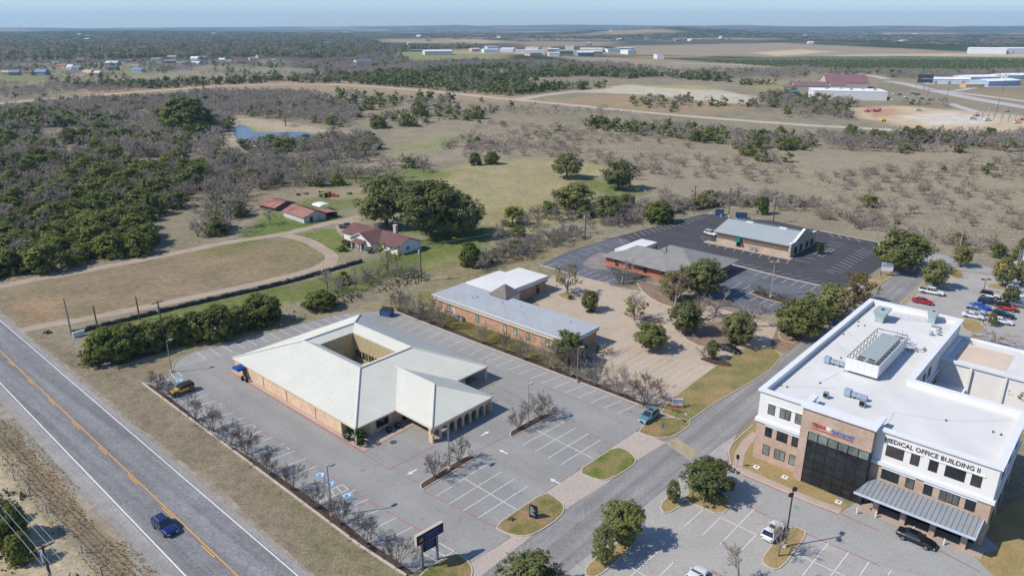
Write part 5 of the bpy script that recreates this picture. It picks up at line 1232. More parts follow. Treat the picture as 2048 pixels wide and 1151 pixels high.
# ---- flat roofed brick building
FO = Vector((-19.4, 166.7, 0))
flat = thing('flat_roofed_building', 'long flat roofed orange brick office building with white cornice and small bronze pyramid roof', 'building', FO, UA)
wm = MB(); wm.prism([(.4, .4), (41.6, .4), (41.6, 10.6), (12, 10.6), (12, 23.6), (11.6, 23.6), (11.6, 29.4), (2, 29.4), (2, 23.6), (.4, 23.6)], 0, 3.3, cap=False); wm.build('wall', b_flat, flat, fix=False)
wm = MB(); wm.prism([(0, 0), (42, 0), (42, 11), (0, 11)], 3.1, 4.05); wm.build('cornice', trim_c, flat)
wm = MB()
for k in range(104): wm.box(.3+k*.4, .45+k*.4, -.1, 0, 3.62, 3.9)
wm.build('dentils', trim_w, flat)
wm = MB(); wm.box(-.12, 42.12, -.12, 11.05, 4.05, 4.2); fr_o = wm.build('flat_roof', memb_grey, flat)
wm = MB(); wm.box(-.2, 42.2, -.22, -.1, 4.02, 4.24); wm.box(-.2, -.08, -.1, 11.1, 4.02, 4.24); wm.box(42.1, 42.22, -.1, 11.1, 4.02, 4.24); wm.build('roof_edge', trim_w, flat)
wm = MB(); wm.prism([(.2, 11.06), (12.6, 11.06), (12.6, 23.7), (.2, 23.7)], 3.2, 4.3); wm.prism([(1.8, 23.72), (12, 23.72), (12, 29.8), (1.8, 29.8)], 3.0, 4.05); wm.build('white_fascia', trim_w, flat)
wm = MB(); wm.box(.05, 12.75, 11.08, 23.85, 4.3, 4.42); wm.box(1.7, 12.1, 23.87, 29.9, 4.05, 4.15); wm.build('white_roof', membrane, flat)
wm = MB(); c4 = [(10.8, 9.2), (15.8, 9.2), (15.8, 14.2), (10.8, 14.2)]; wm.prism(c4, 3.0, 4.5); wm.build('entry_block', trim_w, flat)
wm = MB(); wm.add([(10.4, 8.8, 4.5), (16.2, 8.8, 4.5), (16.2, 14.6, 4.5), (10.4, 14.6, 4.5), (13.3, 11.7, 7.0)], [(0, 1, 4), (1, 2, 4), (2, 3, 4), (3, 0, 4), (3, 2, 1, 0)]); pr = wm.build('pyramid_roof', bronze, flat)
sm = MB(); seams(sm, [(10.4, 8.8, 4.5), (16.2, 8.8, 4.5), (13.3, 11.7, 7)], (10.4, 8.8, 4.5), (16.2, 8.8, 4.5), .5, .06, .06); seams(sm, [(16.2, 8.8, 4.5), (16.2, 14.6, 4.5), (13.3, 11.7, 7)], (16.2, 8.8, 4.5), (16.2, 14.6, 4.5), .5, .06, .06); sm.build('standing_seams', bronze, pr)
for u in (1.8, 4.6, 14.4, 23.1, 26.3, 30.0, 35.5): window(flat, (u, .38, .9), 'u', .95, 1.6, glass_g)
wm = MB(); wm.box(6.6, 7.5, .3, .4, .05, 2.2); wm.build('door', trim_w, flat)
wm = MB(); wm.box(42.01, 42.05, 3.5, 8, 3.2, 3.9); wm.build('wall_sign', trim_w, flat)
window(flat, (41.62, 4, .2), 'v', 1.6, 2.4, glass, mull=1, name='door'); window(flat, (11.62, 25.6, .2), 'v', 1.2, 2.2, glass, name='door')
for i, (u, v, h) in enumerate(((9.6, 5.6, .5), (9.2, 4.6, .35), (17.0, 6.7, .3), (21.6, 8.2, .3), (24.8, 5.6, .12), (36, 8.5, .3))):
    wm = MB(); wm.tube((u, v, 4.2), (u, v, 4.2+h), .14, .14, 8); wm.build('roof_vent', steel, fr_o)
for i, u in enumerate((8.4, 9.7)):
    t = thing('air_conditioner', ['grey cooling unit by the white door of the brick wall, left of a pair', 'grey cooling unit by the brick wall, right of a pair'][i], 'air conditioner', FO+UX*u+VX*(-.5), UA)
    wm = MB(); wm.box(0, .9, 0, .9, 0, .9); wm.build('casing', steel, t); wm = MB(); wm.tube((.45, .45, .9), (.45, .45, .96), .36, .36, 10); wm.build('fan_grille', dark_m, t)
g = MB(); bn = thing('brick_enclosure', 'low brick bin enclosure with grey hood behind the white flat roof', 'wall', FO+UX*1.0+VX*31.2, UA)
g.box(0, 5.2, 2.6, 2.9, 0, 2.2); g.box(0, .3, 0, 2.6, 0, 2.2); g.box(4.9, 5.2, 0, 2.6, 0, 2.2); g.build('wall', b_red, bn); g = MB(); g.box(.8, 4.2, .6, 2.2, 0, 1.5); g.build('equipment', steel, bn)
sheet('building_lawn', [tuple((FO+UX*u+VX*v)[:2]) for u, v in ((-1, -4.6), (42, -4.6), (42, .3), (-1, .3))], .03, grassm('olive_lawn', C(104, 108, 48), C(128, 114, 74), .35), world=True)  # lawn strip mottled from olive green to dull brown

# ---- grey shingle roof building
GO = Vector((25.8, 202.1, 0))
gray = thing('shingle_roofed_building', 'red brick building under a wide grey shingle hip roof with a flat white roof section', 'building', GO, UA)
def hip(mb, u0, u1, v0, v1, ze_, zr_, mi=0):
    w = min(u1-u0, v1-v0)/2
    if u1-u0 > v1-v0: a, b = (u0+w, (v0+v1)/2, zr_), (u1-w, (v0+v1)/2, zr_)
    else: a, b = ((u0+u1)/2, v0+w, zr_), ((u0+u1)/2, v1-w, zr_)
    c4 = [(u0, v0, ze_), (u1, v0, ze_), (u1, v1, ze_), (u0, v1, ze_)]
    if u1-u0 > v1-v0: fs = [(c4[0], c4[1], b, a), (c4[1], c4[2], b), (c4[2], c4[3], a, b), (c4[3], c4[0], a)]
    else: fs = [(c4[0], c4[1], a), (c4[1], c4[2], b, a), (c4[2], c4[3], b), (c4[3], c4[0], a, b)]
    for f in fs: mb.poly(f, mi)
    mb.poly(c4[::-1], mi)
mb = MB(); hip(mb, 0, 24, 0, 17, 3.0, 5.6); hip(mb, 9.5, 32, -.4, 23.4, 3.06, 6.3); gr = mb.build('roof', shingle, gray, fix=False)
wm = MB(); wm.prism([(1.2, 1.2), (30.4, 1.2), (30.4, 22), (10.8, 22), (10.8, 15.8), (1.2, 15.8)], 0, 2.98, cap=False); wm.build('wall', b_red, gray, fix=False)
wm = MB(); wm.box(1.6, 7.2, 4.9, 19.4, 3.2, 4.35); wm.build('flat_roof_section', membrane, gray)
wm = MB(); wm.box(1.8, 7.0, 16, 19.2, 0, 3.15); wm.build('rear_wall', b_red, gray)
wm = MB()
for u in (12.2, 15.6): wm.tube((u, 10.5, 5), (u, 10.5, 6.4), .15, .15, 7)
wm.build('roof_vent', dark_m, gr)
for u in (4.5, 9, 14, 20, 25): window(gray, (u, 1.18, .8), 'u', 1.1, 1.5)
for v in (5, 10, 16): window(gray, (30.42, v, .8), 'v', 1.6, 1.5)

# ---- grey metal roof building with stone front
MO = Vector((65.3, 226.3, 0)); LU = 24.6; DV = 20.0
metal = thing('stone_front_building', 'grey metal roofed building with buff stone gable front and teal awning', 'building', MO, UA)
wm = MB(); wm.prism([(.7, .7), (LU, .7), (LU, DV-.7), (.7, DV-.7)], 0, 3.6, cap=False); wm.build('wall', b_stone, metal, fix=False)
wm = MB(); wm.box(.66, LU-.5, .62, .70, 1.7, 2.9); wm.build('brown_wall_band', plain('brown_panel', C(128, 104, 92), .8), metal)
wm = MB(); wm.box(.3, LU, .3, .62, 3.1, 3.75); wm.build('fascia', trim_c, metal)
A0, A1, Rg0, Rg1, B0, B1 = (-.3, -.2, 3.7), (LU, -.2, 3.7), (-.3, DV/2, 6.0), (LU, DV/2, 6.0), (-.3, DV+.2, 3.7), (LU, DV+.2, 3.7)
mb = MB(); mb.poly([A0, A1, Rg1, Rg0]); mb.poly([Rg0, Rg1, B1, B0]); mb.poly([(-.3, .6, 3.6), Rg0, (-.3, DV-.6, 3.6)]); mr = mb.build('roof', grey_metal, metal, fix=False)
sm = MB(); seams(sm, [A0, A1, Rg1, Rg0], A0, A1, .8, .1, .09); seams(sm, [Rg0, Rg1, B1, B0], B0, B1, .8, .1, .09); sm.build('standing_seams', seam_g, mr)
for u in (6, 17): wm = MB(); wm.box(u, u+2.4, DV/2-.3, DV/2+.5, 5.95, 6.25); wm.build('ridge_vent', trim_w, mr)
wm = MB(); wm.add([(LU+.02, 0, 0), (LU+.02, DV, 0), (LU+.02, DV, 4.2), (LU+.02, DV*.86, 4.3), (LU+.02, DV*.5, 6.9), (LU+.02, DV*.14, 4.3), (LU+.02, 0, 4.2)]+[(LU+.6, 0, 0), (LU+.6, DV, 0), (LU+.6, DV, 4.2), (LU+.6, DV*.86, 4.3), (LU+.6, DV*.5, 6.9), (LU+.6, DV*.14, 4.3), (LU+.6, 0, 4.2)],
    [(0, 1, 2, 3, 4, 5, 6), tuple(range(13, 6, -1))]+[(i, (i+1) % 7, 7+(i+1) % 7, 7+i) for i in range(7)]); wm.build('parapet_wall', b_stone, metal)
wm = MB()
for a, b in ((0, .14), (.14, .5), (.5, .86), (.86, 1)):
    za = {0: 4.2, .14: 4.3, .5: 6.9, .86: 4.3, 1: 4.2}; wm.bar((LU+.31, DV*a, za[a]+.02), (LU+.31, DV*b, za[b]+.02), .8, .2)
wm.build('coping', trim_w, metal)
for v in (3, 7, 12, 16): window(metal, (LU+.62, v, .5), 'v', 1.8, 2.2, glass)
wm = MB(); wm.add([(7.2, -.9, 2.0), (9.4, -.9, 2.0), (9.4, .6, 2.2), (7.2, .6, 2.2), (7.5, -.5, 2.9), (9.1, -.5, 2.9), (9.1, .6, 3.1), (7.5, .6, 3.1)], [(0, 1, 5, 4), (1, 2, 6, 5), (3, 0, 4, 7), (4, 5, 6, 7)]); wm.build('awning', teal_c, metal)
window(metal, (7.6, .64, .1), 'u', 1.4, 2.0, door_d, name='door')
t = thing('air_conditioner', 'grey cooling units on the pavement below the grey metal roof', 'air conditioner', MO+UX*12.6+VX*(-1.2), UA)
for k in range(2): wm = MB(); wm.box(k*1.2, k*1.2+1, 0, 1, 0, 1.1); wm.build('casing', steel, t)
sheet('pavement', [tuple((MO+UX*u+VX*v)[:2]) for u, v in ((-2.5, -2.4), (LU+1.5, -2.2), (LU+1.5, .7), (-2.5, .7))], .09, walkm, world=True)

# ---- medical office building
TO = Vector((39.2, 101.9, 0)); HT = 12.4; HM = 7.0
tx = thing('office_building', 'three storey medical office block of light brick and white stucco with flat white roof', 'building', TO, UA)
def Bx(name, m_, *boxes, parent=tx):
    if len(boxes) > 1 and name in ('lintel', 'pilaster', 'hood_mould', 'glazing_frame', 'portal_wall', 'screen_panels', 'portal_parapet'):
        return [Bx(name, m_, b, parent=parent) for b in boxes][0]
    w_ = MB()
    for b in boxes: w_.box(*b)
    return w_.build(name, m_, parent)
DF = 19.3; UW = 16.8; DB = 53.6; U1 = 32.4
body = [(0, 0), (U1, 0), (U1, DF), (UW, DF), (UW, DB), (0, DB)]
wm = MB(); wm.prism(body, 0, HM, cap=False); wm.build('brick_wall', b_tx, tx, fix=False)
ins = .02
wm = MB(); wm.prism(body, HM, HT-1.0, cap=False); wm.build('stucco_wall', stucco, tx, fix=False)
wm = MB(); wm.poly([(u, v, HT-1.0) for u, v in body]); roof_tx = wm.build('flat_roof', membrane, tx, fix=False)
def rim(name, pts, w, z0, z1, out, m_, parent=tx):
    """band of width w along the outline, pushed out by `out`"""
    n = len(pts); w_ = MB()
    def offp(d):
        q = []
        for i in range(n):
            a, b, c_ = Vector((*pts[i-1], 0)), Vector((*pts[i], 0)), Vector((*pts[(i+1) % n], 0))
            d1 = (b-a).normalized(); d2 = (c_-b).normalized(); n1 = Vector((d1.y, -d1.x, 0)); n2 = Vector((d2.y, -d2.x, 0)); s_ = n1+n2
            q.append(b+s_*(d/max(.2, s_.dot(n1))))
        return q
    o_ = offp(out); i_ = offp(out-w)
    V = [(p.x, p.y, z) for z in (z0, z1) for ring in (o_, i_) for p in ring]
    fs = []
    for i in range(n):
        j = (i+1) % n; fs += [(i, j, 2*n+j, 2*n+i), (n+i, 3*n+i, 3*n+j, n+j), (2*n+i, 2*n+j, 3*n+j, 3*n+i), (i, n+i, n+j, j)]
    w_.add(V, fs); return w_.build(name, m_, parent)
rim('parapet', body, .6, HT-1.0, HT-.32, 0, stucco); rim('cornice', body, .95, HT-.32, HT, .32, trim_w); rim('cornice', body, .5, HM-.22, HM+.34, .3, trim_w)
# portal
Bx('portal_wall', b_tx, (7.3, 8.5, -1.6, -.01, 0, 12.6), (8.5, 17.4, -1.6, -.01, 8.9, 12.6))
pb = [(7.3, -1.6), (17.4, -1.6), (17.4, 2.2), (7.3, 2.2)]
Bx('portal_parapet', stucco, (7.3, 7.75, .05, 2.6, HT-1, 12.6), (16.95, 17.4, .05, 2.6, HT-1, 12.6))
Bx('portal_coping', trim_w, (7.0, 17.7, -1.95, .04, 12.6, 12.95), (7.0, 7.9, .045, 2.7, 12.6, 12.95), (16.8, 17.7, .045, 2.7, 12.6, 12.95))
gw = Bx('curtain_wall', glass, (8.5, 17.3, -1.45, -.02, 0.02, 8.9))
Bx('blinds', glass_b, *[(8.62+k*1.45, 8.62+k*1.45+1.28, -1.47, -1.452, 7.5, 8.7) for k in range(6)], parent=gw)
Bx('mullions', frame_d, *[(8.5+k*1.46-.035, 8.5+k*1.46+.035, -1.52, -1.472, 0, 8.9) for k in range(7)], *[(8.5, 17.3, -1.515, -1.473, z-.03, z+.03) for z in (1.45, 2.9, 4.3, 5.8, 7.3)],
   *[(17.3, 17.36, -1.5, -.05, z-.03, z+.03) for z in (1.45, 2.9, 4.3, 5.8, 7.3)], (17.25, 17.4, -1.53, -1.38, 0, 8.9), parent=gw)
# windows
for u0, u1, mu in ((1.5, 2.6, 0), (3.4, 5.1, 1), (5.8, 6.9, 0)):
    window(tx, (u0, 0, 8.6), 'u', u1-u0, 1.7, glass_b, mull=mu); window(tx, (u0, 0, 4.6), 'u', u1-u0, 1.8, glass, mull=mu); window(tx, (u0, 0, 1.3), 'u', u1-u0, 1.7, glass_b, mull=mu)
for u0, u1, mu in ((18.9, 21.2, 2), (22.1, 23.2, 0), (24.4, 25.5, 0), (26.4, 28.8, 2), (29.5, 30.7, 0)):
    window(tx, (u0, 0, 8.5), 'u', u1-u0, 1.7, glass, mull=0); window(tx, (u0, 0, 4.7), 'u', u1-u0, 1.6, glass, mull=mu)
Bx('lintel', trim_w, (1.4, 7.0, -.10, -.0, 6.32, 6.72), (18.8, 23.3, -.10, 0, 6.32, 6.72), (24.3, 30.8, -.10, 0, 6.32, 6.72))
Bx('hood_mould', trim_w, (18.6, 23.5, -.14, 0, 10.25, 10.4), (24.2, 31.0, -.14, 0, 10.25, 10.4), (1.3, 7.1, -.12, 0, 10.36, 10.48))
for v in (4, 9, 14):
    window(tx, (U1, v, 8.5), 'v', 1.8, 1.7); window(tx, (U1, v, 4.7), 'v', 1.8, 1.6); window(tx, (U1, v, 1.2), 'v', 1.8, 1.6)
for v in (24, 27.5, 31):
    window(tx, (UW, v, 8.2), 'v', 1.6, 1.8); window(tx, (UW, v, 4.2), 'v', 1.6, 1.8)
# canopy
cm_ = MB(); q0 = [(17.9, -.02, 4.25), (31.9, -.02, 4.25), (31.9, -4.3, 3.62), (16.9, -4.3, 3.62)]
cm_.add(q0+[(x, y, z-.22) for x, y, z in q0], [(0, 1, 2, 3), (7, 6, 5, 4), (0, 4, 5, 1), (1, 5, 6, 2), (2, 6, 7, 3), (3, 7, 4, 0)]); cn = cm_.build('canopy', canopy_m, tx)
sm = MB(); seams(sm, q0, q0[3], q0[2], .62, .045, .05); sm.build('standing_seams', canopy_s, cn)
Bx('canopy_gutter', plain('pale_blue_trim', C(196, 208, 220), .5), (16.8, 32.0, -4.45, -4.31, 3.34, 3.66), (31.92, 32.05, -4.3, 0, 3.5, 4.2), parent=cn)
for u in (19.5, 23.1, 26.8, 30.6): Bx('column', b_tx, (u-.35, u+.35, -2.45, -1.8, 0, 3.3))
Bx('entrance_glazing', glass, (17.9, 31.5, -.06, -.012, .05, 3.2)); Bx('glazing_frame', frame_d, *[(u, u+.08, -.1, -.062, 0, 3.2) for u in (18, 20.3, 22.6, 24.9, 27.2, 29.5, 31.4)])
kb = Bx('entrance_step', walkm, (17.5, 33.0, -2.8, -.12, 0, .12))
def text(parent, s, loc, size, m_, width=None, ext=.06, name='lettering', bold=.0):
    cu = bpy.data.curves.new('t', 'FONT'); cu.body = s; cu.size = size; cu.extrude = ext/2; cu.offset = bold; cu.resolution_u = 2
    ob = bpy.data.objects.new('t', cu); COL.objects.link(ob); dg = bpy.context.evaluated_depsgraph_get(); me = bpy.data.meshes.new_from_object(ob.evaluated_get(dg)); bpy.data.objects.remove(ob)
    xs = [v.co.x for v in me.vertices]; k = width/(max(xs)-min(xs)) if width else 1; x0 = min(xs)
    for v in me.vertices: v.co = ((v.co.x-x0)*k+loc[0], loc[1]-v.co.z, v.co.y+loc[2])
    me.materials.clear(); me.materials.append(m_); return link(name, me, parent)
ltr_d = plain('dark_lettering', C(52, 52, 56), .5); ltr_r = plain('red_lettering', C(190, 44, 48), .5); ltr_b = plain('blue_lettering', C(70, 130, 196), .5)
text(tx, 'MEDICAL OFFICE BUILDING II', (18.55, -.06, 10.62), .98, ltr_d, 11.7, bold=.0)
sg = thing('wall_sign', 'red and blue clinic name sign on the brick portal', 'sign', TO, UA)
text(sg, 'TEXAS', (8.9, -1.66, 10.05), .8, ltr_r, 2.0, bold=.02); text(sg, 'ONCOLOGY', (11.75, -1.66, 9.92), .8, ltr_b, 3.2, bold=.02)
mb = MB(); mb.box(8.9, 14.9, -1.69, -1.61, 9.66, 9.74); mb.build('underline', ltr_r, sg)
mb = MB(); c0_ = (11.3, 10.35)
st = [(c0_[0]+math.cos(math.pi/2+i*math.pi/5)*(.55 if i % 2 == 0 else .22), c0_[1]+math.sin(math.pi/2+i*math.pi/5)*(.55 if i % 2 == 0 else .22)) for i in range(10)]
mb.add([(x, -1.68, z) for x, z in st]+[(x, -1.62, z) for x, z in st], [tuple(range(10))]+[(i, (i+1) % 10, 10+(i+1) % 10, 10+i) for i in range(10)]); mb.build('star_emblem', stucco, sg)
# roof drains and seams
sm = MB()
for a, b in (((18, 1), (17.4, 8)), ((17.4, 8), (23.8, 10.4)), ((23.8, 10.4), (31, 17)), ((.8, 4.5), (8, 10)), ((5.5, 10), (6.6, 16)), ((.8, 30), (7, 22)), ((.7, 36), (6, 30))):
    sm = MB(); d = (Vector((*b, 0))-Vector((*a, 0))).normalized()*.03; sm.quad((a[0]-d.y, a[1]+d.x, HT-.985), (a[0]+d.y, a[1]-d.x, HT-.985), (b[0]+d.y, b[1]-d.x, HT-.985), (b[0]-d.y, b[1]+d.x, HT-.985)); sm.build('membrane_seam', MATS.get('seam_grey') or plain('seam_grey', C(176, 170, 164), .9), roof_tx)
for u, v in ((29.6, 11.3), (30.6, 11.2), (23.8, 10.4), (1.2, 5.0), (2.2, 5.0), (5.6, 10.0), (1.5, 33), (2.2, 39), (3.1, 40), (1.6, 41.2), (4.8, 22)):
    wm = MB(); wm.tube((u, v, HT-1), (u, v, HT-.75), .15, .12, 8); wm.build('roof_drain', plain('rusty_drain', C(110, 82, 66), .8) if 'rusty_drain' not in MATS else MATS['rusty_drain'], roof_tx)
# ---- rear wing
rw = thing('office_wing', 'lower white stucco wing with flat roof behind the medical office block', 'building', TO, UA)
RV, RE, RH = 39.6, 53.2, 9.2
wm = MB(); wm.prism([(UW+.02, RV), (44, RV), (44, RE), (UW+.02, RE)], 0, RH-.4, cap=False); wm.build('wall', stucco, rw, fix=False)
wm = MB(); wm.poly([(UW+.02, RV, RH-.5), (44, RV, RH-.5), (44, RE, RH-.5), (UW+.02, RE, RH-.5)]); wm.build('flat_roof', membrane, rw, fix=False)
Bx('roof_patch', memb_stain, (18.6, 26.6, 42.2, 50.6, RH-.49, RH-.47), parent=rw); rim('coping', [(UW+.36, RV), (44, RV), (44, RE), (UW+.36, RE)], .7, RH-.45, RH, .3, trim_w, rw)
Bx('pilaster', stucco, (21.6, 22.1, RV-.55, RV-.01, 0, RH-.6), (27, 27.4, RV-.4, RV-.01, 0, RH-.6), parent=rw)
Bx('low_block', stucco, (UW+.4, 21.58, RV-3.2, RV-.02, 0, 4.4), parent=rw); Bx('ledge', trim_w, (UW+.2, 21.8, RV-3.4, RV-.02, 4.4, 4.6), parent=rw)
for u in (UW+.7, 20.0): window(rw, (u, RV-3.2, 2.0), 'u', 1.2, 1.3)
wm = MB(); wm.tube((19.5, 51, RH-.5), (19.5, 51, RH+.3), .15, .15, 7); wm.build('roof_vent', steel, rw)
# ---- things on the office roof
RZ = HT-1.0
sc_ = thing('cooling_plant', 'white louvred screen around a big grey cooling unit with round fans on the office roof', 'cooling plant', TO+UX*7.0+VX*16.9+Vector((0, 0, RZ)), UA)
wl_w, wl_d, wl_h = 5.2, 16.6, 2.7
Bx('screen_panels', trim_w, (0, wl_w, 0, .1, .5, wl_h), (wl_w-.1, wl_w, .1, wl_d, .5, wl_h), parent=sc_)
Bx('panel_joints', plain('joint_grey', C(196, 194, 190), .7), *[(x, x+.03, -.015, -.002, .5, wl_h) for x in (1.0, 2.0, 3.1, 4.2)], *[(wl_w+.002, wl_w+.015, y, y+.03, .5, wl_h) for y in np.arange(1.2, wl_d, 1.3)], parent=sc_)
fm = MB()
for y in np.arange(0.3, wl_d+.1, 1.8):
    for x in (.05, wl_w-.2): fm.tube((x, y, 0), (x, y, wl_h), .06, .06, 4)
    fm.tube((.05, y, wl_h), (1.0, y, wl_h-.1), .05, .05, 4); fm.tube((wl_w-.2, y, wl_h), (4.2, y, wl_h-.1), .05, .05, 4)
fm.tube((.05, .2, wl_h), (.05, wl_d, wl_h), .07, .07, 4); fm.tube((wl_w-.05, wl_d, wl_h), (.05, wl_d, wl_h), .07, .07, 4); fm.tube((.05, .2, 1.2), (.05, wl_d, 1.2), .05, .05, 4); fm.build('frame', plain('frame_grey', C(120, 122, 124), .6), sc_)
un = Bx('cooling_unit', plain('unit_grey', C(164, 174, 172), .5, var=.05), (1.05, 4.15, .8, wl_d-.6, .3, 2.3), parent=sc_)
for x, y in ((1.6, 1.5), (2.0, 2.5), (1.5, 2.6), (2.1, 1.3), (3.2, 1.4), (3.6, 2.4), (3.1, 2.6), (3.8, 1.3)):
    wm = MB(); wm.tube((x, y, 2.3), (x, y, 2.42), .3, .3, 10); wm.tube((x, y, 2.42), (x, y, 2.43), .22, .22, 8); wm.build('fan', plain('fan_brown', C(96, 84, 74), .7) if 'fan_brown' not in MATS else MATS['fan_brown'], un)
Bx('unit_ribs', plain('rib_grey', C(178, 188, 186), .5), *[(1.05, 4.15, y, y+.05, 2.3, 2.33) for y in np.arange(4, wl_d-.8, 1.0)], parent=un)
def hood(label, u, v, w, d, h, flare):
    t = thing('roof_ventilator', label, 'ventilator', TO+UX*u+VX*v+Vector((0, 0, RZ)), UA); m_ = MB(); m_.box(.2, w-.2, .2, d-.2, 0, h*.45); m_.build('base', steel_g, t); m_ = MB()
    z0, z1 = h*.45, h
    m_.add([(.2, .2, z0), (w-.2, .2, z0), (w-.2, d-.2, z0), (.2, d-.2, z0), (-flare, -flare*.3, z1), (w+flare, -flare*.3, z1), (w+flare, d+flare, z1), (-flare, d+flare, z1)], [(3, 2, 1, 0), (0, 1, 5, 4), (1, 2, 6, 5), (2, 3, 7, 6), (3, 0, 4, 7), (4, 5, 6, 7)]); hd_ = m_.build('hood', steel_g, t)
    m_ = MB(); m_.box(w*.35, w*.65, d*.4, d*.7, z1+.002, z1+.04); m_.build('opening', dark_m, t); return t
hood('large flared green grey ventilator hood at the far corner of the office roof', 3.6, 43.4, 1.9, 3.4, 2.3, .35); hood('smaller boxy ventilator on the far edge of the office roof', 11.4, 49.8, 1.7, 1.9, 2.3, .0)
def acu(label, u, v, w, d, h):
    t = thing('rooftop_unit', label, 'air conditioner', TO+UX*u+VX*v+Vector((0, 0, RZ)), UA); m_ = MB(); m_.box(0, w, 0, d, .15, h); m_.build('casing', steel, t); m_ = MB(); m_.box(.06, w-.06, -.015, -.002, .3, h-.1); m_.build('louvre', dark_m, t)
    m_ = MB(); m_.box(.1, .2, .1, d-.1, 0, .15); m_.box(w-.2, w-.1, .1, d-.1, 0, .15); m_.build('feet', trim_w, t); return t
acu('single small condenser left of the brick portal roof', 7.7, 5.3, .75, .6, 1.05); acu('small condenser in front of the duct behind the portal', 12.8, 6.2, .85, .7, 1.15)
def ductrun(label, u, v, n):
    t = thing('rooftop_unit', label, 'air handler', TO+UX*u+VX*v+Vector((0, 0, RZ)), UA); m_ = MB(); m_.box(0, .95, -.1, .9, .2, 1.2); m_.build('fan_box', plain('pale_blue_steel', C(160, 176, 190), .5) if 'pale_blue_steel' not in MATS else MATS['pale_blue_steel'], t)
    for k in range(n): m_ = MB(); m_.box(1.0+k*.8, 1.75+k*.8, .1, .75, .35, .95); m_.build('duct', MATS['pale_blue_steel'], t)
    for x in (.2, 1.5, 2.6): m_ = MB(); m_.box(x, x+.1, .1, .8, 0, .35); m_.build('support', dark_m, t)
    return t
ductrun('pale blue duct unit behind the portal, with a condenser in front', 9.9, 8.2, 3); ductrun('pale blue duct unit left of the white louvred screen', 3.2, 18.1, 3)
for i, (u, v, l_) in enumerate(((13.8, 43.6, 'small round exhaust vent on the office roof, nearest of a cluster'), (14.8, 44.6, 'taller round exhaust vent on the office roof beside the parapet'), (14.4, 46.2, 'round exhaust vent at the back of the cluster on the office roof'))):
    t = thing('exhaust_vent', l_, 'vent', TO+UX*u+VX*v+Vector((0, 0, RZ)), UA); m_ = MB(); m_.tube((0, 0, 0), (0, 0, .6), .3, .25, 9); m_.build('pipe', steel, t); m_ = MB(); m_.tube((0, 0, .6), (0, 0, .85), .45, .2, 9); m_.build('cap', steel, t)
t = thing('roof_hatch', 'flat grey roof hatch near the far ventilators', 'hatch', TO+UX*12.9+VX*47.4+Vector((0, 0, RZ)), UA); m_ = MB(); m_.box(0, 1.5, 0, 1, 0, .3); m_.build('kerb', trim_w, t); m_ = MB(); m_.box(-.06, 1.56, -.06, 1.06, .3, .38); m_.build('lid', steel, t)
t = thing('pipe_rack', 'tangle of white pipes at the back end of the cooling unit screen', 'pipes', TO+UX*9.4+VX*34.2+Vector((0, 0, RZ)), UA); m_ = MB()
rg = random.Random(3)
for k in range(12): x = rg.uniform(0, 2.6); y = rg.uniform(0, 2); m_.tube((x, y, 0), (x, y, rg.uniform(1.2, 3)), .07, .07, 5)
for k in range(6): y = rg.uniform(0, 2); z = rg.uniform(.8, 2.6); m_.tube((0, y, z), (2.8, y, z), .07, .07, 5)
m_.build('pipes', trim_w, t)
t = thing('gas_pipe', 'grey service pipe on blocks right of the louvred screen', 'pipes', TO+UX*12.4+VX*33+Vector((0, 0, RZ)), UA); m_ = MB(); m_.path([(0, 0, .5), (2.2, 1.2, .5), (2.4, 2.6, .5)], .1, 6); [m_.box(x, x+.4, y, y+.4, 0, .45) for x, y in ((0, -.1), (1.2, .6), (2.1, 2.2), (.6, .2))]; m_.build('pipe', steel, t)
t = thing('guard_rail', 'low pipe guard rail between the two roof ventilators', 'railing', TO+UX*6.0+VX*47.5+Vector((0, 0, RZ)), UA); m_ = MB()
for z in (.55, 1.05): m_.tube((0, 0, z), (5.2, 2.6, z), .03, .03, 4)
for k in range(5): m_.tube((k*1.3, k*.65, 0), (k*1.3, k*.65, 1.05), .03, .03, 4)
m_.build('rail', steel, t)

# ---- gabled buildings
def gabled(name, label, cat, O, ang, Lu, Dv, zw, zr_, wall_m, roof_m, over=.5, seam=None, doors=(), grp=None, lean=None):
    t = thing(name, label, cat, O, ang, grp); m_ = MB()
    m_.add([(0, 0, 0), (Lu, 0, 0), (Lu, Dv, 0), (0, Dv, 0), (0, 0, zw), (Lu, 0, zw), (Lu, Dv, zw), (0, Dv, zw), (0, Dv/2, zr_-.08), (Lu, Dv/2, zr_-.08)], [(0, 1, 5, 4), (2, 3, 7, 6), (1, 2, 6, 9, 5), (3, 0, 4, 8, 7)]); m_.build('wall', wall_m, t, fix=False)
    k = (zr_-zw)/(Dv/2); A = (-over, -over, zw-k*over); B = (Lu+over, -over, zw-k*over); C2 = (Lu+over, Dv/2, zr_); D2 = (-over, Dv/2, zr_); E2 = (Lu+over, Dv+over, zw-k*over); F2 = (-over, Dv+over, zw-k*over)
    m_ = MB(); m_.poly([A, B, C2, D2]); m_.poly([D2, C2, E2, F2]); r_ = m_.build('roof', roof_m, t, fix=False); s_ = r_.modifiers.new('thick', 'SOLIDIFY'); s_.thickness = .15; s_.offset = -1
    if seam: sm_ = MB(); seams(sm_, [A, B, C2, D2], A, B, seam, .08, .06); seams(sm_, [D2, C2, E2, F2], F2, E2, seam, .08, .06); sm_.build('roof_ribs', roof_m, r_)
    for ax, u, v, z, w, h, m2, nm in doors: window(t, (u, v, z), ax, w, h, m2, trim_w, name=nm, t=.06)
    return t
HO = Vector((-54.6, 229.2, 0))
white_wall = plain('white_boarding', C(236, 230, 222), .8, var=.06, scale=.5)
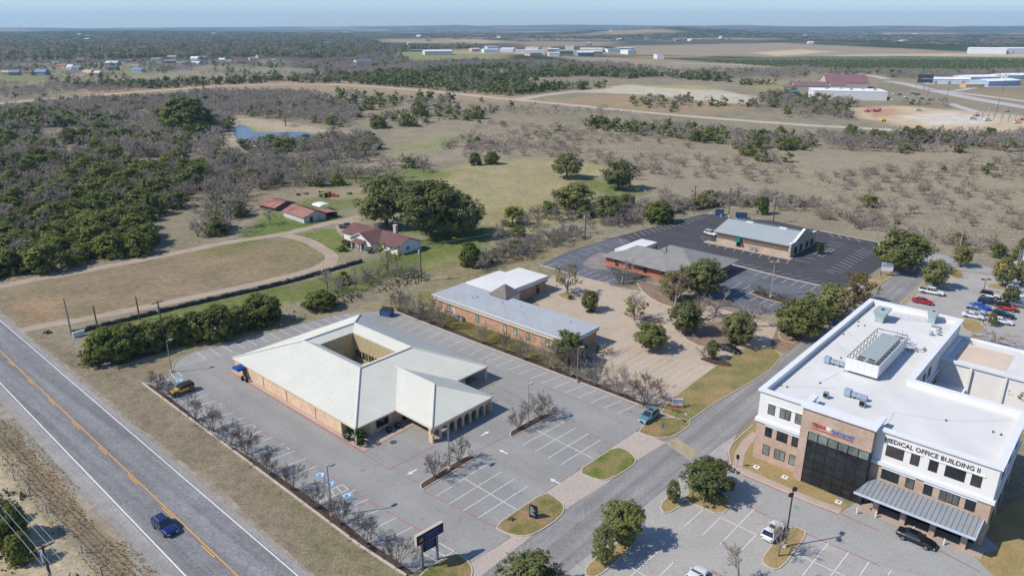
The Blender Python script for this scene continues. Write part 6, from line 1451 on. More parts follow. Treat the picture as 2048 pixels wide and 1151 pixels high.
house = gabled('farmhouse', 'white farmhouse with maroon shingle roof and a white gable front', 'house', HO+UX*(-1.5)+VX*.5, UA, 27.5, 9.6, 2.7, 4.7, white_wall, shingle_r, .6, None, (('u', 21, -.02, .9, 1, 1.2, glass, 'window'), ('u', 24, -.02, .9, 1, 1.2, glass, 'window'), ('v', 27.52, 3.4, .9, 1.2, 1.2, glass, 'window')))
w_ = MB(); g0, g1, gv = 8.2, 18.6, -3.2; ga = (g0+g1)/2
w_.add([(g0, gv, 0), (g1, gv, 0), (g1, 0, 0), (g0, 0, 0), (g0, gv, 2.7), (g1, gv, 2.7), (g1, 0, 2.7), (g0, 0, 2.7), (ga, gv, 5.0), (ga, 0, 5.0)], [(0, 1, 5, 8, 4), (1, 2, 6, 5), (3, 0, 4, 7)]); w_.build('gable_wall', white_wall, house, fix=False)
w_ = MB(); w_.poly([(g0-.5, gv-.5, 2.5), (ga, gv-.5, 5.12), (ga, 4.8, 5.12), (g0-.5, 1.2, 2.5)]); w_.poly([(ga, gv-.5, 5.12), (g1+.5, gv-.5, 2.5), (g1+.5, 1.2, 2.5), (ga, 4.8, 5.12)]); r2 = w_.build('gable_roof', shingle_r, house, fix=False); s_ = r2.modifiers.new('t', 'SOLIDIFY'); s_.thickness = .15; s_.offset = -1
w_ = MB(); w_.bar((g0-.5, gv-.52, 2.42), (ga, gv-.52, 5.04), .1, .2); w_.bar((ga, gv-.52, 5.04), (g1+.5, gv-.52, 2.42), .1, .2); w_.build('barge_board', trim_w, house)
w_ = MB(); w_.poly([(11, gv-2.2, 2.2), (16.2, gv-2.2, 2.2), (16.2, gv-.02, 3.1), (11, gv-.02, 3.1)]); pr_ = w_.build('porch_roof', shingle_r, house, fix=False); s_ = pr_.modifiers.new('t', 'SOLIDIFY'); s_.thickness = .12
for u in (11.2, 13.6, 16): w_ = MB(); w_.box(u-.1, u+.1, gv-2.1, gv-1.9, 0, 2.2); w_.build('porch_post', trim_w, house)
window(house, (14.0, gv-.02, .1), 'u', 1.0, 2.0, door_d, trim_w, name='door'); window(house, (11.4, gv-.02, .9), 'u', 1.6, 1.2, glass, trim_w); window(house, (9, gv-.02, .9), 'u', 1.2, 1.2, glass, trim_w)
w_ = MB(); w_.box(17.6, 18.8, 6.6, 7.5, 3.5, 6.4); ch = w_.build('chimney', plain('pale_stone', C(204, 190, 168), .9, var=.12, scale=1.5), house); w_ = MB(); w_.box(17.5, 18.9, 6.5, 7.6, 6.4, 6.55); w_.build('chimney_cap', trim_c, ch)
BO = Vector((-84.6, 260.6, 0)); barn_w = plain('whitewashed_boards', C(206, 206, 200), .9, var=.12, scale=.8)
barn = gabled('barn', 'white barn with rusty red metal gable roof', 'barn', BO+UX*.4+VX*.2, UA-R(3), 14.6, 8.8, 2.3, 4.0, barn_w, rust, .5, .9, (('v', 14.63, 2.2, .1, 1.4, 2.0, door_d, 'barn_door'), ('v', 14.63, 5.2, .1, 1.6, 2.0, steel, 'barn_door')))
w_ = MB(); w_.add([(8.6, 9.1, 2.55), (15.2, 9.1, 2.55), (15.2, 13.4, 2.2), (8.6, 13.4, 2.2)], [(0, 1, 2, 3)]); r2 = w_.build('lean_to_roof', rust, barn, fix=False); s_ = r2.modifiers.new('t', 'SOLIDIFY'); s_.thickness = .1
for u, v in ((8.8, 13.2), (12, 13.2), (15, 13.2)): w_ = MB(); w_.box(u-.08, u+.08, v-.08, v+.08, 0, 2.2); w_.build('post', wood, barn)
w_ = MB(); w_.box(8.6, 15, 13.3, 13.36, 0, 2.1); w_.box(8.6, 8.66, 9.0, 13.3, 0, 2.2); w_.build('lean_to_wall', wood, barn)
gabled('old_barn', 'old open fronted shed with rusty red and grey metal roof beside the trees', 'shed', BO+UX*(-18.6)+VX*1.5, UA+R(6), 9.5, 9.2, 1.7, 3.1, wood, rust, .9, .8)
cp = thing('carport', 'white metal carport behind the rusty roofed barn', 'carport', BO+UX*(-.4)+VX*12.8, UA); m_ = MB()
for k in range(6):
    a, b = math.pi*k/6, math.pi*(k+1)/6; f = lambda t_: (0, 2.6-2.6*math.cos(t_), 2.0+.7*math.sin(t_))
    m_.quad((0, *f(a)[1:]), (5.4, *f(a)[1:]), (5.4, *f(b)[1:]), (0, *f(b)[1:]))
m_.build('roof', trim_w, cp, fix=False)
for x in (.1, 5.3):
    for y in (.05, 5.15): m_ = MB(); m_.tube((x, y, 0), (x, y, 2.0), .06); m_.build('post', steel, cp)
# dry stone wall
wl = [P(*p) for p in [(146, 668), (220, 650), (330, 622), (440, 597), (560, 570), (640, 548), (724, 524)]]
wl = chaikin(wl, 2, closed=False); sw = MB(); rg = random.Random(9); s_acc = 0
for a, b in zip(wl, wl[1:]):
    d = b-a; n = max(1, int(d.length/.75)); 
    for k in range(n):
        p, q = a+d*(k/n), a+d*((k+1)/n); h = .95+rg.uniform(-.16, .22); sw.bar(p+Vector((0, 0, -.02)), q+Vector((0, 0, -.02)), .7+rg.uniform(-.15, .2), h)
o = sw.build('dry_stone_wall', stone_d, fix=True); tag(o, 'long dark dry stone wall between the lower farm track and the green strip', 'wall')
t = thing('gate_pillar', 'white painted end panel at the highway end of the dark stone wall', 'gate', P(158, 672), UA); m_ = MB(); m_.box(0, .3, -1.2, 1.2, 0, 1.2); m_.build('panel', trim_w, t); m_ = MB(); m_.box(-.05, .35, -1.3, 1.3, 1.2, 1.3); m_.build('cap', trim_w, t)
# ------------------------------------------------------------------ vehicles
rubber = plain('tyre_rubber', C(40, 40, 42), .9); rim_m = plain('alloy_rim', C(150, 152, 156), .4, .5); head_m = plain('headlight_lens', C(225, 228, 230), .15, spec=.8); tail_m = plain('tail_lens', C(150, 22, 24), .25, spec=.6)
car_glass = glass_dark('car_glass', (.02, .024, .03), .05); plastic = plain('black_plastic', C(44, 44, 46), .7)
PAINT = {n: paint('paint_'+n, C(*c)) for n, c in dict(blue=(22, 42, 100), yellow=(255, 198, 30), teal=(98, 142, 152), white=(236, 236, 236), black=(26, 28, 36), red=(178, 26, 40), silver=(186, 190, 196), sky=(24, 96, 200), orange_red=(224, 62, 50), navy=(34, 42, 62), grey=(120, 126, 132)).items()}
SPEC = {  # length, width, stations (x, half width factor, bottom, top), cabin (rear low, rear high, front high, front low, belt, roof, low half width, high half width), wheel x, wheel radius
 'suv': (4.75, .95, [(-2.37, .86, .42, .85), (-2.25, .97, .3, 1.02), (-1.2, 1, .28, 1.06), (.75, 1, .28, 1.04), (1.5, .98, .28, .98), (2.15, .93, .3, .86), (2.37, .8, .4, .68)], (-2.2, -1.85, .1, .95, 1.03, 1.68, .86, .68), (-1.4, 1.42), .37),
 'sedan': (4.85, .92, [(-2.42, .84, .42, .8), (-2.3, .95, .3, .94), (-1.3, 1, .26, .97), (.8, 1, .26, .95), (1.6, .97, .26, .88), (2.2, .9, .28, .74), (2.42, .76, .36, .6)], (-1.75, -1.0, .05, 1.0, .94, 1.43, .8, .6), (-1.42, 1.45), .34),
 'pickup': (5.95, 1.0, [(-2.97, .95, .5, 1.02), (-2.9, 1, .42, 1.1), (-1.2, 1, .38, 1.1), (1.35, 1, .38, 1.12), (2.2, .98, .38, 1.1), (2.8, .94, .4, 1.0), (2.97, .85, .5, .8)], (-.95, -.85, .75, 1.45, 1.1, 1.86, .9, .74), (-1.75, 1.95), .42),
 'jeep': (4.6, .88, [(-2.1, 1, .5, 1.12), (-2.0, 1, .48, 1.14), (.55, 1, .48, 1.14), (.8, .94, .5, 1.12), (1.9, .82, .55, 1.06), (2.15, .8, .6, 1.0)], (-2.05, -1.98, .3, .7, 1.13, 1.82, .84, .76), (-1.45, 1.42), .42)}
def vehicle(kind, colour, label, cat, loc, rz, group=None, top=None):
    L_, hw, st, cab, wx, wr_ = SPEC[kind]; pm = PAINT[colour]; tp = PAINT[top] if top in PAINT else (plastic if top else pm)
    name = {'suv': 'parked_car', 'sedan': 'parked_car', 'pickup': 'pickup_truck', 'jeep': 'off_road_car'}[kind]
    t = thing(name, label, cat, loc, rz, group); m_ = MB(); rings = []
    for x, k, zb, zt in st:
        w = hw*k; d = min(.14, (zt-zb)*.3)
        rings.append([(x, -w*.8, zb), (x, -w*.98, zb+d), (x, -w, (zb+zt)*.5), (x, -w*.97, zt-d*.8), (x, -w*.84, zt), (x, w*.84, zt), (x, w*.97, zt-d*.8), (x, w, (zb+zt)*.5), (x, w*.98, zb+d), (x, w*.8, zb)])
    V = [p for r_ in rings for p in r_]; n = 10; fs = []
    for i in range(len(rings)-1):
        for j in range(n): fs.append((i*n+j, i*n+(j+1) % n, (i+1)*n+(j+1) % n, (i+1)*n+j))
    fs += [tuple(range(n)), tuple(range((len(rings)-1)*n, len(rings)*n))]; m_.add(V, fs); body = m_.build('body', pm, t)
    rl, rh, fh, fl, zb, zr_, wl_, wh = cab; zb -= .03
    m_ = MB(); bot = [(rl, -wl_, zb), (fl, -wl_, zb), (fl, wl_, zb), (rl, wl_, zb)]; tp_ = [(rh, -wh, zr_-.05), (fh, -wh, zr_-.05), (fh, wh, zr_-.05), (rh, wh, zr_-.05)]
    m_.add(bot+tp_, [(0, 1, 5, 4), (1, 2, 6, 5), (2, 3, 7, 6), (3, 0, 4, 7), (4, 5, 6, 7)]); m_.build('windows', car_glass, t)
    m_ = MB(); e = .04
    m_.add([(rh-e, -wh-e, zr_-.06), (fh+e, -wh-e, zr_-.06), (fh+e, wh+e, zr_-.06), (rh-e, wh+e, zr_-.06), (rh+.12, -wh+.1, zr_), (fh-.12, -wh+.1, zr_), (fh-.12, wh-.1, zr_), (rh+.12, wh-.1, zr_)], [(3, 2, 1, 0), (0, 1, 5, 4), (1, 2, 6, 5), (2, 3, 7, 6), (3, 0, 4, 7), (4, 5, 6, 7)]); rf = m_.build('roof', tp, t)
    m_ = MB()
    for s_ in (-1, 1):
        for f in (0, .36, .68, 1):
            a = Vector((rl+(fl-rl)*f, s_*(wl_+.005), zb)); b = Vector((rh+(fh-rh)*f, s_*(wh+.01), zr_-.05)); m_.tube(a, b, .05 if f in (0, 1) else .035, None, 4)
    m_.build('pillars', tp if top else pm, t)
    if kind == 'suv':
        m_ = MB(); 
        for s_ in (-1, 1): m_ = MB(); m_.tube((rh+.2, s_*(wh-.06), zr_+.04), (fh-.2, s_*(wh-.06), zr_+.04), .03, None, 4); m_.build('roof_rail', steel, rf)
        m_ = MB(); m_.box(fh-1.15, fh-.35, -.42, .42, zr_+.002, zr_+.015); m_.build('sunroof', car_glass, rf)
    if kind == 'pickup':
        m_ = MB(); m_.box(-2.82, -1.05, -.8, .8, 1.1, 1.115); m_.build('truck_bed', plastic, t)
    if kind == 'jeep':
        m_ = MB(); m_.tube((-2.12, 0, 1.0), (-2.34, 0, 1.0), .4, None, 12); m_.build('spare_wheel', rubber, t); m_ = MB()
        for s_ in (-1, 1):
            for x in wx: m_.box(x-.52, x+.52, s_*.9-.14, s_*.9+.14, .88, .96)
        m_.box(2.15, 2.35, -.85, .85, .5, .72); m_.build('fenders', plastic, t)
    for x in wx:
        for s_ in (-1, 1):
            m_ = MB(); y = s_*hw*.99; m_.tube((x, y-s_*.2, wr_), (x, y+s_*.03, wr_), wr_, None, 14); w = m_.build('wheel', rubber, t); m_ = MB(); m_.tube((x, y+s_*.031, wr_), (x, y+s_*.045, wr_), wr_*.62, None, 10); m_.build('rim', rim_m, w)
    xf, xr = st[-1][0], st[0][0]; zl = st[-1][3]
    for s_ in (-1, 1):
        m_ = MB(); m_.box(xf-.12, xf+.015, s_*hw*.62-.16, s_*hw*.62+.16, zl-.2, zl-.04); m_.build('headlight', head_m, t)
        m_ = MB(); m_.box(xr-.015, xr+.1, s_*hw*.72-.12, s_*hw*.72+.12, st[0][3]-.25, st[0][3]-.04); m_.build('tail_light', tail_m, t)
        m_ = MB(); m_.box(fl-.3, fl-.12, s_*(hw+.02)-.1, s_*(hw+.02)+.1, zb+.02, zb+.17); m_.build('mirror', plastic if top else pm, t)
    m_ = MB(); m_.box(xf-.05, xf+.012, -hw*.4, hw*.4, .42, zl-.06); m_.build('grille', plastic, t)
    m_ = MB(); m_.box(xr-.012, xr+.05, -.26, .26, .55, .68); m_.build('number_plate', trim_w, t)
    return t
def veh(kind, colour, label, cat, px, toward=None, rz=None, group=None, top=None):
    p = P(*px)
    if toward is not None: q = P(*toward)-p; rz = math.atan2(q.y, q.x)
    p.z = .05; return vehicle(kind, colour, label, cat, p, rz, group, top)
dn = UA; up = UA+math.pi/2
veh('suv', 'blue', 'dark blue car driving down the highway beside the orange centre line', 'car', (331, 1058), rz=HA)
veh('jeep', 'yellow', 'yellow off road car with black hard top in the clinic car park', 'car', (365, 785), rz=up+math.pi, top='plastic')
veh('suv', 'teal', 'blue green car with sunroof parked at the end of the clinic stall row', 'car', (1297, 838), rz=up+math.pi)
veh('suv', 'white', 'white car parked nose in beside the island with the tall dark lamp post', 'car', (1546, 1068), rz=up)
vehicle('sedan', 'black', 'black sedan waiting in front of the metal entrance canopy', 'car', TO+UX*25.6+VX*(-4.9)+Vector((0, 0, .05)), UA-R(2))
veh('sedan', 'black', 'black car parked under the trees of the beige lot', 'car', (1459, 702), toward=(1480, 709))
veh('suv', 'white', 'white car parked at the left end of the grey metal roofed building', 'car', (1421, 470), toward=(1434, 474))
veh('sedan', 'white', 'white car cut by the bottom edge of the photo in the office car park', 'car', (1388, 1162), rz=up)
veh('pickup', 'grey', 'blue grey pickup truck parked behind the farmhouse', 'truck', (694, 455), rz=R(20))
for kind, col, l_, px in [('pickup', 'white', 'white pickup truck parked nearest the street in the far right car park', (570, 838)), ('sedan', 'red', 'red car parked below the white pickup truck', (482, 932)), ('jeep', 'white', 'white boxy off road car with grey roof in the far right car park', (1155, 880)),
    ('suv', 'navy', 'dark navy car between the white off road car and the bright blue car', (1140, 938)), ('sedan', 'sky', 'bright blue coupe in the far right car park', (1055, 985)), ('suv', 'silver', 'silver car just behind the white sedan nearest the office roof', (1012, 1032)),
    ('sedan', 'white', 'white sedan nearest the office roof in the far right car park', (990, 1078)), ('jeep', 'orange_red', 'orange red off road pickup in the far right car park', (1325, 1002)), ('suv', 'black', 'black car between the red off road pickup and a white sedan', (1290, 1070)),
    ('sedan', 'white', 'white sedan right of the small young tree on the island', (1270, 1130)), ('suv', 'silver', 'silver grey car at the top of the right hand row', (1425, 815)), ('sedan', 'white', 'white sedan behind the small olive tree of the right hand row', (1440, 868)), ('suv', 'white', 'white car right below the small olive tree', (1395, 926)), ('suv', 'grey', 'grey car at the right edge beside the red off road pickup', (1455, 968))]:
    veh(kind, col, l_, 'truck' if kind == 'pickup' else 'car', zL(*px), rz=dn+R(4) if kind != 'pickup' else dn+R(6), top='plastic' if kind == 'jeep' else None)
cars_far = [(950, 372, 'white'), (1000, 380, 'black'), (1050, 398, 'white'), (1085, 372, 'silver'), (1120, 370, 'navy'), (1150, 378, 'black'), (1130, 396, 'silver'), (930, 425, 'white'), (1205, 432, 'silver'), (905, 405, 'navy'), (1060, 412, 'grey'), (1180, 405, 'white')]
base = {}
for i, (x, y, c_) in enumerate(cars_far):
    p = P(*zQ(x, y)); lab = f'{c_} car in the warehouse car park among leafless trees'; p.z = .02
    if c_ not in base: base[c_] = vehicle('suv' if i % 2 else 'sedan', c_, lab, 'car', p, R(100), 'cars parked beside the long warehouse')
    else: dup(base[c_], p, R(80+i*7), lab, 'cars parked beside the long warehouse')
for x, y, l_ in ((1160, 512, 'white pickup truck beside the dirt bank of the building site'), (1615, 582, 'white pickup truck on the pale slab next to the red lift'), (1740, 596, 'white pickup truck between the steel posts and the slab'), (1990, 614, 'white pickup truck at the right edge of the building site')):
    veh('pickup', 'white', l_, 'truck', zQ(x, y), rz=R(10))
# tractors and site machines
def tractor(label, px, rz, m1, loader=False):
    t = thing('tractor', label, 'tractor', P(*px), rz); m_ = MB(); m_.box(-.2, 1.9, -.35, .35, .7, 1.35); m_.box(-1.1, -.2, -.5, .5, .7, 1.15); m_.build('body', m1, t)
    m_ = MB(); [m_.tube((x, y, 1.1), (x, y, 2.3), .05) for x in (-1.1, -.3) for y in (-.5, .5)]; m_.box(-1.2, -.1, -.6, .6, 2.3, 2.38); m_.build('canopy', m1, t)
    for x, r_, w in ((-.8, .8, .4), (1.4, .45, .28)):
        for s_ in (-1, 1): m_ = MB(); m_.tube((x, s_*.6, r_), (x, s_*(.6+w), r_), r_, None, 14); wh_ = m_.build('wheel', rubber, t); m_ = MB(); m_.tube((x, s_*(.6+w)+s_*.001, r_), (x, s_*(.62+w), r_), r_*.5, None, 10); m_.build('rim', PAINT['yellow'], wh_)
    if loader: m_ = MB(); m_.bar((.6, -.6, 1.0), (2.6, -.6, .5), .12, .15); m_.bar((.6, .6, 1.0), (2.6, .6, .5), .12, .15); m_.box(2.5, 3.2, -.9, .9, .2, .8); m_.build('loader', m1, t)
grn = paint('paint_green', C(50, 124, 52)); orn = paint('paint_orange', C(200, 92, 50))
tractor('green tractor with yellow wheel hubs in the farm field', (647, 394), R(160), grn); tractor('orange tractor with front loader beside the green one', (662, 392), R(-20), orn, True)
def implement(label, px, m_i):
    t = thing('farm_implement', label, 'implement', P(*px), R(rng.uniform(0, 90))); m_ = MB(); m_.box(-.8, .8, -.7, .7, .35, .75); m_.tube((.8, 0, .5), (1.8, 0, .4), .07); m_.build('frame', m_i, t)
    for s_ in (-1, 1): m_ = MB(); m_.tube((0, s_*.75, .35), (0, s_*.95, .35), .35, None, 10); m_.build('wheel', rubber, t)
implement('yellow implement behind the tractors', (640, 384), PAINT['yellow']); implement('small green implement right of the tractors', (699, 388), grn); implement('rusty implement by the barn row of bare trees', (612, 388), rust); implement('brown trailer frame left of the tractors', (596, 390), wood)
red_l = paint('paint_lift_red', C(204, 112, 108))
for x, y, l_, big in ((805, 518, 'pink red storage container frame on the orange dirt', True), (1645, 558, 'red boom lift behind the white site truck', False), (1910, 520, 'red machine beside the far road', False), (2025, 590, 'red boom lift at the right edge of the building site', False), (730, 520, 'small orange machine left of the red container', False), (860, 600, 'small yellow digger on the dirt left of the site', False)):
    t = thing('site_machine', l_, 'machine', P(*zQ(x, y)), R(20)); mm = PAINT['yellow'] if 'yellow' in l_ else orn if 'orange machine' in l_ else red_l; m_ = MB(); m_.box(-2, 2, -1.1, 1.1, .6, 1.6); m_.build('body', mm, t)
    if big: m_ = MB(); m_.box(-4, 4, -1.2, 1.2, .02, .58); m_.box(-4, -2.1, -1.2, 1.2, .6, 2.8); m_.box(2.1, 4, -1.2, 1.2, .6, 2.8); m_.build('frames', mm, t)
    else: m_ = MB(); m_.bar((-1, 0, 1.6), (3.5, 0, 3.6), .4, .4); m_.build('boom', mm, t)
    for a in (-1.3, 1.3):
        for s_ in (-1, 1): m_ = MB(); m_.tube((a, s_*1.12, .5), (a, s_*1.4, .5), .5, None, 10); m_.build('wheel', rubber, t)
# site columns
for i, (x, y) in enumerate([(1700, 570), (1745, 575), (1790, 590), (1800, 565), (1850, 600), (1870, 575), (1912, 600), (1925, 575), (1970, 600), (1690, 555), (1745, 552), (1860, 555)]):
    t = thing('steel_column', 'bare steel column standing on the building site slab', 'column', P(*zQ(x, y)), R(15), 'steel columns on the building site'); m_ = MB(); m_.box(-.2, .2, -.2, .2, .1, 8.5); m_.build('shaft', steel, t); m_ = MB(); m_.box(-.5, .5, -.5, .5, 0, .1); m_.build('base_plate', steel, t)
# dumpsters
def dumpster(label, px, rz, w=3.0):
    t = thing('dumpster', label, 'dumpster', P(*px), rz); m_ = MB(); m_.add([(0, .2, .12), (w, .2, .12), (w, 1.7, .12), (0, 1.7, .12), (0, 0, 1.5), (w, 0, 1.5), (w, 1.9, 1.9), (0, 1.9, 1.9)], [(3, 2, 1, 0), (0, 1, 5, 4), (1, 2, 6, 5), (2, 3, 7, 6), (3, 0, 4, 7), (4, 5, 6, 7)]); m_.build('bin', paint('paint_dumpster', C(38, 92, 160), .5) if 'paint_dumpster' not in MATS else MATS['paint_dumpster'], t)
    for k in (0, 1): m_ = MB(); m_.add([(k*w/2+.04, -.06, 1.53), ((k+1)*w/2-.04, -.06, 1.53), ((k+1)*w/2-.04, 1.95, 1.95), (k*w/2+.04, 1.95, 1.95)], [(0, 1, 2, 3)]); m_.build('lid', plastic, t)
    m_ = MB(); [m_.box(x, x+.12, -.04, .12, .5, 1.1) for x in (.1, w-.22)]; m_.build('fork_pockets', plastic, t)
dumpster('blue dumpster at the far corner of the clinic car park', (759, 632), UA+R(20)); dumpster('blue dumpster standing alone at the far edge of the dark lot', (1430, 430), UA+R(20)); dumpster('blue dumpster half hidden behind the grey metal roof', (1471, 437), UA+R(30), 4)
for i, px in enumerate(((1421, 429), (1442, 434), (1457, 436), (1472, 441))):
    t = thing('bollard', 'white bollard beside the blue dumpsters of the dark lot', 'bollard', P(*px), 0, 'bollards by the dumpsters'); m_ = MB(); m_.tube((0, 0, 0), (0, 0, 1.1), .14, None, 8); m_.build('post', trim_w, t); m_ = MB(); m_.tube((0, 0, 1.1), (0, 0, 1.2), .14, .04, 8); m_.build('cap', trim_w, t)
for i, (u, v) in enumerate(((17.6, -4.0), (19.9, -3.1), (24.8, -3.1), (28.6, -3.1))):
    t = thing('bollard', 'white bollard under the metal entrance canopy', 'bollard', TO+UX*u+VX*v, 0, 'bollards by the entrance canopy'); m_ = MB(); m_.tube((0, 0, 0), (0, 0, 1.0), .11, None, 8); m_.build('post', trim_w, t); m_ = MB(); m_.tube((0, 0, 1.0), (0, 0, 1.06), .11, .04, 8); m_.build('cap', trim_w, t)
# ------------------------------------------------------------------ poles, lamps, wires, signs
def hgt(base_, top_):
    B = P(*base_); v = (CY-top_[1])/F; return H+(-SP+v*CP)*(B.y/(CP+v*SP))
pole_wood = plain('pole_wood', C(104, 90, 80), .95, var=.2, scale=3); pole_grey = plain('pole_grey', C(150, 148, 142), .7); pole_tan = plain('pole_tan', C(190, 176, 150), .7)
def lamp(label, base_, top_, m_p, arm=(1, 0), heads=1, thick=.11, foot=True):
    h = max(4, hgt(base_, top_)); t = thing('lamp_post', label, 'lamp post', P(*base_), math.atan2(arm[1], arm[0])); m_ = MB(); m_.tube((0, 0, 0), (0, 0, h-.1), thick, thick*.75, 8); m_.build('pole', m_p, t)
    if foot: m_ = MB(); m_.tube((0, 0, 0), (0, 0, .55), .32, .3, 10); m_.build('footing', kerbm, t)
    for k in range(heads):
        s_ = 1 if k == 0 else -1; m_ = MB(); m_.box(min(0, s_*.45), max(0, s_*.45), -.05, .05, h-.2, h-.1); m_.build('arm', m_p, t); m_ = MB(); a, b = sorted((s_*.45, s_*1.2)); m_.box(a, b, -.26, .26, h-.28, h-.06); m_.build('lamp_head', dark_m if m_p is dark_m else m_p, t)
lamp('grey lamp post beside the hatched corner and the juniper row', (344, 744), (338, 680), pole_grey, (math.cos(UA+1.57), math.sin(UA+1.57)))
lamp('grey lamp post in the mulch bed by the blue parking bays', (664, 1032), (661, 931), pole_grey, (math.cos(UA+1.57), math.sin(UA+1.57)))
lamp('pale lamp post on the near mulch island, before the drive through wing', (899, 938), (895, 853), pole_grey, (-math.cos(UA+1.57), -math.sin(UA+1.57)))
lamp('tan lamp post on the far mulch island', (1056, 845), (1057, 767), pole_tan, (math.cos(UA+1.57), math.sin(UA+1.57)))
lamp('thin grey lamp post in the crepe myrtle bed of the brick building', (1154, 764), (1154, 692), pole_grey, (1, 0), thick=.09)
lamp('tall pale lamp post on the planter island of the old asphalt lot', (1541, 594), (1546, 522), pole_tan, (1, 0), 2)
lamp('tall dark lamp post on the island beside the white car', (1569, 1093), (1587, 981), dark_m, (.6, .8), 2)
lamp('slim dark lamp post in the far right car park beside the white off road car', zL(1090, 830), zL(1095, 770), dark_m, (1, 0), 2, .08); lamp('slim dark lamp post on the grass island at the edge of the rear wing', zL(1085, 1150), zL(1098, 990), dark_m, (1, 0), 1, .08)
lamp('lamp post on the beige lot walk near the flat roofed building', (809, 612), (807, 574), pole_grey, (1, 0), 1, .08, False)
WIRES = []
def upole(label, base_, top_, arms=1, trans=False, grey=False, arm_dir=UA+math.pi/2, h=None):
    B = P(*base_); h = h or max(6, hgt(base_, top_)); t = thing('utility_pole', label, 'utility pole', B, arm_dir); m_ = MB(); m_.tube((0, 0, 0), (0, 0, h), .2, .14, 8); m_.build('pole', pole_grey if grey else pole_wood, t)
    for k in range(arms):
        z = h-.35-k*1.0; m_ = MB(); m_.box(-1.3, 1.3, -.08, .08, z, z+.16); ca = m_.build('crossarm', pole_wood, t)
        for x in (-1.15, -.5, .5, 1.15): m_ = MB(); m_.tube((x, 0, z+.16), (x, 0, z+.4), .07, .05, 6); m_.build('insulator', trim_w, ca)
    if trans: m_ = MB(); m_.tube((0, .45, h-2.4), (0, .45, h-1.2), .32, None, 10); m_.build('transformer', MATS['pale_blue_steel'], t); m_ = MB(); m_.box(-.1, .1, .1, .3, h-1.9, h-1.7); m_.build('bracket', steel, t)
    return B, h, arm_dir
def wires(label, A, B_, offs=(-1.15, -.5, .5, 1.15), sag=.8, r=.022):
    (a, ha, ra), (b, hb, rb) = A, B_; t = thing('power_line', label, 'power line', a, 0); m_ = MB()
    for k, o in enumerate(offs):
        p = Vector((math.cos(ra)*o, math.sin(ra)*o, ha+.05)); q = b-a+Vector((math.cos(rb)*o, math.sin(rb)*o, hb+.05)); m_ = MB(); pts = []
        for i in range(9): f = i/8; v = p.lerp(q, f); v.z -= 4*sag*f*(1-f); pts.append(v)
        m_.path(pts, r, 4); m_.build('wire', steel, t)
upole('grey wooden pole at the end of the dark stone wall', (143, 668), (127, 596), 0, False, True)
upole('bare wooden pole in the juniper row, left of the blue box pole', (200, 678), (190, 612), 0)
u1 = upole('tall pole with a pale blue box and crossarm in the juniper row', (332, 698), (314, 602), 1, True)
u2 = upole('short wooden pole by the stone wall behind the juniper row', (280, 640), (273, 616), 0)
u3 = upole('wooden pole with transformer in the weeds below the farmhouse', (843, 562), (839, 492), 1, True)
u4 = upole('wooden pole with transformer by the fence brush above the old lot', (1170, 480), (1171, 424), 1, True)
u5 = upole('thin wooden pole left of a pair above the dark lot', (1387, 424), (1391, 371), 1); u6 = upole('thin wooden pole right of a pair above the dark lot', (1457, 432), (1462, 375), 1); u7 = upole('wooden pole with white transformer behind the grey metal roof', (1546, 446), (1550, 394), 1, True)
u8 = upole('leaning grey pole behind the small round tree at the street bend', (1917, 508), (1927, 452), 0, False, True)
wires('overhead wires between the thin poles above the dark lot', u5, u6); wires('overhead wires from the right thin pole to the white transformer pole', u6, u7); wires('overhead wires from the weed pole to the fence brush pole', u3, u4, (-.5, .5)); wires('overhead wires from the fence brush pole to the left thin pole', u4, u5, (-.5, .5))
T0_ = P(84, 1090, 10.5); T0_.z = 0
A_ = upole_b = None
def upole_at(label, B, h, **k):
    global P
    keep = P; P = lambda *a: B.copy()
    try: r_ = upole(label, (0, 0), (0, 0), h=h, **k)
    finally: P = keep
    return r_
ua = upole_at('dark utility pole with crossarm and transformer at the bottom left corner', T0_, 10.5, trans=True, arm_dir=HA+math.pi/2)
ub = upole_at('utility pole out along the highway at the left edge', T0_-Vector((math.cos(HA), math.sin(HA), 0))*62+Vector((-3, 3, 0)), 10.5, arm_dir=HA+math.pi/2); uc = upole_at('utility pole past the bottom edge along the highway', T0_+Vector((math.cos(HA), math.sin(HA), 0))*58, 10.5, arm_dir=HA+math.pi/2)
wires('pale overhead wires crossing the bottom left corner', ua, ub, sag=.6, r=.03); wires('pale overhead wires running off the bottom edge', ua, uc, sag=.6, r=.03)
for i, (b_, t_) in enumerate((((1240, 385), (1248, 300)), ((1393, 438), (1408, 310)), ((1822, 505), (1845, 385)), ((1868, 360), (1888, 245)), ((1688, 280), (1692, 220)), ((1140, 322), (1146, 280)), ((940, 312), (944, 272)))):
    upole('tall pole beside the far highway', zQ(*b_), zQ(*t_), 1)
    o_ = [o for o in COL.objects if o.name.startswith('utility_pole')][-1]; o_['label'] = ['thin pole left of the warehouse trees beside the far highway', 'crossarm pole in the middle of the far highway bend', 'dark pole between the building site and the far highway', 'pole in front of the white sheds beside the far highway', 'pole behind the white shed roofs', 'short pole near the dark billboard', 'short pole above the warehouse car park'][i]
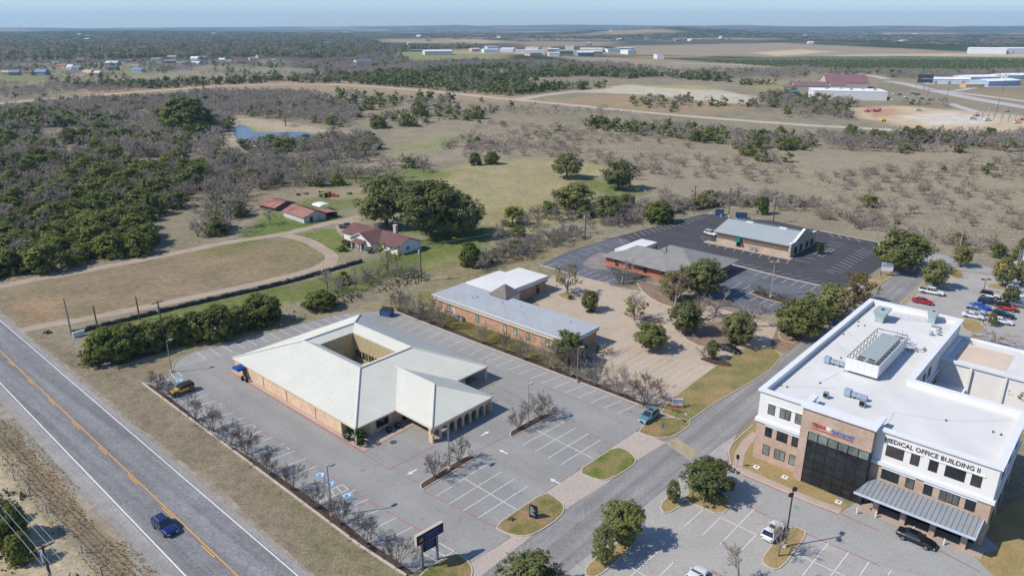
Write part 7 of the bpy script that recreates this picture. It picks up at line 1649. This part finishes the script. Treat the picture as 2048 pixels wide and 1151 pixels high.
# signs
A_ = P(845, 1135); B_ = P(874.6, 1117.3); d = (B_-A_); wS = d.length; rz = math.atan2(d.y, d.x); hS = 5.6
ps = thing('pylon_sign', 'tall two post dark blue pylon sign with faded lettering beside the mulch bed', 'sign', A_, rz)
for x in (0, wS): m_ = MB(); m_.box(x-.17, x+.17, -.14, .14, 0, hS-.2); m_.build('post', pole_grey, ps)
sb_ = plain('sign_navy', C(28, 36, 78), .5, var=.06); sb2 = plain('sign_dark_navy', C(28, 34, 58), .5); sf = plain('sign_frame', C(206, 190, 170), .6)
m_ = MB(); m_.box(-.95, wS+.95, -.36, .1, hS-1.55, hS); pan = m_.build('upper_panel', sf, ps); m_ = MB(); m_.box(-.87, wS+.87, -.39, -.362, hS-1.48, hS-.07); m_.build('sign_face', sb_, pan)
m_ = MB(); m_.box(.2, wS-.2, -.25, .25, hS-3.1, hS-1.6); lp = m_.build('lower_panel', sb2, ps)
lt = plain('faded_blue_letter', C(88, 112, 176), .5); lo = plain('sign_orange', C(190, 116, 80), .5)
for k in range(5): m_ = MB(); x = .55+k*.42; m_.box(x, x+.1, -.42, -.392, hS-1.15, hS-.4); m_.box(x+.1, x+.26, -.42, -.392, hS-.55, hS-.4); m_.build('letter_strokes', lt, pan)
m_ = MB(); m_.tube((-.25, -.392, hS-.8), (-.25, -.43, hS-.8), .34, None, 14); m_.build('round_logo', lo, pan)
for k in range(4): m_ = MB(); m_.box(.45, wS-.45-(k % 2)*.3, -.275, -.252, hS-1.95-k*.3, hS-1.85-k*.3); m_.build('text_row', lt, lp)
A_ = P(*zE(1148, 812)); ms = thing('monument_sign', 'dark blue upright sign slab with white rows of text on the grass island', 'sign', A_, UA+R(12)); m_ = MB(); m_.box(0, 1.25, -.12, .12, .1, 2.1); sl = m_.build('slab', sb2, ms); m_ = MB(); m_.box(.05, 1.2, -.2, .2, 0, .1); m_.build('base', kerbm, ms)
for k in range(6): m_ = MB(); z = 1.82-k*.24; m_.box(.16, .62+(k % 3)*.16, -.14, -.122, z, z+.055); m_.build('text_row', trim_w, sl)
m_ = MB(); m_.tube((.2, -.122, 1.98), (.2, -.145, 1.98), .07, None, 8); m_.build('round_logo', lo, sl)
ws = thing('monument_sign', 'low white and blue sign on a brick base in the grass strip by the street', 'sign', P(1354, 815), UA+R(40)); m_ = MB(); m_.box(-1.1, 1.1, -.3, .3, 0, .6); m_.build('brick_base', b_red, ws); m_ = MB(); m_.box(-.95, .95, -.14, .14, .6, 1.9); pl_ = m_.build('panel', trim_w, ws); m_ = MB(); m_.box(-.9, .9, -.16, -.142, 1.2, 1.8); m_.build('sign_face', MATS['pale_blue_steel'], pl_)
bs = thing('sign_board', 'white and pale blue board on two posts under the large street oak', 'sign', P(1772, 552), UA+R(30)); m_ = MB(); m_.box(-1.5, 1.5, -.1, .1, 1.5, 3.9); bp_ = m_.build('board', trim_w, bs); m_ = MB(); m_.box(-1.4, 1.4, -.125, -.102, 2.75, 3.8); m_.build('sign_face', MATS['pale_blue_steel'], bp_)
for x in (-1.4, 1.4): m_ = MB(); m_.box(x-.1, x+.1, .11, .31, 0, 3.7); m_.build('post', pole_wood, bs)
def post_sign(label, base_, w, h, z, m_f, rz):
    t = thing('road_sign', label, 'road sign', P(*base_), rz); m_ = MB(); m_.tube((0, 0, 0), (0, 0, z+h), .05, None, 6); m_.build('post', steel, t); m_ = MB(); m_.box(-w/2, w/2, -.09, -.055, z, z+h); m_.build('plate', m_f, t)
post_sign('blue road sign on a thin post beside the highway', (216, 761), 1.1, 1.0, 2.6, MATS['paint_blue'], HA+R(60)); post_sign('small grey sign on a post in the grass island by the blue green car', zE(1910, 345), .6, .9, 1.6, steel, UA+R(60)); post_sign('thin black sign seen edge on by the curved walk of the office', zM(435, 318), .5, .8, 1.5, dark_m, UA)
post_sign('small white sign in the planter near the pinkish bare tree', zL(742, 632), .8, .5, .9, trim_w, UA)
bb = thing('billboard', 'dark billboard on a single pole beside the far white sheds', 'billboard', P(1847, 180), R(-20)); m_ = MB(); m_.tube((0, 0, 0), (0, 0, 8), .6, None, 8); m_.build('pole', steel, bb)
for z in (7.5, 12): m_ = MB(); m_.box(-7.5, 7.5, -.4, .4, z, z+4.2); pb_ = m_.build('panel', plain('billboard_dark', C(62, 70, 84), .6) if 'billboard_dark' not in MATS else MATS['billboard_dark'], bb)
# small things on the ground
def lump(name, label, px, s, m_, cat):
    b, _, _ = psize(px, 1, 1); r_ = random.Random(sum(map(ord, label))); m2 = MB(); n = 9; V = []; 
    for k, z in enumerate((0, .35, .62, .75)):
        for i in range(n): a = 6.283*i/n; q = (1, 1.05, .75, .3)[k]*(.85+.3*math.sin(i*2.7+k)); V.append((math.cos(a)*q*s, math.sin(a)*q*s*.8, z*s))
    fs = [(k*n+i, k*n+(i+1) % n, (k+1)*n+(i+1) % n, (k+1)*n+i) for k in range(3) for i in range(n)]+[tuple(3*n+i for i in range(n))]; m2.add(V, fs); o = m2.build(name, m_); o.location = b; tag(o, label, cat)
lump('boulder', 'dark boulder beside the track entrance from the highway', zA(276, 822), .9, stone_d, 'rock'); lump('boulder', 'dark low rock on the grass island with the blue sign slab', (1023, 1039), .55, stone_d, 'rock'); lump('boulder', 'pale boulder at the foot of the tall dark lamp post', (1566, 1092), .6, kerbm, 'rock')
lump('boulder', 'small pale rock on the grass corner by the sign strip', zF(70, 228), .5, walkm, 'rock')
for i, (u, v, l_) in enumerate(((.9, 6.2, 'dark blue planter tub by the clinic wall, nearer the corner'), (.9, 8.0, 'dark blue planter tub by the clinic wall, nearer the hedge'))):
    t = thing('planter_tub', l_, 'planter', CO+UX*u+VX*v+Vector((0, 0, .1)), 0); m_ = MB(); m_.tube((0, 0, 0), (0, 0, .7), .45, .6, 10); m_.build('tub', sb2, t); m_ = MB(); m_.tube((0, 0, .6), (0, 0, .705), .5, .5, 10); m_.build('soil', mulch, t)
for i, (u, v, l_) in enumerate(((-35.9, .3, 'black bin on the walk beside the blue awning, nearer the highway'), (-34.6, .5, 'black bin beside the clinic wall, right of the awning'))):
    t = thing('waste_bin', l_, 'bin', CO+UX*u+VX*(v-1.2)+Vector((0, 0, .1)), 0); m_ = MB(); m_.tube((0, 0, 0), (0, 0, .75), .28, .34, 9); m_.build('tub', plastic, t); m_ = MB(); m_.tube((0, 0, .75), (0, 0, .85), .36, .2, 9); m_.build('lid', dark_m, t)
mh = MB(); c_ = P(*zT(1245, 990)); mh.tube((0, 0, .034), (0, 0, .045), .62, None, 18); o = mh.build('manhole_cover', plain('iron_cover', C(84, 84, 84), .8, var=.2, scale=6)); o.location = c_; tag(o, 'round dark manhole cover in the drive before the arched wing', 'manhole cover')
for i, px in enumerate((zM(585, 320), zM(802, 398), zM(1213, 588))):
    t = thing('drain_box', ['white drain box in the gold lawn, left of three', 'white drain box in the gold lawn, middle of three', 'white drain box in the gold lawn before the glass wall'][i], 'drain', P(*px), UA); m_ = MB(); m_.box(-.45, .45, -.45, .45, .05, .12); m_.build('collar', trim_w, t); m_ = MB(); m_.box(-.14, .14, -.14, .14, .12, .16); m_.build('grate', dark_m, t)
t = thing('storage_tank', 'white upright gas tank with pipework at the right edge', 'tank', P(*zL(1378, 640)), 0); m_ = MB(); m_.tube((0, 0, .6), (0, 0, 3.6), 1.0, None, 14); m_.tube((0, 0, 3.6), (0, 0, 4.0), 1.0, .4, 14); m_.build('vessel', trim_w, t); m_ = MB(); [m_.tube((math.cos(a)*.8, math.sin(a)*.8, 0), (math.cos(a)*.8, math.sin(a)*.8, .7), .1) for a in (0, 2.1, 4.2)]; m_.build('legs', steel, t)
t = thing('storage_tank', 'taller white gas tank cut by the right edge', 'tank', P(*zL(1490, 650)), 0); m_ = MB(); m_.tube((0, 0, .5), (0, 0, 6.8), 1.2, None, 14); m_.tube((0, 0, 6.8), (0, 0, 7.2), 1.2, .4, 14); m_.build('vessel', trim_w, t); m_ = MB(); [m_.tube((-1.5-k*.5, 0, 0), (-1.5-k*.5, 0, 7.5), .12) for k in range(3)]; m_.build('pipes', steel, t)
t = thing('yellow_machine', 'yellow machine behind the olive trees at the right edge', 'machine', P(*zL(1262, 650)), R(20)); m_ = MB(); m_.box(-1.2, 1.4, -1, 1, .5, 2.2); m_.build('body', PAINT['yellow'], t); m_ = MB(); m_.box(-.8, .4, -.9, .9, 2.2, 3.4); m_.build('cab', PAINT['yellow'], t)
# fences: wire on posts along the brush line and left verge
def fence(label, pix, sp=4.0, h=1.2):
    pts = [P(*p) for p in pix]; t = thing('wire_fence', label, 'fence', pts[0], 0); q = []
    for a, b in zip(pts, pts[1:]):
        n = max(1, int((b-a).length/sp)); q += [a+(b-a)*(k/n) for k in range(n)]
    q.append(pts[-1]); q = [v-pts[0] for v in q]
    for v in q[:100]: m_ = MB(); m_.tube(v, v+Vector((0, 0, h)), .06, None, 5); m_.build('post', pole_wood, t)
    m_ = MB(); [m_.path([v+Vector((0, 0, z)) for v in q[:100]], .012, 3) for z in (.5, .85, 1.15)]; m_.build('wires', steel, t)
fence('wire fence along the brush above the car parks', [(955, 556), (1010, 522), (1180, 474), (1300, 447), (1410, 424)], 5); fence('wire fence along the sandy verge at the bottom left', [(0, 930), (95, 1025), (205, 1151)], 5); fence('wooden pen fence beside the barn', [z7(330, 480), z7(480, 450), z7(640, 425)], 2.5); fence('wire fence below the juniper row', [(240, 742), (420, 690), (560, 652), (660, 620)], 5)

# ------------------------------------------------------------------ far buildings
def fcol(*c): 
    k = 'wall_%d_%d_%d' % c
    return MATS.get(k) or plain(k, C(*c), .8, var=.06, scale=.1)
def farb(name, label, cat, l_px, r_px, depth, h, wall, roof, rise=0, group=None, doors=0):
    a, b = P(*l_px), P(*r_px); za = float(terr(a.x, a.y)); a.z = b.z = 0; d = b-a; Lu = d.length; rz = math.atan2(d.y, d.x); a.z = za
    if rise > 0: t = gabled(name, label, cat, a, rz, Lu, depth, h, h+rise, fcol(*wall), fcol(*roof), .4, None, (), group)
    else:
        t = thing(name, label, cat, a, rz, group); m_ = MB(); m_.box(0, Lu, 0, depth, 0, h-.02); m_.build('wall', fcol(*wall), t); m_ = MB(); m_.box(-.2, Lu+.2, -.2, depth+.2, h-.02, h+.25); m_.build('roof', fcol(*roof), t)
    for k in range(doors): window(t, (Lu*(k+.5)/doors-1.6, 0, .1), 'u', min(3.4, Lu/doors*.7), h*.62, steel, trim_w, name='door')
    return t
wh = farb('warehouse', 'long white warehouse with flat white roof in front of the maroon roofed church', 'warehouse', (1626, 198.5), (1773, 201.5), 34, 8, (226, 222, 218), (244, 243, 240)); 
for k, (u, v) in enumerate(((.2, 20), (.42, 26), (.52, 10), (.72, 24), (.85, 12))): m_ = MB(); L_w = (P(1626, 198.5)-P(1773, 201.5)).length; m_.box(L_w*u, L_w*u+2.4, v, v+2.4, 8.26, 9.8); m_.build('rooftop_unit', steel, wh)
farb('church_building', 'big maroon roofed church hall behind the white warehouse', 'church', (1652, 176), (1736, 177), 34, 6, (198, 180, 168), (138, 102, 102), 8); farb('church_wing', 'low maroon roofed church wing left of the main hall', 'church', (1588, 180), (1655, 181), 22, 4.5, (186, 168, 158), (134, 104, 106), 4)
farb('church_porch', 'gabled church porch with maroon roof between wing and hall', 'church', (1660, 180.5), (1690, 181), 12, 5, (214, 204, 194), (138, 102, 102), 3.5); farb('house', 'small grey roofed house left of the church wing', 'house', (1566, 180), (1586, 180.4), 12, 3.5, (170, 160, 152), (136, 118, 112), 2)
t = farb('shed', 'small teal roofed shed at the left end of the white warehouse', 'shed', (1580, 192), (1596, 192), 8, 4, (80, 100, 100), (70, 130, 124), 1.5)
for l_, a, b, dp, h, w_, r_, rs, dr in [('long white metal shed with blue doors, left of the far sheds', (1857, 168), (1940, 169), 26, 6, (232, 234, 236), (246, 247, 248), 1.5, 3), ('white metal shed behind the others with a bright roof', (1940, 164), (2000, 163), 30, 6, (228, 230, 232), (246, 247, 248), 1.5, 0), ('white metal shed with blue grey front at the right', (1976, 173), (2040, 171), 26, 6, (170, 186, 204), (246, 247, 248), 1.5, 2),
    ('white shed at the right edge behind the sheds', (2015, 160), (2090, 159), 30, 6, (228, 230, 232), (246, 247, 248), 1.5, 0), ('small tan house with pale roof before the white sheds', (1931, 176), (1968, 176), 12, 4, (214, 178, 128), (206, 196, 184), 1, 2)]: farb('metal_shed' if 'house' not in l_ else 'house', l_, 'shed' if 'house' not in l_ else 'house', a, b, dp, h, w_, r_, rs, 'far white sheds' if 'house' not in l_ else None, dr)
farb('hangar', 'huge white hangar at the right edge of the far fields, left bay', 'hangar', (1938, 107.5), (2012, 108.5), 60, 13, (238, 239, 240), (246, 247, 248), 2, 'white hangars', 0); farb('hangar', 'huge white hangar at the right edge of the far fields, right bay', 'hangar', (2014, 108), (2110, 108), 60, 13, (236, 237, 238), (246, 247, 248), 2, 'white hangars', 4)
farb('metal_shed', 'large cream metal shed alone on the green far field', 'shed', (850, 110.5), (905, 110), 50, 9, (222, 212, 190), (226, 230, 232), 2.5, None, 0); farb('metal_shed', 'low grey shed left of the cream metal shed', 'shed', (820, 104), (846, 104), 20, 5, (120, 126, 130), (132, 138, 142), 1.5)
farb('house', 'white farmhouse with steep gable in the grey woodland left of centre', 'house', (714, 132), (745, 131), 16, 7, (220, 222, 224), (120, 124, 130), 4)
rg = random.Random(21)
IND = [(968, 106, 30, 'white', 'pale blue'), (1000, 104, 26, 'white', 'white'), (975, 100, 22, 'pale blue', 'white'), (1026, 99, 34, 'red', 'red'), (1050, 101, 26, 'white', 'tan'), (1030, 107.5, 60, 'white', 'pale blue'), (1096, 105, 22, 'grey', 'white'), (1060, 112.5, 24, 'tan', 'red'), (1098, 113, 20, 'white', 'pale blue'), (1120, 109.5, 26, 'grey', 'grey'),
       (1156, 113, 32, 'grey', 'white'), (1160, 104.5, 46, 'white', 'cream'), (1216, 105, 26, 'white', 'grey'), (1238, 104, 30, 'grey', 'pale blue'), (1185, 110, 20, 'tan', 'cream'), (1082, 98.5, 20, 'tan', 'tan'), (1256, 109, 16, 'white', 'white'), (1314, 118.5, 14, 'white', 'tan'), (1130, 100, 18, 'white', 'white'), (944, 103.5, 16, 'tan', 'white')]
HX = {'white': (232, 232, 230), 'pale blue': (200, 208, 216), 'red': (196, 118, 110), 'tan': (204, 180, 152), 'grey': (140, 146, 152), 'cream': (226, 218, 200), 'brown': (122, 98, 84), 'terracotta': (170, 104, 80), 'dark grey': (96, 96, 102), 'blue': (130, 146, 164), 'maroon': (120, 76, 72)}
for i, (x, y, w, wc, rc) in enumerate(IND):
    where = 'left' if x < 1040 else 'middle' if x < 1150 else 'right'; row_ = 'back row' if y < 101.5 else 'front row' if y > 107 else 'middle row'
    farb('industrial_unit', f'{wc} walled unit with {rc} roof, {row_}, {where} part of the far industrial yard', 'industrial unit', (x, y), (x+w, y+rg.uniform(-.3, .3)), rg.uniform(25, 50), rg.uniform(6, 10), HX[wc], HX[rc], rg.choice([0, 1.5, 2.5]), 'units of the far industrial yard')
HSE = [(2, 150, 20, 'cream', 'tan'), (18, 151, 26, 'grey', 'grey'), (70, 150.5, 26, 'blue', 'blue'), (104, 132, 16, 'cream', 'grey'), (112, 136, 22, 'tan', 'terracotta'), (132, 138, 14, 'pale blue', 'pale blue'), (144, 141, 18, 'grey', 'blue'), (152, 126, 22, 'tan', 'maroon'), (158, 124, 16, 'white', 'grey'), (163, 152, 22, 'cream', 'tan'), (186, 153, 16, 'tan', 'cream'), (210, 131, 30, 'grey', 'pale blue'),
       (216, 141, 22, 'grey', 'dark grey'), (264, 131, 28, 'cream', 'brown'), (262, 145, 26, 'pale blue', 'blue'), (252, 126, 16, 'brown', 'brown'), (302, 123, 24, 'cream', 'blue'), (334, 117, 24, 'cream', 'tan'), (330, 127, 26, 'brown', 'grey'), (352, 131, 20, 'white', 'grey'), (343, 141, 48, 'white', 'brown'), (381, 121, 18, 'white', 'white'), (381, 130, 20, 'white', 'pale blue'), (402, 129, 18, 'grey', 'dark grey'), (398, 118, 20, 'grey', 'grey'),
       (438, 124, 14, 'white', 'white'), (450, 127, 16, 'cream', 'grey'), (474, 128, 26, 'brown', 'maroon'), (120, 112, 14, 'grey', 'grey'), (500, 122, 16, 'tan', 'grey'), (540, 124, 16, 'white', 'grey'), (516, 116, 14, 'cream', 'brown'), (168, 134, 14, 'tan', 'brown'), (46, 152, 20, 'tan', 'brown')]
for i, (x, y, w, wc, rc) in enumerate(HSE):
    if y > 150.9: y = 150.9
    where = 'at the left edge of' if x < 60 else 'left in' if x < 170 else 'in the middle of' if x < 300 else 'right in' if x < 430 else 'at the right end of'; row_ = 'back row' if y < 123 else 'front row' if y > 138 else 'middle row'
    farb('house', f'{wc} house with {rc} roof, {row_}, {where} the far housing area', 'house', (x, y), (x+w*.8, y+rg.uniform(-.4, .4)), rg.uniform(9, 13), rg.uniform(3.4, 4.6), HX[wc], HX[rc], rg.uniform(2.2, 3.8), 'houses of the far housing area')
for i in range(34):
    x = rg.uniform(60, 2000); y = rg.uniform(66, 92); w = rg.uniform(5, 11); wc = rg.choice(['white', 'cream', 'tan', 'white', 'grey'])
    farb('house', f'tiny distant {wc} house in the far woodland '+('at the left' if x < 680 else 'in the middle' if x < 1360 else 'at the right'), 'house', (x, y), (x+w, y+rg.uniform(-.1, .1)), 25, rg.uniform(6, 9), HX[wc], HX[rg.choice(['grey', 'white', 'tan'])], 3, 'distant houses in the far woodland')
ms_ = thing('radio_mast', 'very tall lattice radio mast on the far left skyline', 'mast', Vector((-6300, 9300, float(terr(-6300, 9300)))), 0); m_ = MB(); m_.tube((0, 0, 0), (0, 0, 225), 3.0, 2.2, 4); m_.build('lattice', steel, ms_); m_ = MB()
for a in (0, 2.1, 4.2): m_.tube((math.cos(a)*90, math.sin(a)*90, 0), (0, 0, 190), .35, None, 3)
m_.build('guy_wires', steel, ms_)

# ------------------------------------------------------------------ the air
hz = MB(); R0 = 17400; hz.box(-R0, R0, -R0, R0, -90, 330); m = bpy.data.materials.new('haze'); m.use_nodes = True; nt = m.node_tree; nt.nodes.remove(nt.nodes['Principled BSDF'])
pv = nt.nodes.new('ShaderNodeVolumePrincipled'); pv.inputs['Color'].default_value = (.56, .80, 1.0, 1); pv.inputs['Density'].default_value = HAZE if 'HAZE' in globals() else 7.5e-5; pv.inputs['Anisotropy'].default_value = .1
nt.links.new(pv.outputs[0], nt.nodes['Material Output'].inputs['Volume']); o = hz.build('haze', m); o['kind'] = 'stuff'; o['label'] = 'thin blue winter haze over the distant land'; o['category'] = 'haze'
print('zmin', min(terr(np.random.uniform(-30000, 30000, 20000), np.random.uniform(0, 40000, 20000))), max(terr(np.random.uniform(-30000, 30000, 20000), np.random.uniform(0, 40000, 20000))))
